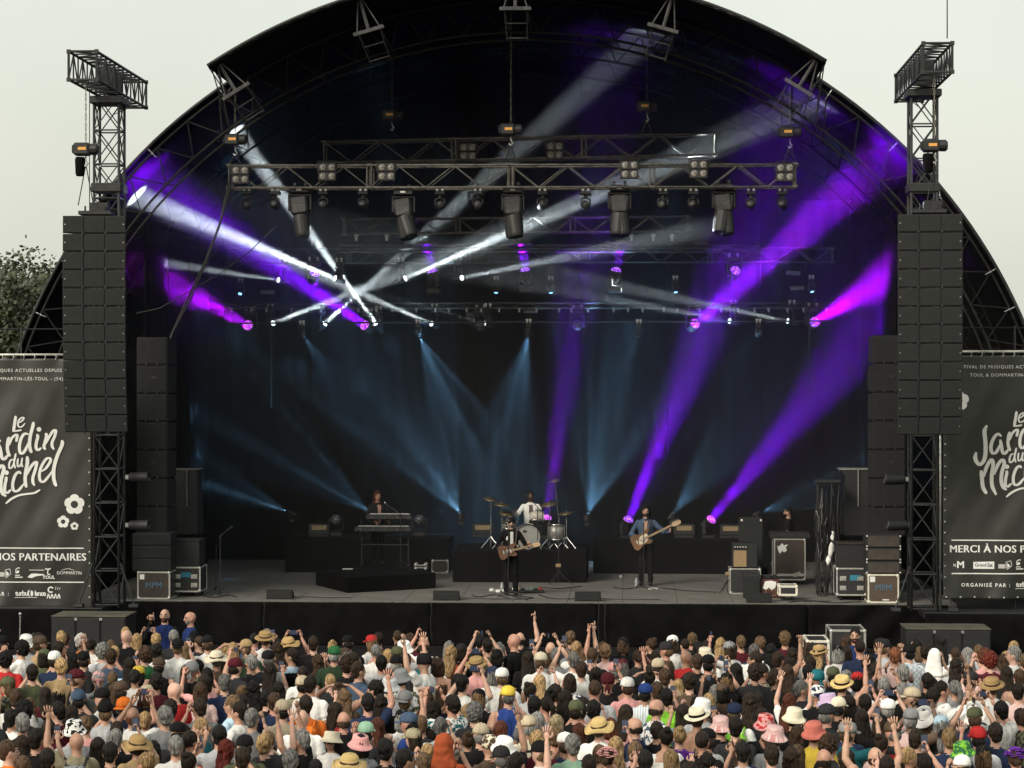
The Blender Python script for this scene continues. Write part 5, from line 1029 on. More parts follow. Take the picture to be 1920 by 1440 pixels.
# crowd barrier
t = thing('crowd_barrier', 'low grey metal crowd barrier along the front of the pit', 'barrier', (0, -11.3, GZ)); bz = GZ; by_ = -11.3
for k in range(18):
    x0 = -8.6 + k * 1.05; mb = MB(); mb.box((x0, by_, bz + .02), (x0 + 1.03, by_ + .04, bz + 1.02), .01); mb.box((x0, by_ - .02, bz + 1.02), (x0 + 1.03, by_ + .08, bz + 1.06), .01); mb.tube((x0 + .1, by_ + .02, bz + .9), (x0 + .1, by_ + .9, bz + .02), .02); mb.build('barrier_panel', mat('barrier_aluminium', (.06, .06, .06), .6, .3), t)
p = at(38, 1160, -9.5); mb = MB(); mb.tube((p.x - .03, p.y, GZ), (p.x, p.y, p.z), .012); mb.tube(p, p + Vector((0, 0, .05)), .014, .022); mb.ell(p + Vector((0, 0, .08)), (.03, .03, .034), 10, 7); tag(mb.build('audience_microphone', M_STEEL), 'audience microphone on a thin pole at the left pit', 'microphone')
# ------------------------------------------------------------------ people: shared bodies, hair and hats
def remesh(mb, vox, smooth=2):
    me = mb.mesh('tmp', M_BLACK); o = bpy.data.objects.new('tmp', me); COL.objects.link(o); md = o.modifiers.new('r', 'REMESH'); md.mode = 'VOXEL'; md.voxel_size = vox; md.use_smooth_shade = True
    dg = bpy.context.evaluated_depsgraph_get(); r = bpy.data.meshes.new_from_object(o.evaluated_get(dg)); bpy.data.objects.remove(o); bpy.data.meshes.remove(me)
    bm = bmesh.new(); bm.from_mesh(r)
    for _ in range(smooth): bmesh.ops.smooth_vert(bm, verts=bm.verts, factor=.5, use_axis_x=True, use_axis_y=True, use_axis_z=True)
    bm.to_mesh(r); bm.free(); return r
def rings(mb, rs, n=20):
    vs = []; fs = []
    for z, x, y, rx, ry in rs:
        for k in range(n): t = 2 * math.pi * k / n; ct, st = math.cos(t), math.sin(t); vs.append((x + rx * math.copysign(abs(ct) ** .85, ct), y + ry * math.copysign(abs(st) ** .85, st), z))
    for i in range(len(rs) - 1):
        for k in range(n): a = i * n + k; b = i * n + (k + 1) % n; fs.append((a, b, b + n, a + n))
    fs += [tuple(range(n - 1, -1, -1)), tuple(range(len(vs) - n, len(vs)))]; mb.add(vs, fs)
ARMS = {  # elbow, wrist, hand direction, hand mode for the right arm (x > 0)
 'down': ((.25, -.03, 1.13), (.25, .07, .89), (0, .1, -1), 'open'), 'fold': ((.26, .0, 1.14), (.06, .23, 1.13), (-1, .3, .1), 'fist'), 'clap': ((.25, .20, 1.27), (.05, .34, 1.52), (-.25, .15, 1), 'open'),
 'up': ((.31, .09, 1.62), (.27, .15, 1.88), (-.05, .1, 1), 'open'), 'point': ((.28, .12, 1.64), (.23, .18, 1.90), (.0, .05, 1), 'point'), 'fist': ((.30, .1, 1.62), (.26, .16, 1.87), (0, .1, 1), 'fist'), 'phone': ((.25, .24, 1.30), (.13, .36, 1.57), (-.1, .25, 1), 'grip'),
 'phone2': ((.29, .24, 1.46), (.13, .36, 1.72), (-.25, .2, 1), 'grip'), 'head': ((.42, .02, 1.56), (.17, .06, 1.72), (-1, .0, .2), 'open'), 'hip': ((.36, -.04, 1.14), (.2, .06, 1.0), (-.6, .4, -.3), 'fist')}
POSES = {'n': ('down', 'down'), 'f': ('fold', 'fold'), 'c': ('clap', 'clap'), 'o': ('up', 'fold'), 'v': ('point', 'down'), 'x': ('fist', 'down'), 'u': ('up', 'up'), 'q': ('phone2', 'phone2'), 'p': ('phone', 'fold'), 's': ('head', 'head'), 'h': ('phone2', 'down')}
def hand(mb, wr, d, mode, side, prims, palm_to):
    d = Vector(d).normalized(); pn = Vector(palm_to); pn = (pn - d * pn.dot(d)); pn = pn.normalized() if pn.length > .1 else d.orthogonal().normalized(); sd = d.cross(pn).normalized()
    c = wr + d * .055; M = Matrix(((sd.x, pn.x, d.x, c.x), (sd.y, pn.y, d.y, c.y), (sd.z, pn.z, d.z, c.z), (0, 0, 0, 1))); mb.ell((0, 0, 0), (.042, .019, .055), 10, 7, M=M); prims.append((wr, c + d * .09, .04, .045, 'skin'))
    fg = MB(); base = c + d * .04; ln = (.068, .078, .073, .056)
    for k in range(4):
        b0 = base + sd * (-.030 + .020 * k) * 1; up = mode == 'open' or (mode == 'point' and k == 0); L = ln[k]; spread = sd * (-.012 + .008 * k) * (1 if mode == 'open' else .2)
        if up: pts = [b0, b0 + d * L * .5 + spread + pn * .003, b0 + d * L + spread * 1.6 + pn * .012]
        else: pts = [b0, b0 + d * .03 + pn * .012, b0 + d * .022 + pn * .038, b0 - d * .005 + pn * .042]
        fg.path(pts, [.010, .009, .007] if len(pts) == 3 else [.010, .010, .009, .008], 6)
    tb = c - sd * .036 - d * .02; fg.path([tb, tb - sd * .028 + d * .03 + pn * .01, tb - sd * .02 + d * .062 + pn * (.016 if mode != 'fist' else .035)], [.012, .011, .008], 6)
    return fg
def body(arms, female=False, voxel=.0145, hips=None, sit=False, seed=0, armdef=None, beard=0, long_sleeve=False, lean=0.):
    """one continuous figure, 1.75 m, facing +y; slots: skin, torso, sleeve, trousers, shoes, yoke, dark (eyes, brows), lip, beard"""
    w = .88 if female else 1.; mb = MB(); prims = []
    T = [(.86, 0, 0, .158, .108), (.95, 0, 0, .172 * (1.02 if female else .98), .12), (1.06, 0, 0, .155 * (.9 if female else 1.02), .115), (1.18, 0, 0, .162 * (.9 if female else 1.04), .12), (1.30, 0, 0, .186 * w, .128), (1.385, 0, -.005, .192 * w, .115), (1.44, 0, -.008, .155 * w, .092), (1.485, 0, -.008, .075, .068)]
    rings(mb, T); mb.tube((0, -.012, 1.44), (0, .002, 1.57), .058 * (w + .04), .052 * (w + .04), n=12); prims.append((Vector((0, -.01, 1.485)), Vector((0, .0, 1.57)), .058, .052, 'skin'))
    mb.ell((0, .006, 1.640), (.075, .094, .106), 16, 12); mb.ell((0, -.022, 1.655), (.074, .076, .086), 14, 10); mb.ell((0, .036, 1.582), (.053, .058, .052), 12, 8); mb.ell((0, .104, 1.618), (.013, .020, .024), 8, 6); prims.append((Vector((0, .01, 1.60)), Vector((0, .005, 1.68)), .088, .085, 'skin'))
    mb.ell((0, .086, 1.66), (.045, .014, .012), 10, 6)
    for s in (-1, 1): mb.ell((s * .076, -.006, 1.628), (.012, .021, .032), 8, 6); mb.ell((s * .17 * w, -.004, 1.40), (.066, .066, .062), 10, 8)
    fing = []
    for s, nm in zip((1, -1), arms):
        e, wr, hd, mode = (armdef or {}).get((nm, s)) or ARMS[nm]; f = lambda q: Vector((q[0] * s * (w if abs(q[0]) > .15 else 1), q[1], q[2])); S = Vector((s * .178 * w, -.004, 1.40)); E = f(e); W = f(wr); d = Vector((hd[0] * s, hd[1], hd[2]))
        k = .92 if female else 1.; mb.tube(S, E, .050 * k, .041 * k, n=12); mb.ell(E, (.042 * k,) * 3, 10, 8); mb.tube(E, W, .041 * k, .027 * k, n=12); mb.tube(E.lerp(W, .15), E.lerp(W, .5), .044 * k, .038 * k, n=12)
        if long_sleeve: mb.tube(S, E, .064, .056, n=12); mb.ell(E, (.056,) * 3, 10, 8); mb.tube(E, E.lerp(W, .92), .055, .040, n=12); prims += [(S, E, .066, .058, 'sleeve'), (E, E.lerp(W, .92), .058, .043, 'sleeve')]
        else: mb.tube(S, S.lerp(E, .58), .068 * k, .066 * k, n=12); prims += [(S, S.lerp(E, .56), .068 * k, .066 * k, 'sleeve'), (S.lerp(E, .66), E, .045 * k, .042 * k, 'skin')]
        prims += [(E if not long_sleeve else E.lerp(W, .97), W, .041 * k, .03, 'skin')]
        pt = {'up': (0, 1, 0), 'clap': (-s, 0, 0), 'phone': (-s * .2, 1, 0), 'phone2': (-s, .3, 0), 'head': (0, 0, -1)}.get(nm, (-s, .4, 0)); fing.append(hand(mb, W, d, mode, s, prims, pt))
    for s in (-1, 1):
        H = Vector((s * .088, 0, .90))
        if sit: K = Vector((s * .16, .40, .84)); A = Vector((s * .17, .42, .42)); 
        else: K = Vector((s * .098, .015, .49)); A = Vector((s * .105, -.02, .085))
        if hips: K, A = Vector(hips[s][0]), Vector(hips[s][1])
        mb.tube(H, K, .094, .070, n=14); mb.ell(K, (.070,) * 3, 10, 8); mb.tube(K, A, .069, .058, n=14); prims += [(H, K, .094, .07, 'trousers'), (K, A, .07, .06, 'trousers')]
        mb.ell(A + Vector((0, .055, -.038)), (.046, .135, .047), 12, 8); prims.append((A + Vector((0, -.03, -.045)), A + Vector((0, .16, -.05)), .045, .04, 'shoe'))
    me = remesh(mb, voxel, 2); n = len(me.polygons); C = np.empty(n * 3); me.polygons.foreach_get('center', C); C = C.reshape(-1, 3); best = np.full(n, 1e9); tagv = np.zeros(n, int); ID = {'skin': 0, 'torso': 1, 'sleeve': 2, 'trousers': 3, 'shoe': 4}
    z = C[:, 2]; Ta = np.array(T); rx = np.interp(z, Ta[:, 0], Ta[:, 3]); ry = np.interp(z, Ta[:, 0], Ta[:, 4]); dt = (np.sqrt((C[:, 0] / rx) ** 2 + (C[:, 1] / ry) ** 2) - 1) * .12; dt[(z > 1.495)] = 9; dt[z < .86] = 9
    best = dt.copy(); tagv[:] = np.where(z < .93, 3, 1); dt2 = best
    for a, b, ra, rb, tg in prims:
        a = np.array(a); b = np.array(b); ab = b - a; t = np.clip(((C - a) @ ab) / (ab @ ab), 0, 1); dd = np.linalg.norm(C - (a + t[:, None] * ab), axis=1) - (ra + (rb - ra) * t); m = dd < best - (.004 if tg == 'sleeve' else 0); best[m] = dd[m]; tagv[m] = ID[tg]
    yoke = (tagv == 1) & (z > 1.375); tagv[yoke] = 5
    hd = (tagv == 0) & (z > 1.5)
    x, y = C[:, 0], C[:, 1]
    for s in (-1, 1): tagv[hd & (abs(x - s * .031) < .017) & (abs(z - 1.637) < .009) & (y > .06)] = 6
    for s in (-1, 1): tagv[hd & (abs(x - s * .033) < .022) & (abs(z - 1.663) < .007) & (y > .06)] = 6
    tagv[hd & (abs(x) < .026) & (abs(z - 1.573) < .007) & (y > .07)] = 7
    if beard: tagv[hd & (tagv == 0) & (z < 1.60) & (z > 1.53) & (y > .03) & ((abs(x) > .03) | (abs(z - 1.573) > .007) | (y < .06))] = 8
    # cloth folds
    nv = len(me.vertices); V = np.empty(nv * 3); me.vertices.foreach_get('co', V); V = V.reshape(-1, 3); cl = np.zeros(nv)
    for p in me.polygons:
        if tagv[p.index] in (1, 2, 3, 5):
            for i in p.vertices: cl[i] += .25
    cl = np.clip(cl, 0, 1)
    for i in range(nv):
        if cl[i] > .9: q = Vector(V[i]); a = noise.noise(Vector((q.x * 7 + q.z * 3 + seed, q.y * 7, q.z * 9))); b = noise.noise(Vector((q.x * 16, q.y * 16 + seed, q.z * 5))); V[i, 0] += .014 * a; V[i, 1] += .017 * b
    # join the fingers on
    fv = []; ff = []
    for fg in fing: o = len(fv); fv += fg.v; ff += [tuple(i + o for i in f) for f in fg.f]
    faces = [tuple(p.vertices) for p in me.polygons] + [tuple(i + nv for i in f) for f in ff]; V = np.vstack([V, np.array(fv)]) if fv else V
    out = bpy.data.meshes.new('person'); out.from_pydata(V.tolist(), [], faces)
    for _ in range(9): out.materials.append(None)
    out.polygons.foreach_set('material_index', np.concatenate([tagv, np.zeros(len(ff), int)]).astype(int)); out.polygons.foreach_set('use_smooth', [True] * len(faces)); out.update(); bpy.data.meshes.remove(me)
    return out
HC = Vector((0, -.008, 1.655))
def hair_mesh(kind, vox=.0105):
    mb = MB(); amp, sx, sz = .013, 46, 10
    if kind == 'buzz': mb.ell(HC + Vector((0, -.004, .012)), (.079, .098, .105), 18, 14); amp = .0015
    elif kind == 'under': mb.ell(HC + Vector((0, -.016, -.040)), (.080, .092, .078), 18, 12); amp = .005
    elif kind == 'fringe': # bald crown, hair round the sides
        for k in range(13): a = R(150 + k * 20); mb.ell((HC.x + .066 * math.cos(a), HC.y + .006 + .082 * math.sin(a), 1.602), (.020, .019, .046 + .012 * ((k * 7) % 3) / 2 - .010 * abs(k - 6) / 6), 8, 6)
        amp = .003
    elif kind in ('short', 'messy', 'curly', 'afro'):
        k = {'short': 1., 'messy': 1.07, 'curly': 1.18, 'afro': 1.34}[kind]; mb.ell(HC + Vector((0, -.008 * k, .016)), (.083 * k, .100 * k, .106 * k), 20, 14); mb.ell(HC + Vector((0, -.052, -.055)), (.062 * k, .045 * k, .055), 14, 10)
        if kind == 'messy': amp, sx, sz = .016, 28, 18
        if kind == 'curly': amp, sx, sz = .024, 34, 34
        if kind == 'afro': amp, sx, sz = .026, 26, 26
    else:
        mb.ell(HC + Vector((0, -.010, .014)), (.087, .104, .108), 20, 14)
        if kind == 'bob': rings(mb, [(1.70, 0, -.02, .088, .085), (1.62, 0, -.03, .098, .082), (1.54, 0, -.04, .102, .070), (1.50, 0, -.045, .085, .05)])
        if kind in ('long', 'wavy', 'verylong'):
            zb = {'long': 1.26, 'wavy': 1.28, 'verylong': 1.06}[kind]; rings(mb, [(1.70, 0, -.02, .088, .085), (1.62, 0, -.03, .096, .080), (1.54, 0, -.055, .100, .068), (1.44, 0, -.085, .118, .052), ((1.44 + zb) / 2, 0, -.125, .115, .036), (zb + .02, 0, -.135, .085, .028), (zb, 0, -.135, .04, .015)])
            if kind == 'wavy': amp, sx, sz = .022, 26, 16
        if kind == 'pony': mb.ell((0, -.115, 1.69), (.03, .03, .03), 10, 8); rings(mb, [(1.70, 0, -.13, .02, .02), (1.64, 0, -.155, .038, .034), (1.52, 0, -.15, .04, .034), (1.40, 0, -.14, .032, .026), (1.33, 0, -.138, .012, .012)], 12)
        if kind == 'bun': mb.ell((0, -.085, 1.752), (.048, .046, .044), 14, 10); mb.ell((0, -.06, 1.60), (.05, .03, .04), 10, 8)
        if kind == 'lowbun': mb.ell((0, -.12, 1.63), (.05, .042, .045), 14, 10)
    me = remesh(mb, vox, 1)
    for v in me.vertices:
        q = v.co; n_ = (q - HC); n_.normalize(); d = noise.noise(Vector((q.x * sx, q.y * sx, q.z * sz))) + .5 * noise.noise(Vector((q.x * sx * 2, q.y * sx * 2, q.z * sz * 2))); v.co = q + n_ * amp * d + (Vector((.006 * math.sin(q.z * 40), 0, 0)) if kind in ('wavy',) and q.z < 1.55 else Vector((0, 0, 0)))
    me.materials.clear(); me.materials.append(None); me.name = 'hair'; return me
def hat_mesh(kind):
    mb = MB(); C = Matrix.Translation((0, -.004, 1.66)); E = Matrix.Diagonal((.90, 1.06, 1, 1))
    if kind in ('cap', 'capb'):
        mb.lathe([(.098, .005), (.100, .025), (.094, .06), (.078, .092), (.045, .112), (.012, .118), (0, .119)], 22, C @ E); mb.ell((0, -.004, 1.782), (.01, .01, .006), 8, 5)
        for k in range(6): a = 2 * math.pi * k / 6; mb.path([C @ E @ Vector((r * math.cos(a), r * math.sin(a), z)) for r, z in ((.1005, .02), (.0955, .06), (.079, .093), (.046, .113), (.01, .119))], .0022, 4)
        br = [];  n = 14
        for k in range(n + 1): a = math.pi * k / n; br.append((.078 * math.cos(a), .075 + .095 * math.sin(a) ** .8))
        vs = []
        for x, y in br: vs.append(Vector((x, y - .0, 1.672 - x * x * 3.2 - (y - .07) * .16)))
        for x, y in br: vs.append(Vector((x * .98, .062 if True else y, 1.674 - x * x * 3.2)))
        N = n + 1; vs2 = [v - Vector((0, 0, .006)) for v in vs]; fs = [(k, k + 1, N + k + 1, N + k) for k in range(n)]; fs += [tuple(2 * N + i for i in reversed(f)) for f in fs]; fs += [(k + 1, k, 2 * N + k, 2 * N + k + 1) for k in range(n)]; mb.add(vs + vs2, fs)
        if kind == 'capb': mb.v = [(-x, -y - .008, z) for x, y, z in mb.v]
    elif kind == 'bucket': mb.lathe([(.152, -.030), (.150, -.036), (.102, .028), (.096, .085), (.088, .100), (0, .104)], 26, C @ E); mb.lathe([(.1035, .020), (.1035, .032)], 26, C @ E)
    elif kind in ('boater', 'straw'):
        mb.lathe([(.175, .012), (.176, .006), (.104, .022), (.100, .085), (.094, .096), (0, .099)] if kind == 'boater' else [(.190, -.006), (.190, -.012), (.106, .022), (.100, .075), (.075, .105), (0, .112)], 30, C @ E)
        if kind == 'straw': mb.v = [(x, y, z + .022 * math.sin(3 * math.atan2(y, x)) * max(0, math.hypot(x, y) - .1) / .08) for x, y, z in mb.v]
        mb.lathe([(.1062, .022), (.1042, .046)], 30, C @ E, mi=1)
    elif kind == 'fedora':
        mb.lathe([(.162, .0), (.163, -.006), (.104, .020), (.100, .07), (.090, .105), (.06, .108), (0, .092)], 30, C @ E); mb.v = [(x, y, z + (.02 if math.hypot(x, y) > .12 else 0) * (abs(x) / .15) - (.012 * (1 - abs(x) / .06) if abs(x) < .06 and z > 1.74 else 0)) for x, y, z in mb.v]; mb.lathe([(.1068, .020), (.1045, .05)], 30, C @ E, mi=1)
    elif kind == 'cowboy':
        mb.lathe([(.205, .012), (.206, .006), (.16, .006), (.104, .020), (.098, .085), (.085, .125), (.055, .132), (0, .105)], 32, C @ E); mb.v = [(x, y, z + .075 * max(0, (abs(x) - .1) / .1) ** 1.5 - (.02 * max(0, (abs(y) - .1) / .1))) for x, y, z in mb.v]; mb.lathe([(.1065, .020), (.1045, .036)], 30, C @ E, mi=1)
    elif kind == 'bandana': mb.lathe([(.096, -.03), (.099, .01), (.094, .06), (.074, .095), (.04, .112), (0, .116)], 22, C @ E); mb.ell((0, -.112, 1.625), (.022, .018, .018), 8, 6); mb.path([(0, -.115, 1.62), (.015, -.125, 1.56), (.02, -.12, 1.50)], [.014, .02, .006], 6); mb.path([(0, -.115, 1.62), (-.02, -.125, 1.57), (-.03, -.12, 1.52)], [.014, .018, .006], 6)
    elif kind == 'scarf':
        mb.ell((0, -.012, 1.665), (.096, .116, .118), 18, 12); rings(mb, [(1.66, 0, -.04, .098, .08), (1.56, 0, -.05, .112, .075), (1.46, 0, -.06, .14, .075), (1.36, 0, -.09, .16, .06), (1.34, 0, -.09, .10, .04)])
        me = remesh(mb, .011, 2); me.materials.clear(); me.materials.append(None); me.name = 'head_scarf'; return me
    elif kind == 'hood':
        mb.ell((0, -.022, 1.67), (.108, .118, .128), 18, 12); mb.ell((0, -.07, 1.60), (.10, .08, .09), 14, 10); rings(mb, [(1.62, 0, -.03, .105, .10), (1.52, 0, -.03, .12, .105), (1.44, 0, -.02, .17, .11), (1.40, 0, -.02, .16, .10)])
        me = remesh(mb, .012, 2)
        for v in me.vertices: v.co += .008 * noise.noise_vector(v.co * 12)
        me.materials.clear(); me.materials.append(None); me.name = 'hood'; return me
    elif kind == 'flowers':
        rnd = random.Random(4)
        for k in range(60):
            a, b = rnd.uniform(0, 6.28), rnd.uniform(-.1, 1.5); c = Vector((.1 * math.cos(a) * math.cos(b), .115 * math.sin(a) * math.cos(b) - .004, 1.68 + .1 * math.sin(b)))
            for j in range(5): q = c + .018 * Vector((math.cos(j * 1.26), math.sin(j * 1.26), .3)); mb.ell(q, (.013, .013, .008), 6, 4)
    me = mb.mesh('hat', [None, None]) if False else None
    me = bpy.data.meshes.new('hat'); me.from_pydata([tuple(v) for v in mb.v], [], mb.f); me.materials.append(None); me.materials.append(None); me.polygons.foreach_set('material_index', mb.m); me.polygons.foreach_set('use_smooth', [True] * len(mb.f)); me.update(); return me
COLS = dict(white=(.74, .73, .70), cream=(.66, .60, .45), black=(.009, .009, .0095), charcoal=(.024, .025, .027), grey=(.20, .205, .21), lightgrey=(.42, .43, .44), navy=(.018, .028, .065), blue=(.025, .055, .22), denim=(.055, .085, .14), lightblue=(.38, .52, .62), teal=(.015, .11, .13), green=(.03, .14, .05), olive=(.075, .085, .045), darkgreen=(.025, .045, .025), mint=(.28, .46, .33), lime=(.20, .48, .04), red=(.40, .025, .025), maroon=(.075, .012, .018), orange=(.65, .16, .025), rust=(.30, .065, .025), coral=(.62, .18, .14), pink=(.60, .30, .29), palepink=(.62, .44, .41), lavender=(.48, .36, .52), purple=(.12, .03, .28), yellow=(.62, .45, .06), tan=(.36, .25, .13), beige=(.44, .37, .26), brown=(.075, .05, .035), straw=(.55, .40, .17), darkstraw=(.38, .25, .11), khaki=(.26, .23, .15), vest=(.014, .028, .11))
HAIRC = dict(black=(.008, .007, .006), dark=(.018, .012, .008), brown=(.045, .026, .015), light=(.11, .068, .036), blonde=(.32, .21, .10), yblonde=(.48, .38, .22), grey=(.17, .165, .155), white=(.42, .40, .37), red=(.10, .016, .010), auburn=(.07, .022, .012), ginger=(.16, .06, .025))
def cloth_mat(tok):
    ps = tok.split('.')
    if tok in MATS: return MATS[tok]
    if len(ps) == 1: return mat('cloth_' + tok, COLS[tok], .85, var=.18, scale=5, bump=.6, bscale=16, spec=.12, orand=.22)
    kind, a, b = ps[0], COLS[ps[1]], COLS[ps[2]]; m = bpy.data.materials.new('cloth_' + tok); m.use_nodes = True; nt = m.node_tree; p = nt.nodes['Principled BSDF']; p.inputs['Roughness'].default_value = .85; p.inputs['Specular IOR Level'].default_value = .25; L = nt.links; tc = nt.nodes.new('ShaderNodeTexCoord'); mx = nt.nodes.new('ShaderNodeMix'); mx.data_type = 'RGBA'; mx.inputs[6].default_value = (*a, 1); mx.inputs[7].default_value = (*b, 1)
    if kind == 'floral':
        v = nt.nodes.new('ShaderNodeTexNoise'); v.inputs['Scale'].default_value = 22; v.inputs['Detail'].default_value = 1; L.new(tc.outputs['Object'], v.inputs[0]); r = nt.nodes.new('ShaderNodeMath'); r.operation = 'GREATER_THAN'; r.inputs[1].default_value = .53; L.new(v.outputs[0], r.inputs[0]); L.new(r.outputs[0], mx.inputs[0])
    elif kind == 'stripe':
        v = nt.nodes.new('ShaderNodeTexWave'); v.inputs['Scale'].default_value = 9; L.new(tc.outputs['Object'], v.inputs[0]); r = nt.nodes.new('ShaderNodeMath'); r.operation = 'GREATER_THAN'; r.inputs[1].default_value = .6; L.new(v.outputs[1], r.inputs[0]); L.new(r.outputs[0], mx.inputs[0])
    elif kind == 'gingham':
        v = nt.nodes.new('ShaderNodeTexChecker'); v.inputs['Scale'].default_value = 70; L.new(tc.outputs['Object'], v.inputs[0]); L.new(v.outputs[1], mx.inputs[0])
    elif kind == 'plaid':
        v = nt.nodes.new('ShaderNodeTexChecker'); v.inputs['Scale'].default_value = 24; L.new(tc.outputs['Object'], v.inputs[0]); L.new(v.outputs[1], mx.inputs[0])
    L.new(mx.outputs[2], p.inputs['Base Color']); MATS[tok] = m; return m
def hair_mat(c): return mat('hair_' + c, HAIRC[c], .5, var=.75, scale=26, bump=.7, bscale=80, stretch=(2.2, 2.2, .25), spec=.18, orand=.45)
SKINS = [mat('skin_%d' % i, c, .55, var=.10, scale=12, bump=.05, bscale=120, orand=.15) for i, c in enumerate(((.50, .30, .21), (.44, .25, .17), (.38, .21, .14), (.55, .33, .25), (.46, .24, .17), (.30, .16, .10), (.13, .07, .045), (.48, .27, .19)))]
M_EYE = mat('dark_eye', (.012, .010, .009), .4); M_LIP = mat('lip', (.26, .10, .08), .5)
BODY = {}; HAIR = {}; HAT = {}
def get_body(pose, fem):
    if (pose, fem) not in BODY: BODY[pose, fem] = body(POSES[pose], fem, seed=len(BODY))
    return BODY[pose, fem]
def setm(o, i, m): o.material_slots[i].link = 'OBJECT'; o.material_slots[i].material = m
def dress(o, skin, top, trousers, shoes, beardc=None, sleeve=None, yoke=None):
    for i, m in enumerate((skin, top, sleeve or top, trousers, shoes, yoke or top, M_EYE, M_LIP, hair_mat(beardc) if beardc else skin)): setm(o, i, m)
PH = MB(); PH.box((-.037, -.004, -.076), (.037, .004, .076), .004); PHM = PH.mesh('casing', mat('phone_black', (.01, .01, .011), .25)); PS = MB(); PS.box((-.034, -.0062, -.07), (.034, -.0042, .07)); PSM = PS.mesh('screen', mat('phone_screen', (.015, .02, .035), .12, emis=(.10, .14, .24), es=.25))
def phone(mw, local, label, land=False):
    t = thing('phone', label, 'phone', mw @ Vector(local), 'phones held up in the crowd', local=True); t.rotation_euler = (R(-8), R(90) if land else 0, mw.to_euler().z * .5); a = put('casing', PHM, t); put('screen', PSM, t); return t
def add_person(P, h, rz, pose, fem, skin, top, trou, hair, hairc, hat, hatc, label, mirror=False, beard=None, style='tee', hat_band=None, group='festival crowd', lean=0):
    o = bpy.data.objects.new('person', get_body(pose, fem)); COL.objects.link(o); s = h / 1.75; o.location = P; o.scale = (-s if mirror else s, s, s); o.rotation_euler = (R(lean), 0, rz)
    tm = cloth_mat(top); dress(o, skin, skin if style == 'bare' else tm, cloth_mat(trou), cloth_mat('charcoal'), beard, sleeve=skin if style in ('tank', 'bare') else None, yoke=skin if style in ('bare', 'strap') or (style == 'tank' and fem) else None)
    if hair:
        if hair not in HAIR: HAIR[hair] = hair_mesh(hair)
        c = put('hair', HAIR[hair], o); setm(c, 0, hair_mat(hairc))
    if hat:
        if hat not in HAT: HAT[hat] = hat_mesh(hat)
        c = put({'hood': 'hood', 'scarf': 'head_scarf', 'bandana': 'bandana', 'flowers': 'flower_crown', 'cap': 'cap', 'capb': 'cap', 'bucket': 'bucket_hat', 'cowboy': 'cowboy_hat'}.get(hat, 'straw_hat' if hat in ('boater', 'straw') else 'hat'), HAT[hat], o); setm(c, 0, cloth_mat(hatc)); 
        if len(c.material_slots) > 1: setm(c, 1, cloth_mat(hat_band or 'brown'))
        tilt = (0, 0, 0)
        if hat in ('cap', 'capb', 'fedora', 'straw', 'boater', 'bucket', 'cowboy'): tilt = (R(random.uniform(-7, 4)), R(random.uniform(-4, 4)), R(random.uniform(-10, 10)))
        if hat in ('cowboy', 'straw', 'boater', 'fedora', 'bucket'): tilt = (R({'cowboy': 24}.get(hat, 11) + random.uniform(-4, 6)), tilt[1] * 2, tilt[2])
        if hat not in ('hood', 'scarf'): piv = Vector((0, 0, 1.66)); c.rotation_euler = tilt; c.scale = (1.05, 1.05, 1.0); c.location = piv - c.rotation_euler.to_matrix() @ Vector((0, 0, 1.66))
    return tag(o, label, 'person', group)

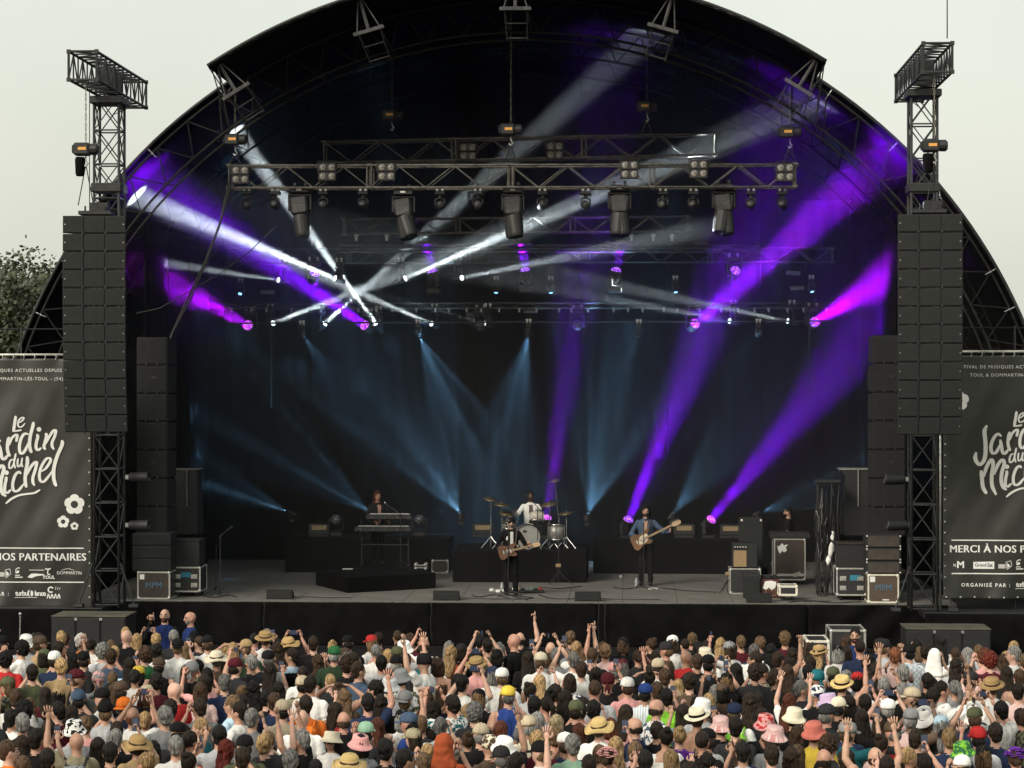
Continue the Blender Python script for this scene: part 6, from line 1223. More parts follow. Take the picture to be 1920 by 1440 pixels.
# ------------------------------------------------------------------ the crowd, read off the photograph (x y head top pose turn), @ sets the origin of a quarter
CROWD = """
@0 1120
65 340 cap.black charcoal n
155 330 bucket.white lightgrey n
300 340 cap.brown tan n R
465 375 long.dark charcoal n R
600 320 short.white orange n R
950 285 bald black n T
1030 315 long.blonde lightgrey q
1305 290 buzz.grey charcoal f
1205 395 messy.black white n
1310 365 capb.black white p
1425 385 long.blonde pink p
1580 340 cap.black white n
1675 385 long.blonde lightgrey s
1845 370 cap.tan darkgreen n
45 465 curly.black red n
160 380 curly.black white c
330 440 cap.olive olive n
410 460 cap.white navy n
460 515 messy.blonde tan n
550 470 cap.black black n
680 460 cap.black charcoal n
775 400 curly.grey lightgrey n
810 440 short.brown denim c
940 500 long.dark lightblue p
1085 425 curly.brown green n
1125 560 cap.yellow black n
1185 515 cap.brown tank.black n
1010 595 lowbun.black white n
1625 455 straw.cream brown n
1720 510 cap.maroon charcoal n
1470 545 bandana.grey black n
1320 555 long.brown black n
1860 490 short.grey charcoal q
575 600 cap.maroon black n R
740 610 bandana.floral.grey.pink grey n
55 650 cap.olive floral.olive.black c L
240 560 short.dark olive c
880 695 long.light black n R
1170 625 messy.black maroon n
1080 720 cap.beige black n
1310 690 bald red n T
1690 640 short.grey navy n
1500 620 bob.dark pink q
120 750 short.brown white n
440 730 cap.tan black n
590 760 cap.denim charcoal n
765 745 cap.black white p L
1640 575 bob.black tank.white n
1840 680 wavy.black black n
240 855 afro.black charcoal n
360 850 short.black maroon n
540 870 bob.dark orange n
790 850 cap.black lightgrey n
930 815 capb.orange navy q
1062 880 fringe.ginger white q T
1170 885 messy.grey grey n
1310 830 messy.dark navy n
1520 820 short.dark grey n
1690 800 short.light lightblue n
1790 850 short.dark white n
1890 900 short.grey grey c
100 900 short.black white n
180 940 short.grey charcoal o
390 990 short.dark maroon n
520 985 bucket.floral.white.black lightgrey n
590 1070 bald khaki o
1030 1105 straw.darkstraw tan h
1340 1010 cap.black charcoal n
1500 970 lowbun.blonde teal n
1640 1040 short.black lightgrey n
1460 1070 pony.dark coral n
1700 1130 wavy.red charcoal n
1820 1100 cap.black olive n
270 1060 short.dark black n
80 1150 short.brown orange n R
160 1100 long.dark charcoal n
860 1160 short.black charcoal n
1055 1235 bun.blonde tan n
1320 1110 short.grey white n
355 1210 short.dark black n
160 1255 long.light grey n
1820 1200 short.dark olive n
1420 1235 bun.dark coral n
720 1120 long.dark floral.maroon.beige n
930 690 cap.brown black n
1890 790 short.dark charcoal n
1560 690 bob.brown palepink n
@480 1120
70 300 boater.darkstraw white p
260 350 straw.darkstraw brown q
165 385 wavy.brown brown n
410 340 short.dark black n
565 420 cap.green darkgreen n
690 335 cap.black black n
865 330 cap.red white n
1110 380 bucket.white lightgrey n
1260 340 fringe.brown white h
1060 425 cap.olive charcoal n
1490 405 wavy.blonde rust n
1560 400 cap.charcoal black n
1690 355 short.dark olive q
1905 320 bald black n T
1840 435 cap.black black n
1120 470 short.dark teal o
90 455 cap.black grey n
90 545 long.dark floral.white.pink p
440 480 wavy.brown brown n
310 430 short.dark lightblue n
660 430 cap.brown tank.brown c
680 500 curly.brown black n T
770 540 short.brown denim n
900 400 buzz.grey white c
810 470 short.dark maroon n R
890 490 short.black lightgrey n
1030 490 cap.black charcoal n
1260 480 bandana.black white o T
1090 595 bucket.grey floral.lightgrey.olive n
1370 510 bob.brown tank.brown n
1660 500 boater.darkstraw pink q
1770 570 cap.navy white n
1845 590 cap.white white n
195 690 long.black charcoal n
340 650 cap.beige khaki n
60 780 short.brown navy n
215 835 cap.beige beige n
535 700 bun.brown bare.tan s
690 745 wavy.light brown p
400 800 short.dark orange n
600 850 verylong.dark plaid.red.black n
345 900 bald white n T
690 910 fringe.brown black n
800 785 short.black navy o
865 685 messy.black charcoal n L
935 790 wavy.dark strap.palepink n
870 965 long.auburn brown n
800 1005 cap.mint charcoal n
590 1065 bucket.cream white n X
780 1095 bucket.pink grey n
325 1065 short.grey black u
260 1220 messy.grey grey n
60 1100 messy.blonde charcoal n
970 1140 messy.black black f
1100 905 cap.black white n
1190 940 cap.denim blue n
1180 1045 cap.khaki floral.blue.white n
1340 965 short.grey white c
1470 800 messy.dark floral.white.teal q
1290 760 wavy.brown tan n
1310 840 wavy.dark charcoal n
1550 640 short.black white q N
1730 745 cap.black black n
1820 745 long.brown brown n
1890 730 cap.yellow tank.blue n
1640 860 curly.grey charcoal n
1600 1020 cap.beige black n
1840 990 long.auburn maroon n
1790 1115 bandana.floral.brown.cream brown n
1840 1195 cap.charcoal grey n
1415 1105 hood.rust rust n
1510 1100 wavy.blonde black n
1125 1215 short.black floral.blue.white n R
700 1255 straw.straw beige n
1905 1115 bucket.white charcoal n
1150 765 capb.grey black p
1000 660 bucket.lightgrey lightgrey n
480 640 short.dark white n
@960 1120
290 375 bald grey q
485 380 short.blonde white v
605 430 short.brown black p
700 400 messy.light palepink v
60 300 fringe.dark black v
835 345 cap.black black n
1205 335 cap.white white n T
1155 385 cap.charcoal tank.brown c
945 440 lowbun.brown charcoal n
1325 440 bald red c
1430 430 bucket.cream white n
1630 380 cap.grey white h
1815 400 short.grey white n
1840 460 short.dark white n L
1880 550 lowbun.dark floral.brown.beige n
215 470 cap.cream white n
330 430 short.grey grey n
460 465 short.grey white n
150 450 long.dark black h
525 535 short.brown white n
825 515 cap.maroon floral.black.white n
770 545 cap.pink black n
1030 600 bun.dark white s
1095 515 cap.beige white n
1145 590 short.brown beige n
1390 475 short.brown black n
1330 625 messy.dark brown n
1500 490 cap.black black n
1650 545 long.black black q
1740 560 curly.dark charcoal n
1580 700 cap.brown brown q
210 630 long.blonde charcoal q
450 620 bob.dark floral.white.navy n
620 685 buzz.brown lightgrey n T
730 625 bandana.maroon tank.black n
880 660 cap.white pink n
1000 710 cap.blue stripe.white.lightblue n
600 585 long.dark black n
1160 745 short.black lime n
1120 815 fringe.dark floral.white.denim n
860 865 long.dark pink n
480 840 cap.olive black n
170 805 short.black grey n
280 800 pony.dark tank.black n
140 695 bun.dark lightgrey n
120 960 cap.beige cream n
210 925 short.grey denim n
310 950 long.yblonde denim n
530 1015 long.auburn red n
620 965 straw.straw white n
740 965 bob.auburn pink n
920 955 fringe.dark navy n L
1165 1040 bun.dark strap.white n
1240 1040 bun.blonde purple n
1410 820 bucket.white lightgrey n
1390 895 fedora.cream bare.white p
1590 965 bucket.gingham.red.white black n
1660 860 cap.navy white n
1780 775 wavy.dark white n
1855 950 bucket.floral.pink.red black n
1885 1035 bucket.gingham.red.white grey n
1500 1060 cap.black white n
1430 1080 buzz.dark black n
780 1110 long.blonde palepink n
880 1145 short.light black n
400 1090 cap.white navy c
470 1095 messy.grey mint n
210 1085 messy.blonde maroon n
340 1050 messy.light brown n
140 1145 cap.black white c
720 1205 flowers.pink palepink n
1460 1225 wavy.dark white n
1680 1155 short.black lightgrey n
1210 1210 long.blonde cream n
1770 1130 wavy.brown navy n
1000 1225 short.black charcoal p
1690 620 cap.black black h
1060 690 bob.brown white n
290 740 bun.black palepink n
380 760 long.dark charcoal n
1700 960 short.dark charcoal n
40 1240 short.dark pink n
250 470 bob.brown tank.brown n
1270 870 long.dark strap.lightblue p
@1440 1120
90 465 short.brown tank.black x
270 495 short.dark black n L
385 405 fedora.darkstraw+wavy.blonde charcoal n
525 410 cap.black white n
690 370 buzz.dark navy f T
870 365 cap.charcoal lightgrey c
950 430 short.ginger palepink c
1060 405 cap.black plaid.lightblue.white n
1250 435 scarf.white white c
1300 330 verylong.black white n T
1490 425 long.white black n L
1625 445 curly.auburn pink n
1700 475 curly.red maroon n
1840 420 short.grey white c L
150 545 long.brown tan n
60 595 short.dark black n
445 580 cap.olive charcoal n
385 595 bandana.teal teal n
555 645 fedora.straw tank.charcoal o
670 615 cap.red grey n
760 490 curly.black palepink n
800 545 wavy.dark charcoal n
1035 565 short.grey black o T
880 660 buzz.grey white q
1170 620 short.dark black n
1305 690 short.dark lightgrey n R
1400 680 pony.grey grey n
1490 560 lowbun.dark palepink n
1545 620 cap.charcoal grey n
1690 660 boater.darkstraw white n
1610 685 wavy.auburn red n
1885 595 short.brown bare.tan n
170 775 verylong.auburn white u
370 720 bandana.floral.white.navy black n
455 780 bucket.lavender charcoal n
530 815 cap.cream black n
440 870 cap.charcoal charcoal n
195 895 bucket.cream black n
255 680 short.grey charcoal n
600 790 long.dark brown n
730 790 short.dark black h
900 830 cap.white floral.lightgrey.pink q
1085 740 cap.beige black n L
1075 905 cap.grey tank.palepink q
840 945 cap.black black n
1195 900 cowboy.white+long.light white n
1330 888 cowboy.white+long.blonde white n
1350 955 cap.lightblue charcoal n
1530 868 cowboy.white+short.light charcoal n
1500 895 cap.olive navy q
1800 850 short.black white q
1890 890 short.brown floral.olive.black p R
1705 1010 short.dark tank.navy n
1550 1050 cap.red lightgrey n
1460 1155 bucket.floral.green.lime grey n
1330 1060 cap.black bare.tan n
1405 1050 short.blonde navy n
930 1005 cap.brown charcoal n
1075 1055 short.dark black n
650 1015 cap.grey teal h
385 1000 bucket.coral yellow p
440 1120 curly.brown charcoal n
200 1040 long.brown maroon n
60 1060 long.brown charcoal n
40 1175 short.dark black n
180 1190 wavy.brown lightgrey n
260 1180 long.light charcoal n
420 1200 fringe.dark beige n
805 1185 fringe.brown tank.white u
1600 1180 cap.black palepink n
1850 1205 flowers.purple charcoal n
545 1200 wavy.dark beige n
1060 1195 pony.blonde beige n
1410 1265 cap.white lightgrey n
1150 1250 short.dark tank.tan h
960 1265 short.dark red p
1870 700 short.dark palepink n
1000 700 short.grey black c
700 900 long.dark black n
760 1090 bun.dark palepink n
1230 740 short.dark charcoal n
330 560 short.black charcoal n
1760 560 long.dark charcoal n
"""
def crowd():
    ox = oy = 0; rows = []; rnd = random.Random(21)
    for ln in CROWD.split('\n'):
        if not ln.strip(): continue
        if ln[0] == '@': ox, oy = map(float, ln[1:].split()); continue
        p = ln.split()
        if p[4] == 'n' and len(p) < 6 and rnd.random() < .2: p[4] = rnd.choice('ccopph')
        rows.append((ox + float(p[0]) / 4, oy + float(p[1]) / 4, p[2], p[3], p[4], p[5] if len(p) > 5 else ''))
    FEMH = {'long', 'wavy', 'verylong', 'pony', 'bun', 'lowbun', 'bob'}
    HATS = {'cap', 'capb', 'bucket', 'straw', 'boater', 'fedora', 'cowboy', 'bandana', 'scarf', 'hood', 'flowers'}
    pos = []; info = []
    for u, v, hd, top, pose, turn in rows:
        hat = hatc = None; extra = None
        if '+' in hd: hd, extra = hd.split('+')
        k, _, c = hd.partition('.')
        if k in HATS: hat, hatc = k, c; hair, hairc = ((extra.split('.')) if extra else (('under', rnd.choice(['dark', 'brown', 'black', 'grey', 'light'])) if k not in ('hood', 'scarf', 'flowers', 'bandana') else (None, None) if k != 'flowers' else ('lowbun', 'brown')))
        elif k == 'bald': hair = hairc = None
        else: hair, hairc = k, c
        fem = hair in FEMH or k in ('scarf', 'flowers'); 
        if hat in ('bucket', 'cap') and not extra and rnd.random() < .25: fem = True; hair = 'bob'
        h = (1.67 if fem else 1.77) + rnd.uniform(-.04, .04) + (.07 if 'T' in turn else 0)
        P = atz(u, v + 3, GZ + h * .938); P.z = GZ; pos.append([P.x, P.y]); info.append((u, v, k, c, hat, hatc, hair, hairc, fem, h, top, pose, turn))
    A = np.array(pos); A0 = A.copy()
    for _ in range(40):
        for i in range(len(A)):
            d = A - A[i]; r = np.hypot(d[:, 0], d[:, 1]); r[i] = 9; m = r < .40
            for j in np.where(m)[0]: q = d[j] / max(r[j], .01); s = (.40 - r[j]) * .25; A[i] -= q * s; A[j] += q * s
        A = A0 + np.clip(A - A0, -.22, .22)
    A[:, 1] = np.minimum(A[:, 1], -11.6)
    TOPW = {'tee': 'tee', 'tank': 'tank top', 'bare': 'bare back', 'strap': 'strappy top'}
    DO = {'n': '', 'c': ', hands clapping', 'o': ', one arm raised', 'v': ', pointing up', 'x': ', fist raised', 'u': ', both arms raised', 'q': ', both hands holding phone up', 'p': ', holding phone', 's': ', hands on head', 'h': ', phone held high', 'f': ''}
    HD = {'bald': 'bald head', 'fringe': 'balding %s head', 'short': 'short %s hair', 'buzz': 'cropped %s hair', 'messy': 'tousled %s hair', 'curly': 'curly %s hair', 'afro': 'bushy %s hair', 'long': 'long %s hair', 'wavy': 'wavy %s hair', 'verylong': 'very long %s hair', 'pony': '%s ponytail', 'bun': '%s topknot', 'lowbun': '%s low bun', 'bob': '%s bob',
          'cap': '%s cap', 'capb': '%s backwards cap', 'bucket': '%s bucket hat', 'straw': '%s wide straw hat', 'boater': '%s straw boater', 'fedora': '%s fedora', 'cowboy': '%s cowboy hat', 'bandana': '%s bandana', 'scarf': '%s headscarf', 'hood': '%s hood', 'flowers': '%s flower headpiece'}
    def cw(c):
        q = c.split('.')
        if len(q) == 1: return {'yblonde': 'pale blonde', 'light': 'light brown', 'palepink': 'pale pink', 'lightgrey': 'light grey', 'lightblue': 'light blue', 'darkgreen': 'dark green', 'darkstraw': 'tan', 'straw': 'golden'}.get(c, c)
        return '%s and %s %s' % (cw(q[1]), cw(q[2]), {'floral': 'patterned', 'plaid': 'plaid', 'stripe': 'striped', 'gingham': 'gingham'}[q[0]])
    def zone(v): return ' near the stage' if v < 1225 else '' if v < 1330 else ' in lower crowd' if v < 1390 else ' at bottom edge'
    for (u, v, k, c, hat, hatc, hair, hairc, fem, h, top, pose, turn), (x, y) in zip(info, A):
        st = 'tee'; tp = top; q = top.split('.')
        if q[0] in ('tank', 'bare', 'strap'): st = q[0]; tp = q[1]
        rz = R(rnd.gauss(0, 16)) if rnd.random() > .16 else R(rnd.choice((-1, 1)) * rnd.uniform(45, 75)); mir = rnd.random() < .5
        if pose in 'vxqph': mir = {'v': u > 1100, 'x': False}.get(pose, mir); rz *= .6
        if 'L' in turn: rz = R(rnd.uniform(60, 85))
        if 'R' in turn: rz = -R(rnd.uniform(60, 85))
        if 'X' in turn: rz = R(150)
        # turn with the line of sight so that backs face the camera
        rz += math.atan2(-(x - CAM.x), y - CAM.y) * .6
        lab = 'person with %s, %s%s%s' % (HD[k] % cw(c) if '%s' in HD[k] else HD[k], ('bare back' if st == 'bare' else cw(tp) + ' ' + TOPW[st]), DO[pose], zone(v))
        if 'X' in turn: lab = 'bearded person in cream bucket hat and white tee looking back at us'
        if 'N' in turn: lab = 'person in white tee lettered NASA on the back, phone raised'
        sk = rnd.choice(SKINS[:5] + SKINS[7:]) if rnd.random() > .06 else SKINS[rnd.choice((5, 6))]
        beard = 'brown' if 'X' in turn else (rnd.choice(['dark', 'brown', 'grey']) if not fem and rnd.random() < .3 else None)
        o = add_person((x, y, GZ), h, rz, pose, fem, sk, tp, rnd.choice(['denim', 'navy', 'black', 'khaki', 'charcoal']), hair, hairc, hat, hatc, lab, mir, beard, st, hat_band='black' if hat == 'fedora' else None)
        M = Matrix.Translation(o.location) @ o.rotation_euler.to_matrix().to_4x4() @ Matrix.Diagonal((*o.scale, 1)); w = .88 if fem else 1.
        if pose == 'q': phone(M, (0, .40, 1.80), 'dark phone held up in both hands%s' % (zone(v) or ' in mid crowd'), True)
        if pose == 'h': phone(M, (.09 * w, .405, 1.83), 'dark phone held high in one hand%s' % (zone(v) or ' in mid crowd'))
        if pose == 'p': phone(M, (.11 * w, .40, 1.67), 'dark phone held at face height%s' % (zone(v) or ' in mid crowd'))
        if 'N' in turn:
            for tx, z, sz in (('NASA', 1.30, .13), ('USA', 1.22, .06), ('SPACE', 1.16, .05)):
                me = text_mesh(tx, sz, M_RUBBER, .002, bold=.002); me.transform(RX90); c2 = put('lettering', me, o); c2.location = (0, -.142, z)
                if o.scale.x < 0: c2.scale = (-1, 1, 1)
        if 'X' in turn:
            mb = MB()
            for s in (-1, 1): mb.ell((s * .033, .104, 1.637), (.026, .008, .018), 10, 6)
            mb.tube((-.01, .108, 1.642), (.01, .108, 1.642), .004); mb.tube((-.058, .098, 1.642), (-.08, .0, 1.645), .004); mb.tube((.058, .098, 1.642), (.08, .0, 1.645), .004); g = MB(); g.v, g.f, g.m = mb.v, mb.f, mb.m; put('sunglasses', g.mesh('sunglasses', M_RUBBER, True), o)
    # backpacks
    bm_ = MB(); bm_.box((-.14, -.30, 1.0), (.14, -.13, 1.42), .05); bm_.box((-.11, -.34, 1.03), (.11, -.29, 1.2), .03)
    st_ = MB()
    for s in (-1, 1): st_.path([(s * .10, -.15, 1.40), (s * .12, -.05, 1.475), (s * .125, .08, 1.43), (s * .13, .135, 1.30), (s * .14, .05, 1.10), (s * .12, -.14, 1.05)], .014, 6)
    for (u0, v0, c) in ((557, 1250, 'black'), (557, 1227, 'black'), (577, 1318, 'orange'), (1374, 1335, 'lime'), (1250, 1306, 'lime'), (146, 1387, 'floral.grey.black'), (1672, 1371, 'red'), (1660, 1285, 'charcoal'), (30, 1307, 'black')):
        best = min(range(len(info)), key=lambda i: (info[i][0] - u0) ** 2 + (info[i][1] - v0) ** 2); h = info[best][9]; s = h / 1.75
        t = thing('backpack', '%s backpack worn by a crowd member' % cw(c), 'backpack', (A[best][0], A[best][1], GZ), 'backpacks', local=True); t.scale = (s,) * 3; t.rotation_euler = (0, 0, math.atan2(-(A[best][0] - CAM.x), A[best][1] - CAM.y) * .6)
        me = bm_.mesh('bag', cloth_mat(c)); put('bag', me, t); put('strap', st_.mesh('strap', cloth_mat('charcoal' if '.' in c else c)), t)
    return A, info
def crowd_rest(A, info):
    """the people glimpsed in the gaps between the others, past the count of individuals: one mass"""
    rnd = random.Random(77); pts = [tuple(a) for a in A]; new = []
    heads = [proj((a[0], a[1], GZ + i[9] * .938)) for a, i in zip(A, info)]
    for _ in range(16000):
        y = rnd.uniform(-25.2, -12.3); hwid = (y + 49.5) * .226; x = 2.6 - (y + 49.5) * math.tan(YAW) + rnd.uniform(-hwid, hwid)
        uf, vf = proj((x, y, GZ + 1.56)); sp_ = F / (y + 49.5) * .15
        if any(abs(ua - uf) < sp_ and -2 < vf - va < sp_ * 1.7 for ua, va in heads): continue
        if all((x - a) ** 2 + (y - b) ** 2 > .13 for a, b in pts): pts.append((x, y)); new.append((x, y))
        if len(new) >= 125: break
    B = {}; H = {}
    pal = []; idx = {}
    def pi(m):
        if m.name not in idx: idx[m.name] = len(pal); pal.append(m)
        return idx[m.name]
    V = []; Fc = []; Mi = []
    def addm(me, M, mats):
        n = len(me.vertices); co = np.empty(n * 3); me.vertices.foreach_get('co', co); co = np.c_[co.reshape(-1, 3), np.ones(n)] @ np.array(M).T; o = len(V); V.extend(co[:, :3].tolist())
        for p in me.polygons: Fc.append(tuple(i + o for i in p.vertices)); Mi.append(mats[min(p.material_index, len(mats) - 1)])
    for x, y in new:
        fem = rnd.random() < .45; ps = rnd.choice('nnnnffc'); k = (ps, fem)
        if k not in B: B[k] = body(POSES[ps], fem, voxel=.026, seed=len(B))
        h = (1.58 if fem else 1.66) + rnd.uniform(-.06, .04); s = h / 1.75; M = Matrix.Translation((x, y, GZ)) @ Matrix.Rotation(R(rnd.gauss(0, 18)) + math.atan2(-(x - CAM.x), y - CAM.y) * .6, 4, 'Z') @ Matrix.Scale(s, 4)
        sk = pi(rnd.choice(SKINS[:5])); tp = pi(cloth_mat(rnd.choice(['black', 'black', 'black', 'charcoal', 'charcoal', 'navy', 'white', 'grey', 'olive', 'maroon', 'denim', 'white', 'lightgrey', 'pink', 'brown']))); tr = pi(cloth_mat('navy')); hk = rnd.choice(['long', 'wavy', 'bob', 'bun']) if fem else rnd.choice(['short', 'messy', 'short', 'curly', 'buzz']); hc = pi(hair_mat(rnd.choice(['dark', 'brown', 'black', 'light', 'dark', 'grey', 'blonde'])))
        addm(B[k], M, [sk, tp, tp, tr, tr, tp, pi(M_EYE), sk, sk])
        if hk not in H: H[hk] = hair_mesh(hk, .019)
        addm(H[hk], M, [hc])
    me = bpy.data.meshes.new('crowd'); me.from_pydata(V, [], Fc)
    for m in pal: me.materials.append(m)
    me.polygons.foreach_set('material_index', Mi); me.polygons.foreach_set('use_smooth', [True] * len(Fc)); me.update(); o = put('crowd', me, kind='stuff'); o['label'] = 'the rest of the packed crowd glimpsed between the nearer people'
    print('REST', len(new), len(Fc))
crowd_rest(*crowd())
# ------------------------------------------------------------------ band, technician, security
def figure(P, h, rz, arms, armdef, label, skin, top, sleeve, trou, hair, hairc, beard=None, sit=False, hat=None, hatc=None, long_sleeve=False, yoke=None, fem=False, group=None, shirt=None, seed=50):
    me = body(arms, fem, .0105, sit=sit, seed=seed, armdef=armdef, beard=1 if beard else 0, long_sleeve=long_sleeve); o = bpy.data.objects.new('person', me); COL.objects.link(o); s = h / 1.75; o.location = P; o.scale = (s,) * 3; o.rotation_euler = (0, 0, rz)
    dress(o, skin, cloth_mat(top), cloth_mat(trou), cloth_mat('charcoal'), beard, sleeve=cloth_mat(sleeve), yoke=cloth_mat(yoke or top))
    if hair:
        if hair not in HAIR: HAIR[hair] = hair_mesh(hair)
        c = put('hair', HAIR[hair], o); setm(c, 0, hair_mat(hairc))
    if hat:
        if hat not in HAT: HAT[hat] = hat_mesh(hat)
        c = put('hat', HAT[hat], o); setm(c, 0, cloth_mat(hatc)); setm(c, 1, cloth_mat(hatc)) if len(c.material_slots) > 1 else None
    if shirt:     # open collar and shirt front
        mb = MB(); vs = []
        for i in range(9):
            z = 1.44 - i * .055; wd = .018 + .03 * (1 - i / 8) if shirt[1] == 'V' else .035
            for x in (-wd, 0, wd): vs.append((x, .118 + .012 * math.sin((1.47 - z) * 6) - abs(x) * .15 - (.03 if z > 1.42 else 0) + .006, z))
        mb.add(vs, [(3 * i + k, 3 * i + 3 + k, 3 * i + 4 + k, 3 * i + 1 + k) for i in range(8) for k in range(2)]); mb.v = mb.v + [(x, y - .02, z) for x, y, z in mb.v]; put('shirt_front', mb.mesh('shirt_front', cloth_mat(shirt[0]) if shirt[0] in COLS else skin, True), o)
    return tag(o, label, 'person', group)
def guitar(person, label, c, d, neck, body_len, m_body, m_guard, bass=False):
    """guitar in the person's local space: c body centre, d neck direction"""
    s = person.scale.x; Rz = Matrix.Rotation(person.rotation_euler.z, 4, 'Z'); W = Matrix.Translation(person.location) @ Rz @ Matrix.Scale(s, 4); d = Vector(d).normalized(); out = Vector((0, 1, .12)); out = (out - d * out.dot(d)).normalized(); up = out.cross(d) if True else None
    up = d.cross(out); 
    if up.z < 0: up = -up
    M = W @ Matrix(((d.x, up.x, out.x, c[0]), (d.y, up.y, out.y, c[1]), (d.z, up.z, out.z, c[2]), (0, 0, 0, 1))); t = thing('bass_guitar' if bass else 'electric_guitar', label, 'guitar', W @ Vector(c)); L = body_len
    pts = [(-.50, .02), (-.47, .30), (-.30, .40), (-.10, .33), (.10, .28), (.30, .36), (.52, .34), (.50, .24), (.36, .12), (.34, 0), (.36, -.10), (.46, -.22), (.42, -.30), (.28, -.32), (.08, -.25), (-.12, -.31), (-.32, -.38), (-.47, -.28)]
    P = spline(pts + [pts[0]], 4)[:-1]; mb = MB(); mb.prism([(p.x * L, p.y * L) for p in P], .045, M @ Matrix.Translation((0, 0, -.02))); mb.build('body', m_body, t)
    g = [(-.20, -.16), (-.05, .14), (.2, .2), (.36, .16), (.34, -.02), (.25, -.14), (.05, -.2)]; g = spline(g + [g[0]], 4)[:-1]; mb = MB(); mb.prism([(p.x * L, p.y * L) for p in g], .004, M @ Matrix.Translation((0, 0, .0255))); mb.build('pickguard', m_guard, t)
    mb = MB(); mb.box((L * .2, -.026, .026), (L * .3 + neck, .026, .046), .006, M=M); mb.build('neck', mat('maple_neck', (.30, .19, .09), .5), t)
    h = L * .3 + neck; hp = [(0, -.028), (.05, -.045), (.17, -.05), (.21, -.02), (.2, .035), (.12, .05), (.03, .045), (0, .028)]; mb = MB(); mb.prism([(h + x, y) for x, y in hp], .018, M @ Matrix.Translation((0, 0, .022))); mb.build('headstock', mat('pale_maple', (.42, .30, .17), .45), t)
    for k in range(4 if bass else 6): mb = MB(); x = h + .03 + k * (.045 if bass else .028); mb.tube(M @ Vector((x, .04, .03)), M @ Vector((x, .075, .03)), .008); mb.ell(M @ Vector((x, .08, .03)), (.012, .012, .012), 8, 5); mb.build('tuning_peg', M_CHROME, t)
    for x in (-.02, .14): mb = MB(); mb.box((x * L - .018, -.045, .03), (x * L + .018, .045, .04), .005, M=M); mb.build('pickup', M_CHROME, t)
    mb = MB(); mb.box((-.26 * L, -.045, .026), (-.20 * L, .045, .04), .004, M=M); mb.build('bridge', M_CHROME, t)
    for k in range(4 if bass else 6): y = -.016 + .032 * k / (3 if bass else 5); mb = MB(); mb.tube(M @ Vector((-.22 * L, y, .05)), M @ Vector((h + .03, y, .05)), .0012, n=3); mb.build('string', M_STEEL, t)
    iw = lambda q: W @ Vector(q); a = M @ Vector((.5 * L, .3 * L, 0)); b = M @ Vector((-.5 * L, .0, 0)); sp = spline
    mb = MB(); mb.path([a, iw((-.10, .15, 1.30)), iw((-.12, .06, 1.46)), iw((-.10, -.06, 1.45)), iw((.02, -.145, 1.30)), iw((.16, -.10, 1.10)), b], .018, 5); mb.build('strap', mat('leather_strap', (.06, .045, .035), .6), t)
    return t
SK = SKINS
# singer
P = atz(958, 1116, DECK); AD = {('gr', 1): ((.30, -.04, 1.13), (.12, .19, 1.04), (-.9, .1, -.5), 'fist'), ('gl', -1): ((.33, .06, 1.13), (.40, .26, 1.10), (-.2, .2, 1), 'grip')}
sg = figure(P, 1.74, R(180 + 12), ('gr', 'gl'), AD, 'guitar-playing singer in black jacket, black hat and black trousers at front', SK[0], 'black', 'black', 'black', 'messy', 'grey', beard='grey', hat='bandana', hatc='black', long_sleeve=True, shirt=('white', 'I'), seed=51)
mb = MB()
for x, z in ((.10, 1.31), (-.13, 1.12), (.11, 1.28)): mb.ell((x, .125, z), (.022, .006, .03), 8, 5)
put('badge', mb.mesh('badge', M_PAPER), sg, kind='stuff')
guitar(sg, 'brown electric guitar held by the singer', (.10, .175, 1.0), (-.95, .04, .22), .42, .42, mat('brown_guitar_lacquer', (.11, .045, .02), .25), mat('brown_guard', (.10, .06, .035), .4))
# bass player
P = atz(1211, 1098, DECK); AD = {('gr', 1): ((.33, -.05, 1.13), (.13, .19, 1.06), (-.8, .1, -.5), 'fist'), ('gl', -1): ((.40, .04, 1.19), (.56, .24, 1.22), (-.2, .2, 1), 'grip')}
bp_ = figure(P, 1.86, R(180 - 4), ('gr', 'gl'), AD, 'bass player with dark hair and beard in open denim shirt', SK[1], 'denim', 'denim', 'black', 'wavy', 'black', beard='black', long_sleeve=True, shirt=('skin', 'V'), seed=52)
guitar(bp_, 'sunburst bass guitar held by the bass player', (.08, .185, 1.02), (-.89, .04, .44), .62, .46, mat('sunburst_lacquer', (.12, .055, .022), .25, var=.5, scale=2), mat('tort_guard', (.55, .48, .36), .4), True)
# drummer
dp = at(995, 925, dy + .95); AD = {('dr', 1): ((.34, .16, 1.19), (.40, .40, 1.30), (.1, 1, .3), 'grip'), ('dl', -1): ((.28, .16, 1.12), (.16, .40, 1.08), (-.3, 1, -.1), 'grip')}
dr = figure((dp.x, dp.y, DRZ - .42), 1.76, R(180 + 4), ('dr', 'dl'), AD, 'smiling drummer in an open white shirt behind the kit', SK[6], 'white', 'white', 'black', 'buzz', 'black', beard='black', sit=True, long_sleeve=True, shirt=('skin', 'V'), seed=53)
for q, e in (((.41, .44, 1.30), (.50, .78, 1.36)), ((-.17, .44, 1.08), (-.12, .80, 1.10))):
    M = Matrix.Translation(dr.location) @ Matrix.Rotation(dr.rotation_euler.z, 4, 'Z'); mb = MB(); mb.tube(M @ Vector(q), M @ Vector(e), .008, .006); mb.ell(M @ Vector(e), (.009,) * 3, 8, 5); tag(mb.build('drumstick', mat('pale_hickory', (.5, .36, .2), .5)), 'wooden drumstick in the hand of the drummer', 'drumstick', 'drumsticks')
t = thing('drum_throne', 'round black drum stool under the drummer', 'stool', (dp.x, dp.y, DRZ)); mb = MB(); mb.lathe([(.0, .34), (.17, .34), (.18, .38), (.17, .42), (0, .425)], 20, Matrix.Translation((dp.x, dp.y, DRZ))); mb.build('seat', M_BLACK, t, smooth=True)
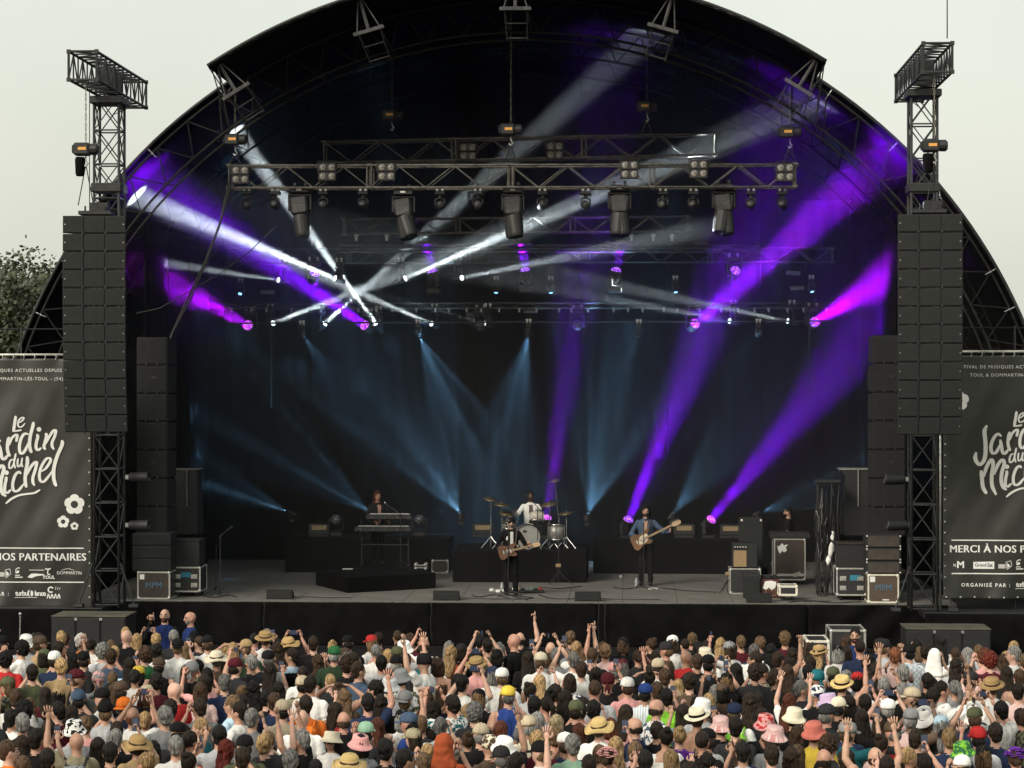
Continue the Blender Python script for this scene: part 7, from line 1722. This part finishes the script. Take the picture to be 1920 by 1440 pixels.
for k in range(3): a = R(120 * k); mb = MB(); mb.tube((dp.x, dp.y, DRZ + .34), (dp.x + .22 * math.cos(a), dp.y + .22 * math.sin(a), DRZ + .01), .014); mb.build('leg', M_CHROME, t)
# keyboard player
kp = at(708, 927, ky + .62); AD = {('kr', 1): ((.28, .06, 1.12), (.20, .33, 1.06), (-.1, 1, -.25), 'open'), ('kl', -1): ((.28, .06, 1.12), (.12, .34, 1.06), (.1, 1, -.25), 'open')}
figure((kp.x, kp.y, KZ), 1.77, R(180 + 28), ('kr', 'kl'), AD, 'keyboard player with long dark hair and open grey shirt', SK[4], 'charcoal', 'charcoal', 'black', 'wavy', 'auburn', long_sleeve=True, shirt=('skin', 'V'), seed=54)
# technician
tp = at(1478, 952, Yq + 1.0); figure((tp.x, tp.y, DECK), (tp.z - DECK), R(82), ('fold', 'fold'), None, 'stage technician in black tee standing behind the stickered case', SK[1], 'black', 'black', 'black', 'buzz', 'black', beard='black', seed=55)
# security
def stand_at(u, v, h): P = atz(u, v, GZ + h * .938); P.z = GZ; return P
g1 = stand_at(309, 1154, 1.82); o = figure(g1, 1.82, R(176), ('phone', 'down'), None, 'security guard in blue vest and black sleeves holding phone to face', SK[0], 'vest', 'black', 'black', None, None, beard='brown', long_sleeve=True, group='security guards', yoke='vest', seed=56)
Mw = Matrix.Translation(o.location) @ o.rotation_euler.to_matrix().to_4x4() @ Matrix.Scale(o.scale.x, 4); phone(Mw, (.09, .36, 1.66), 'black phone held to the face of the left guard')
g2 = stand_at(333, 1159, 1.80) + Vector((.22, .0, 0)); figure(g2, 1.80, R(120), ('fold', 'fold'), None, 'bald security guard in blue vest with folded bare arms', SK[4], 'vest', 'black', 'black', None, None, beard='grey', group='security guards', seed=57)
g3 = stand_at(1607, 1196, 1.78) + Vector((0, .3, 0)); figure(g3, 1.78, R(172), ('down', 'down'), None, 'dark-haired security guard in blue vest before the pit flight case', SK[1], 'vest', 'black', 'black', 'short', 'black', beard='black', group='security guards', seed=58)
# ------------------------------------------------------------------ labels that would repeat are told apart by their order in the picture
ORDN = ['leftmost', 'second', 'third', 'fourth', 'fifth', 'sixth', 'seventh', 'eighth', 'ninth', 'tenth', 'eleventh', 'twelfth', 'thirteenth', 'fourteenth', 'fifteenth', 'sixteenth', 'seventeenth', 'eighteenth', 'nineteenth', 'twentieth']
TENS = {2: 'twenty', 3: 'thirty', 4: 'forty', 5: 'fifty', 6: 'sixty'}
def ordn(k):
    if k < 20: return ORDN[k]
    return TENS[(k + 1) // 10] + ('th' if (k + 1) % 10 == 0 else '-' + ['first', 'second', 'third', 'fourth', 'fifth', 'sixth', 'seventh', 'eighth', 'ninth'][(k + 1) % 10 - 1])
bpy.context.view_layer.update()
by = {}
for o in THINGS: by.setdefault(o['label'], []).append(o)
for lab, os_ in by.items():
    if len(os_) > 1:
        os_.sort(key=lambda o: proj(o.matrix_world.translation)[0]); n = len(os_)
        for k, o in enumerate(os_):
            if n == 2: s = 'left one of two' if k == 0 else 'right one of two'
            elif k == n - 1: s = 'rightmost of these'
            else: s = 'leftmost of these' if k == 0 else ordn(k) + ' from left'
            o['label'] = lab + ', ' + s
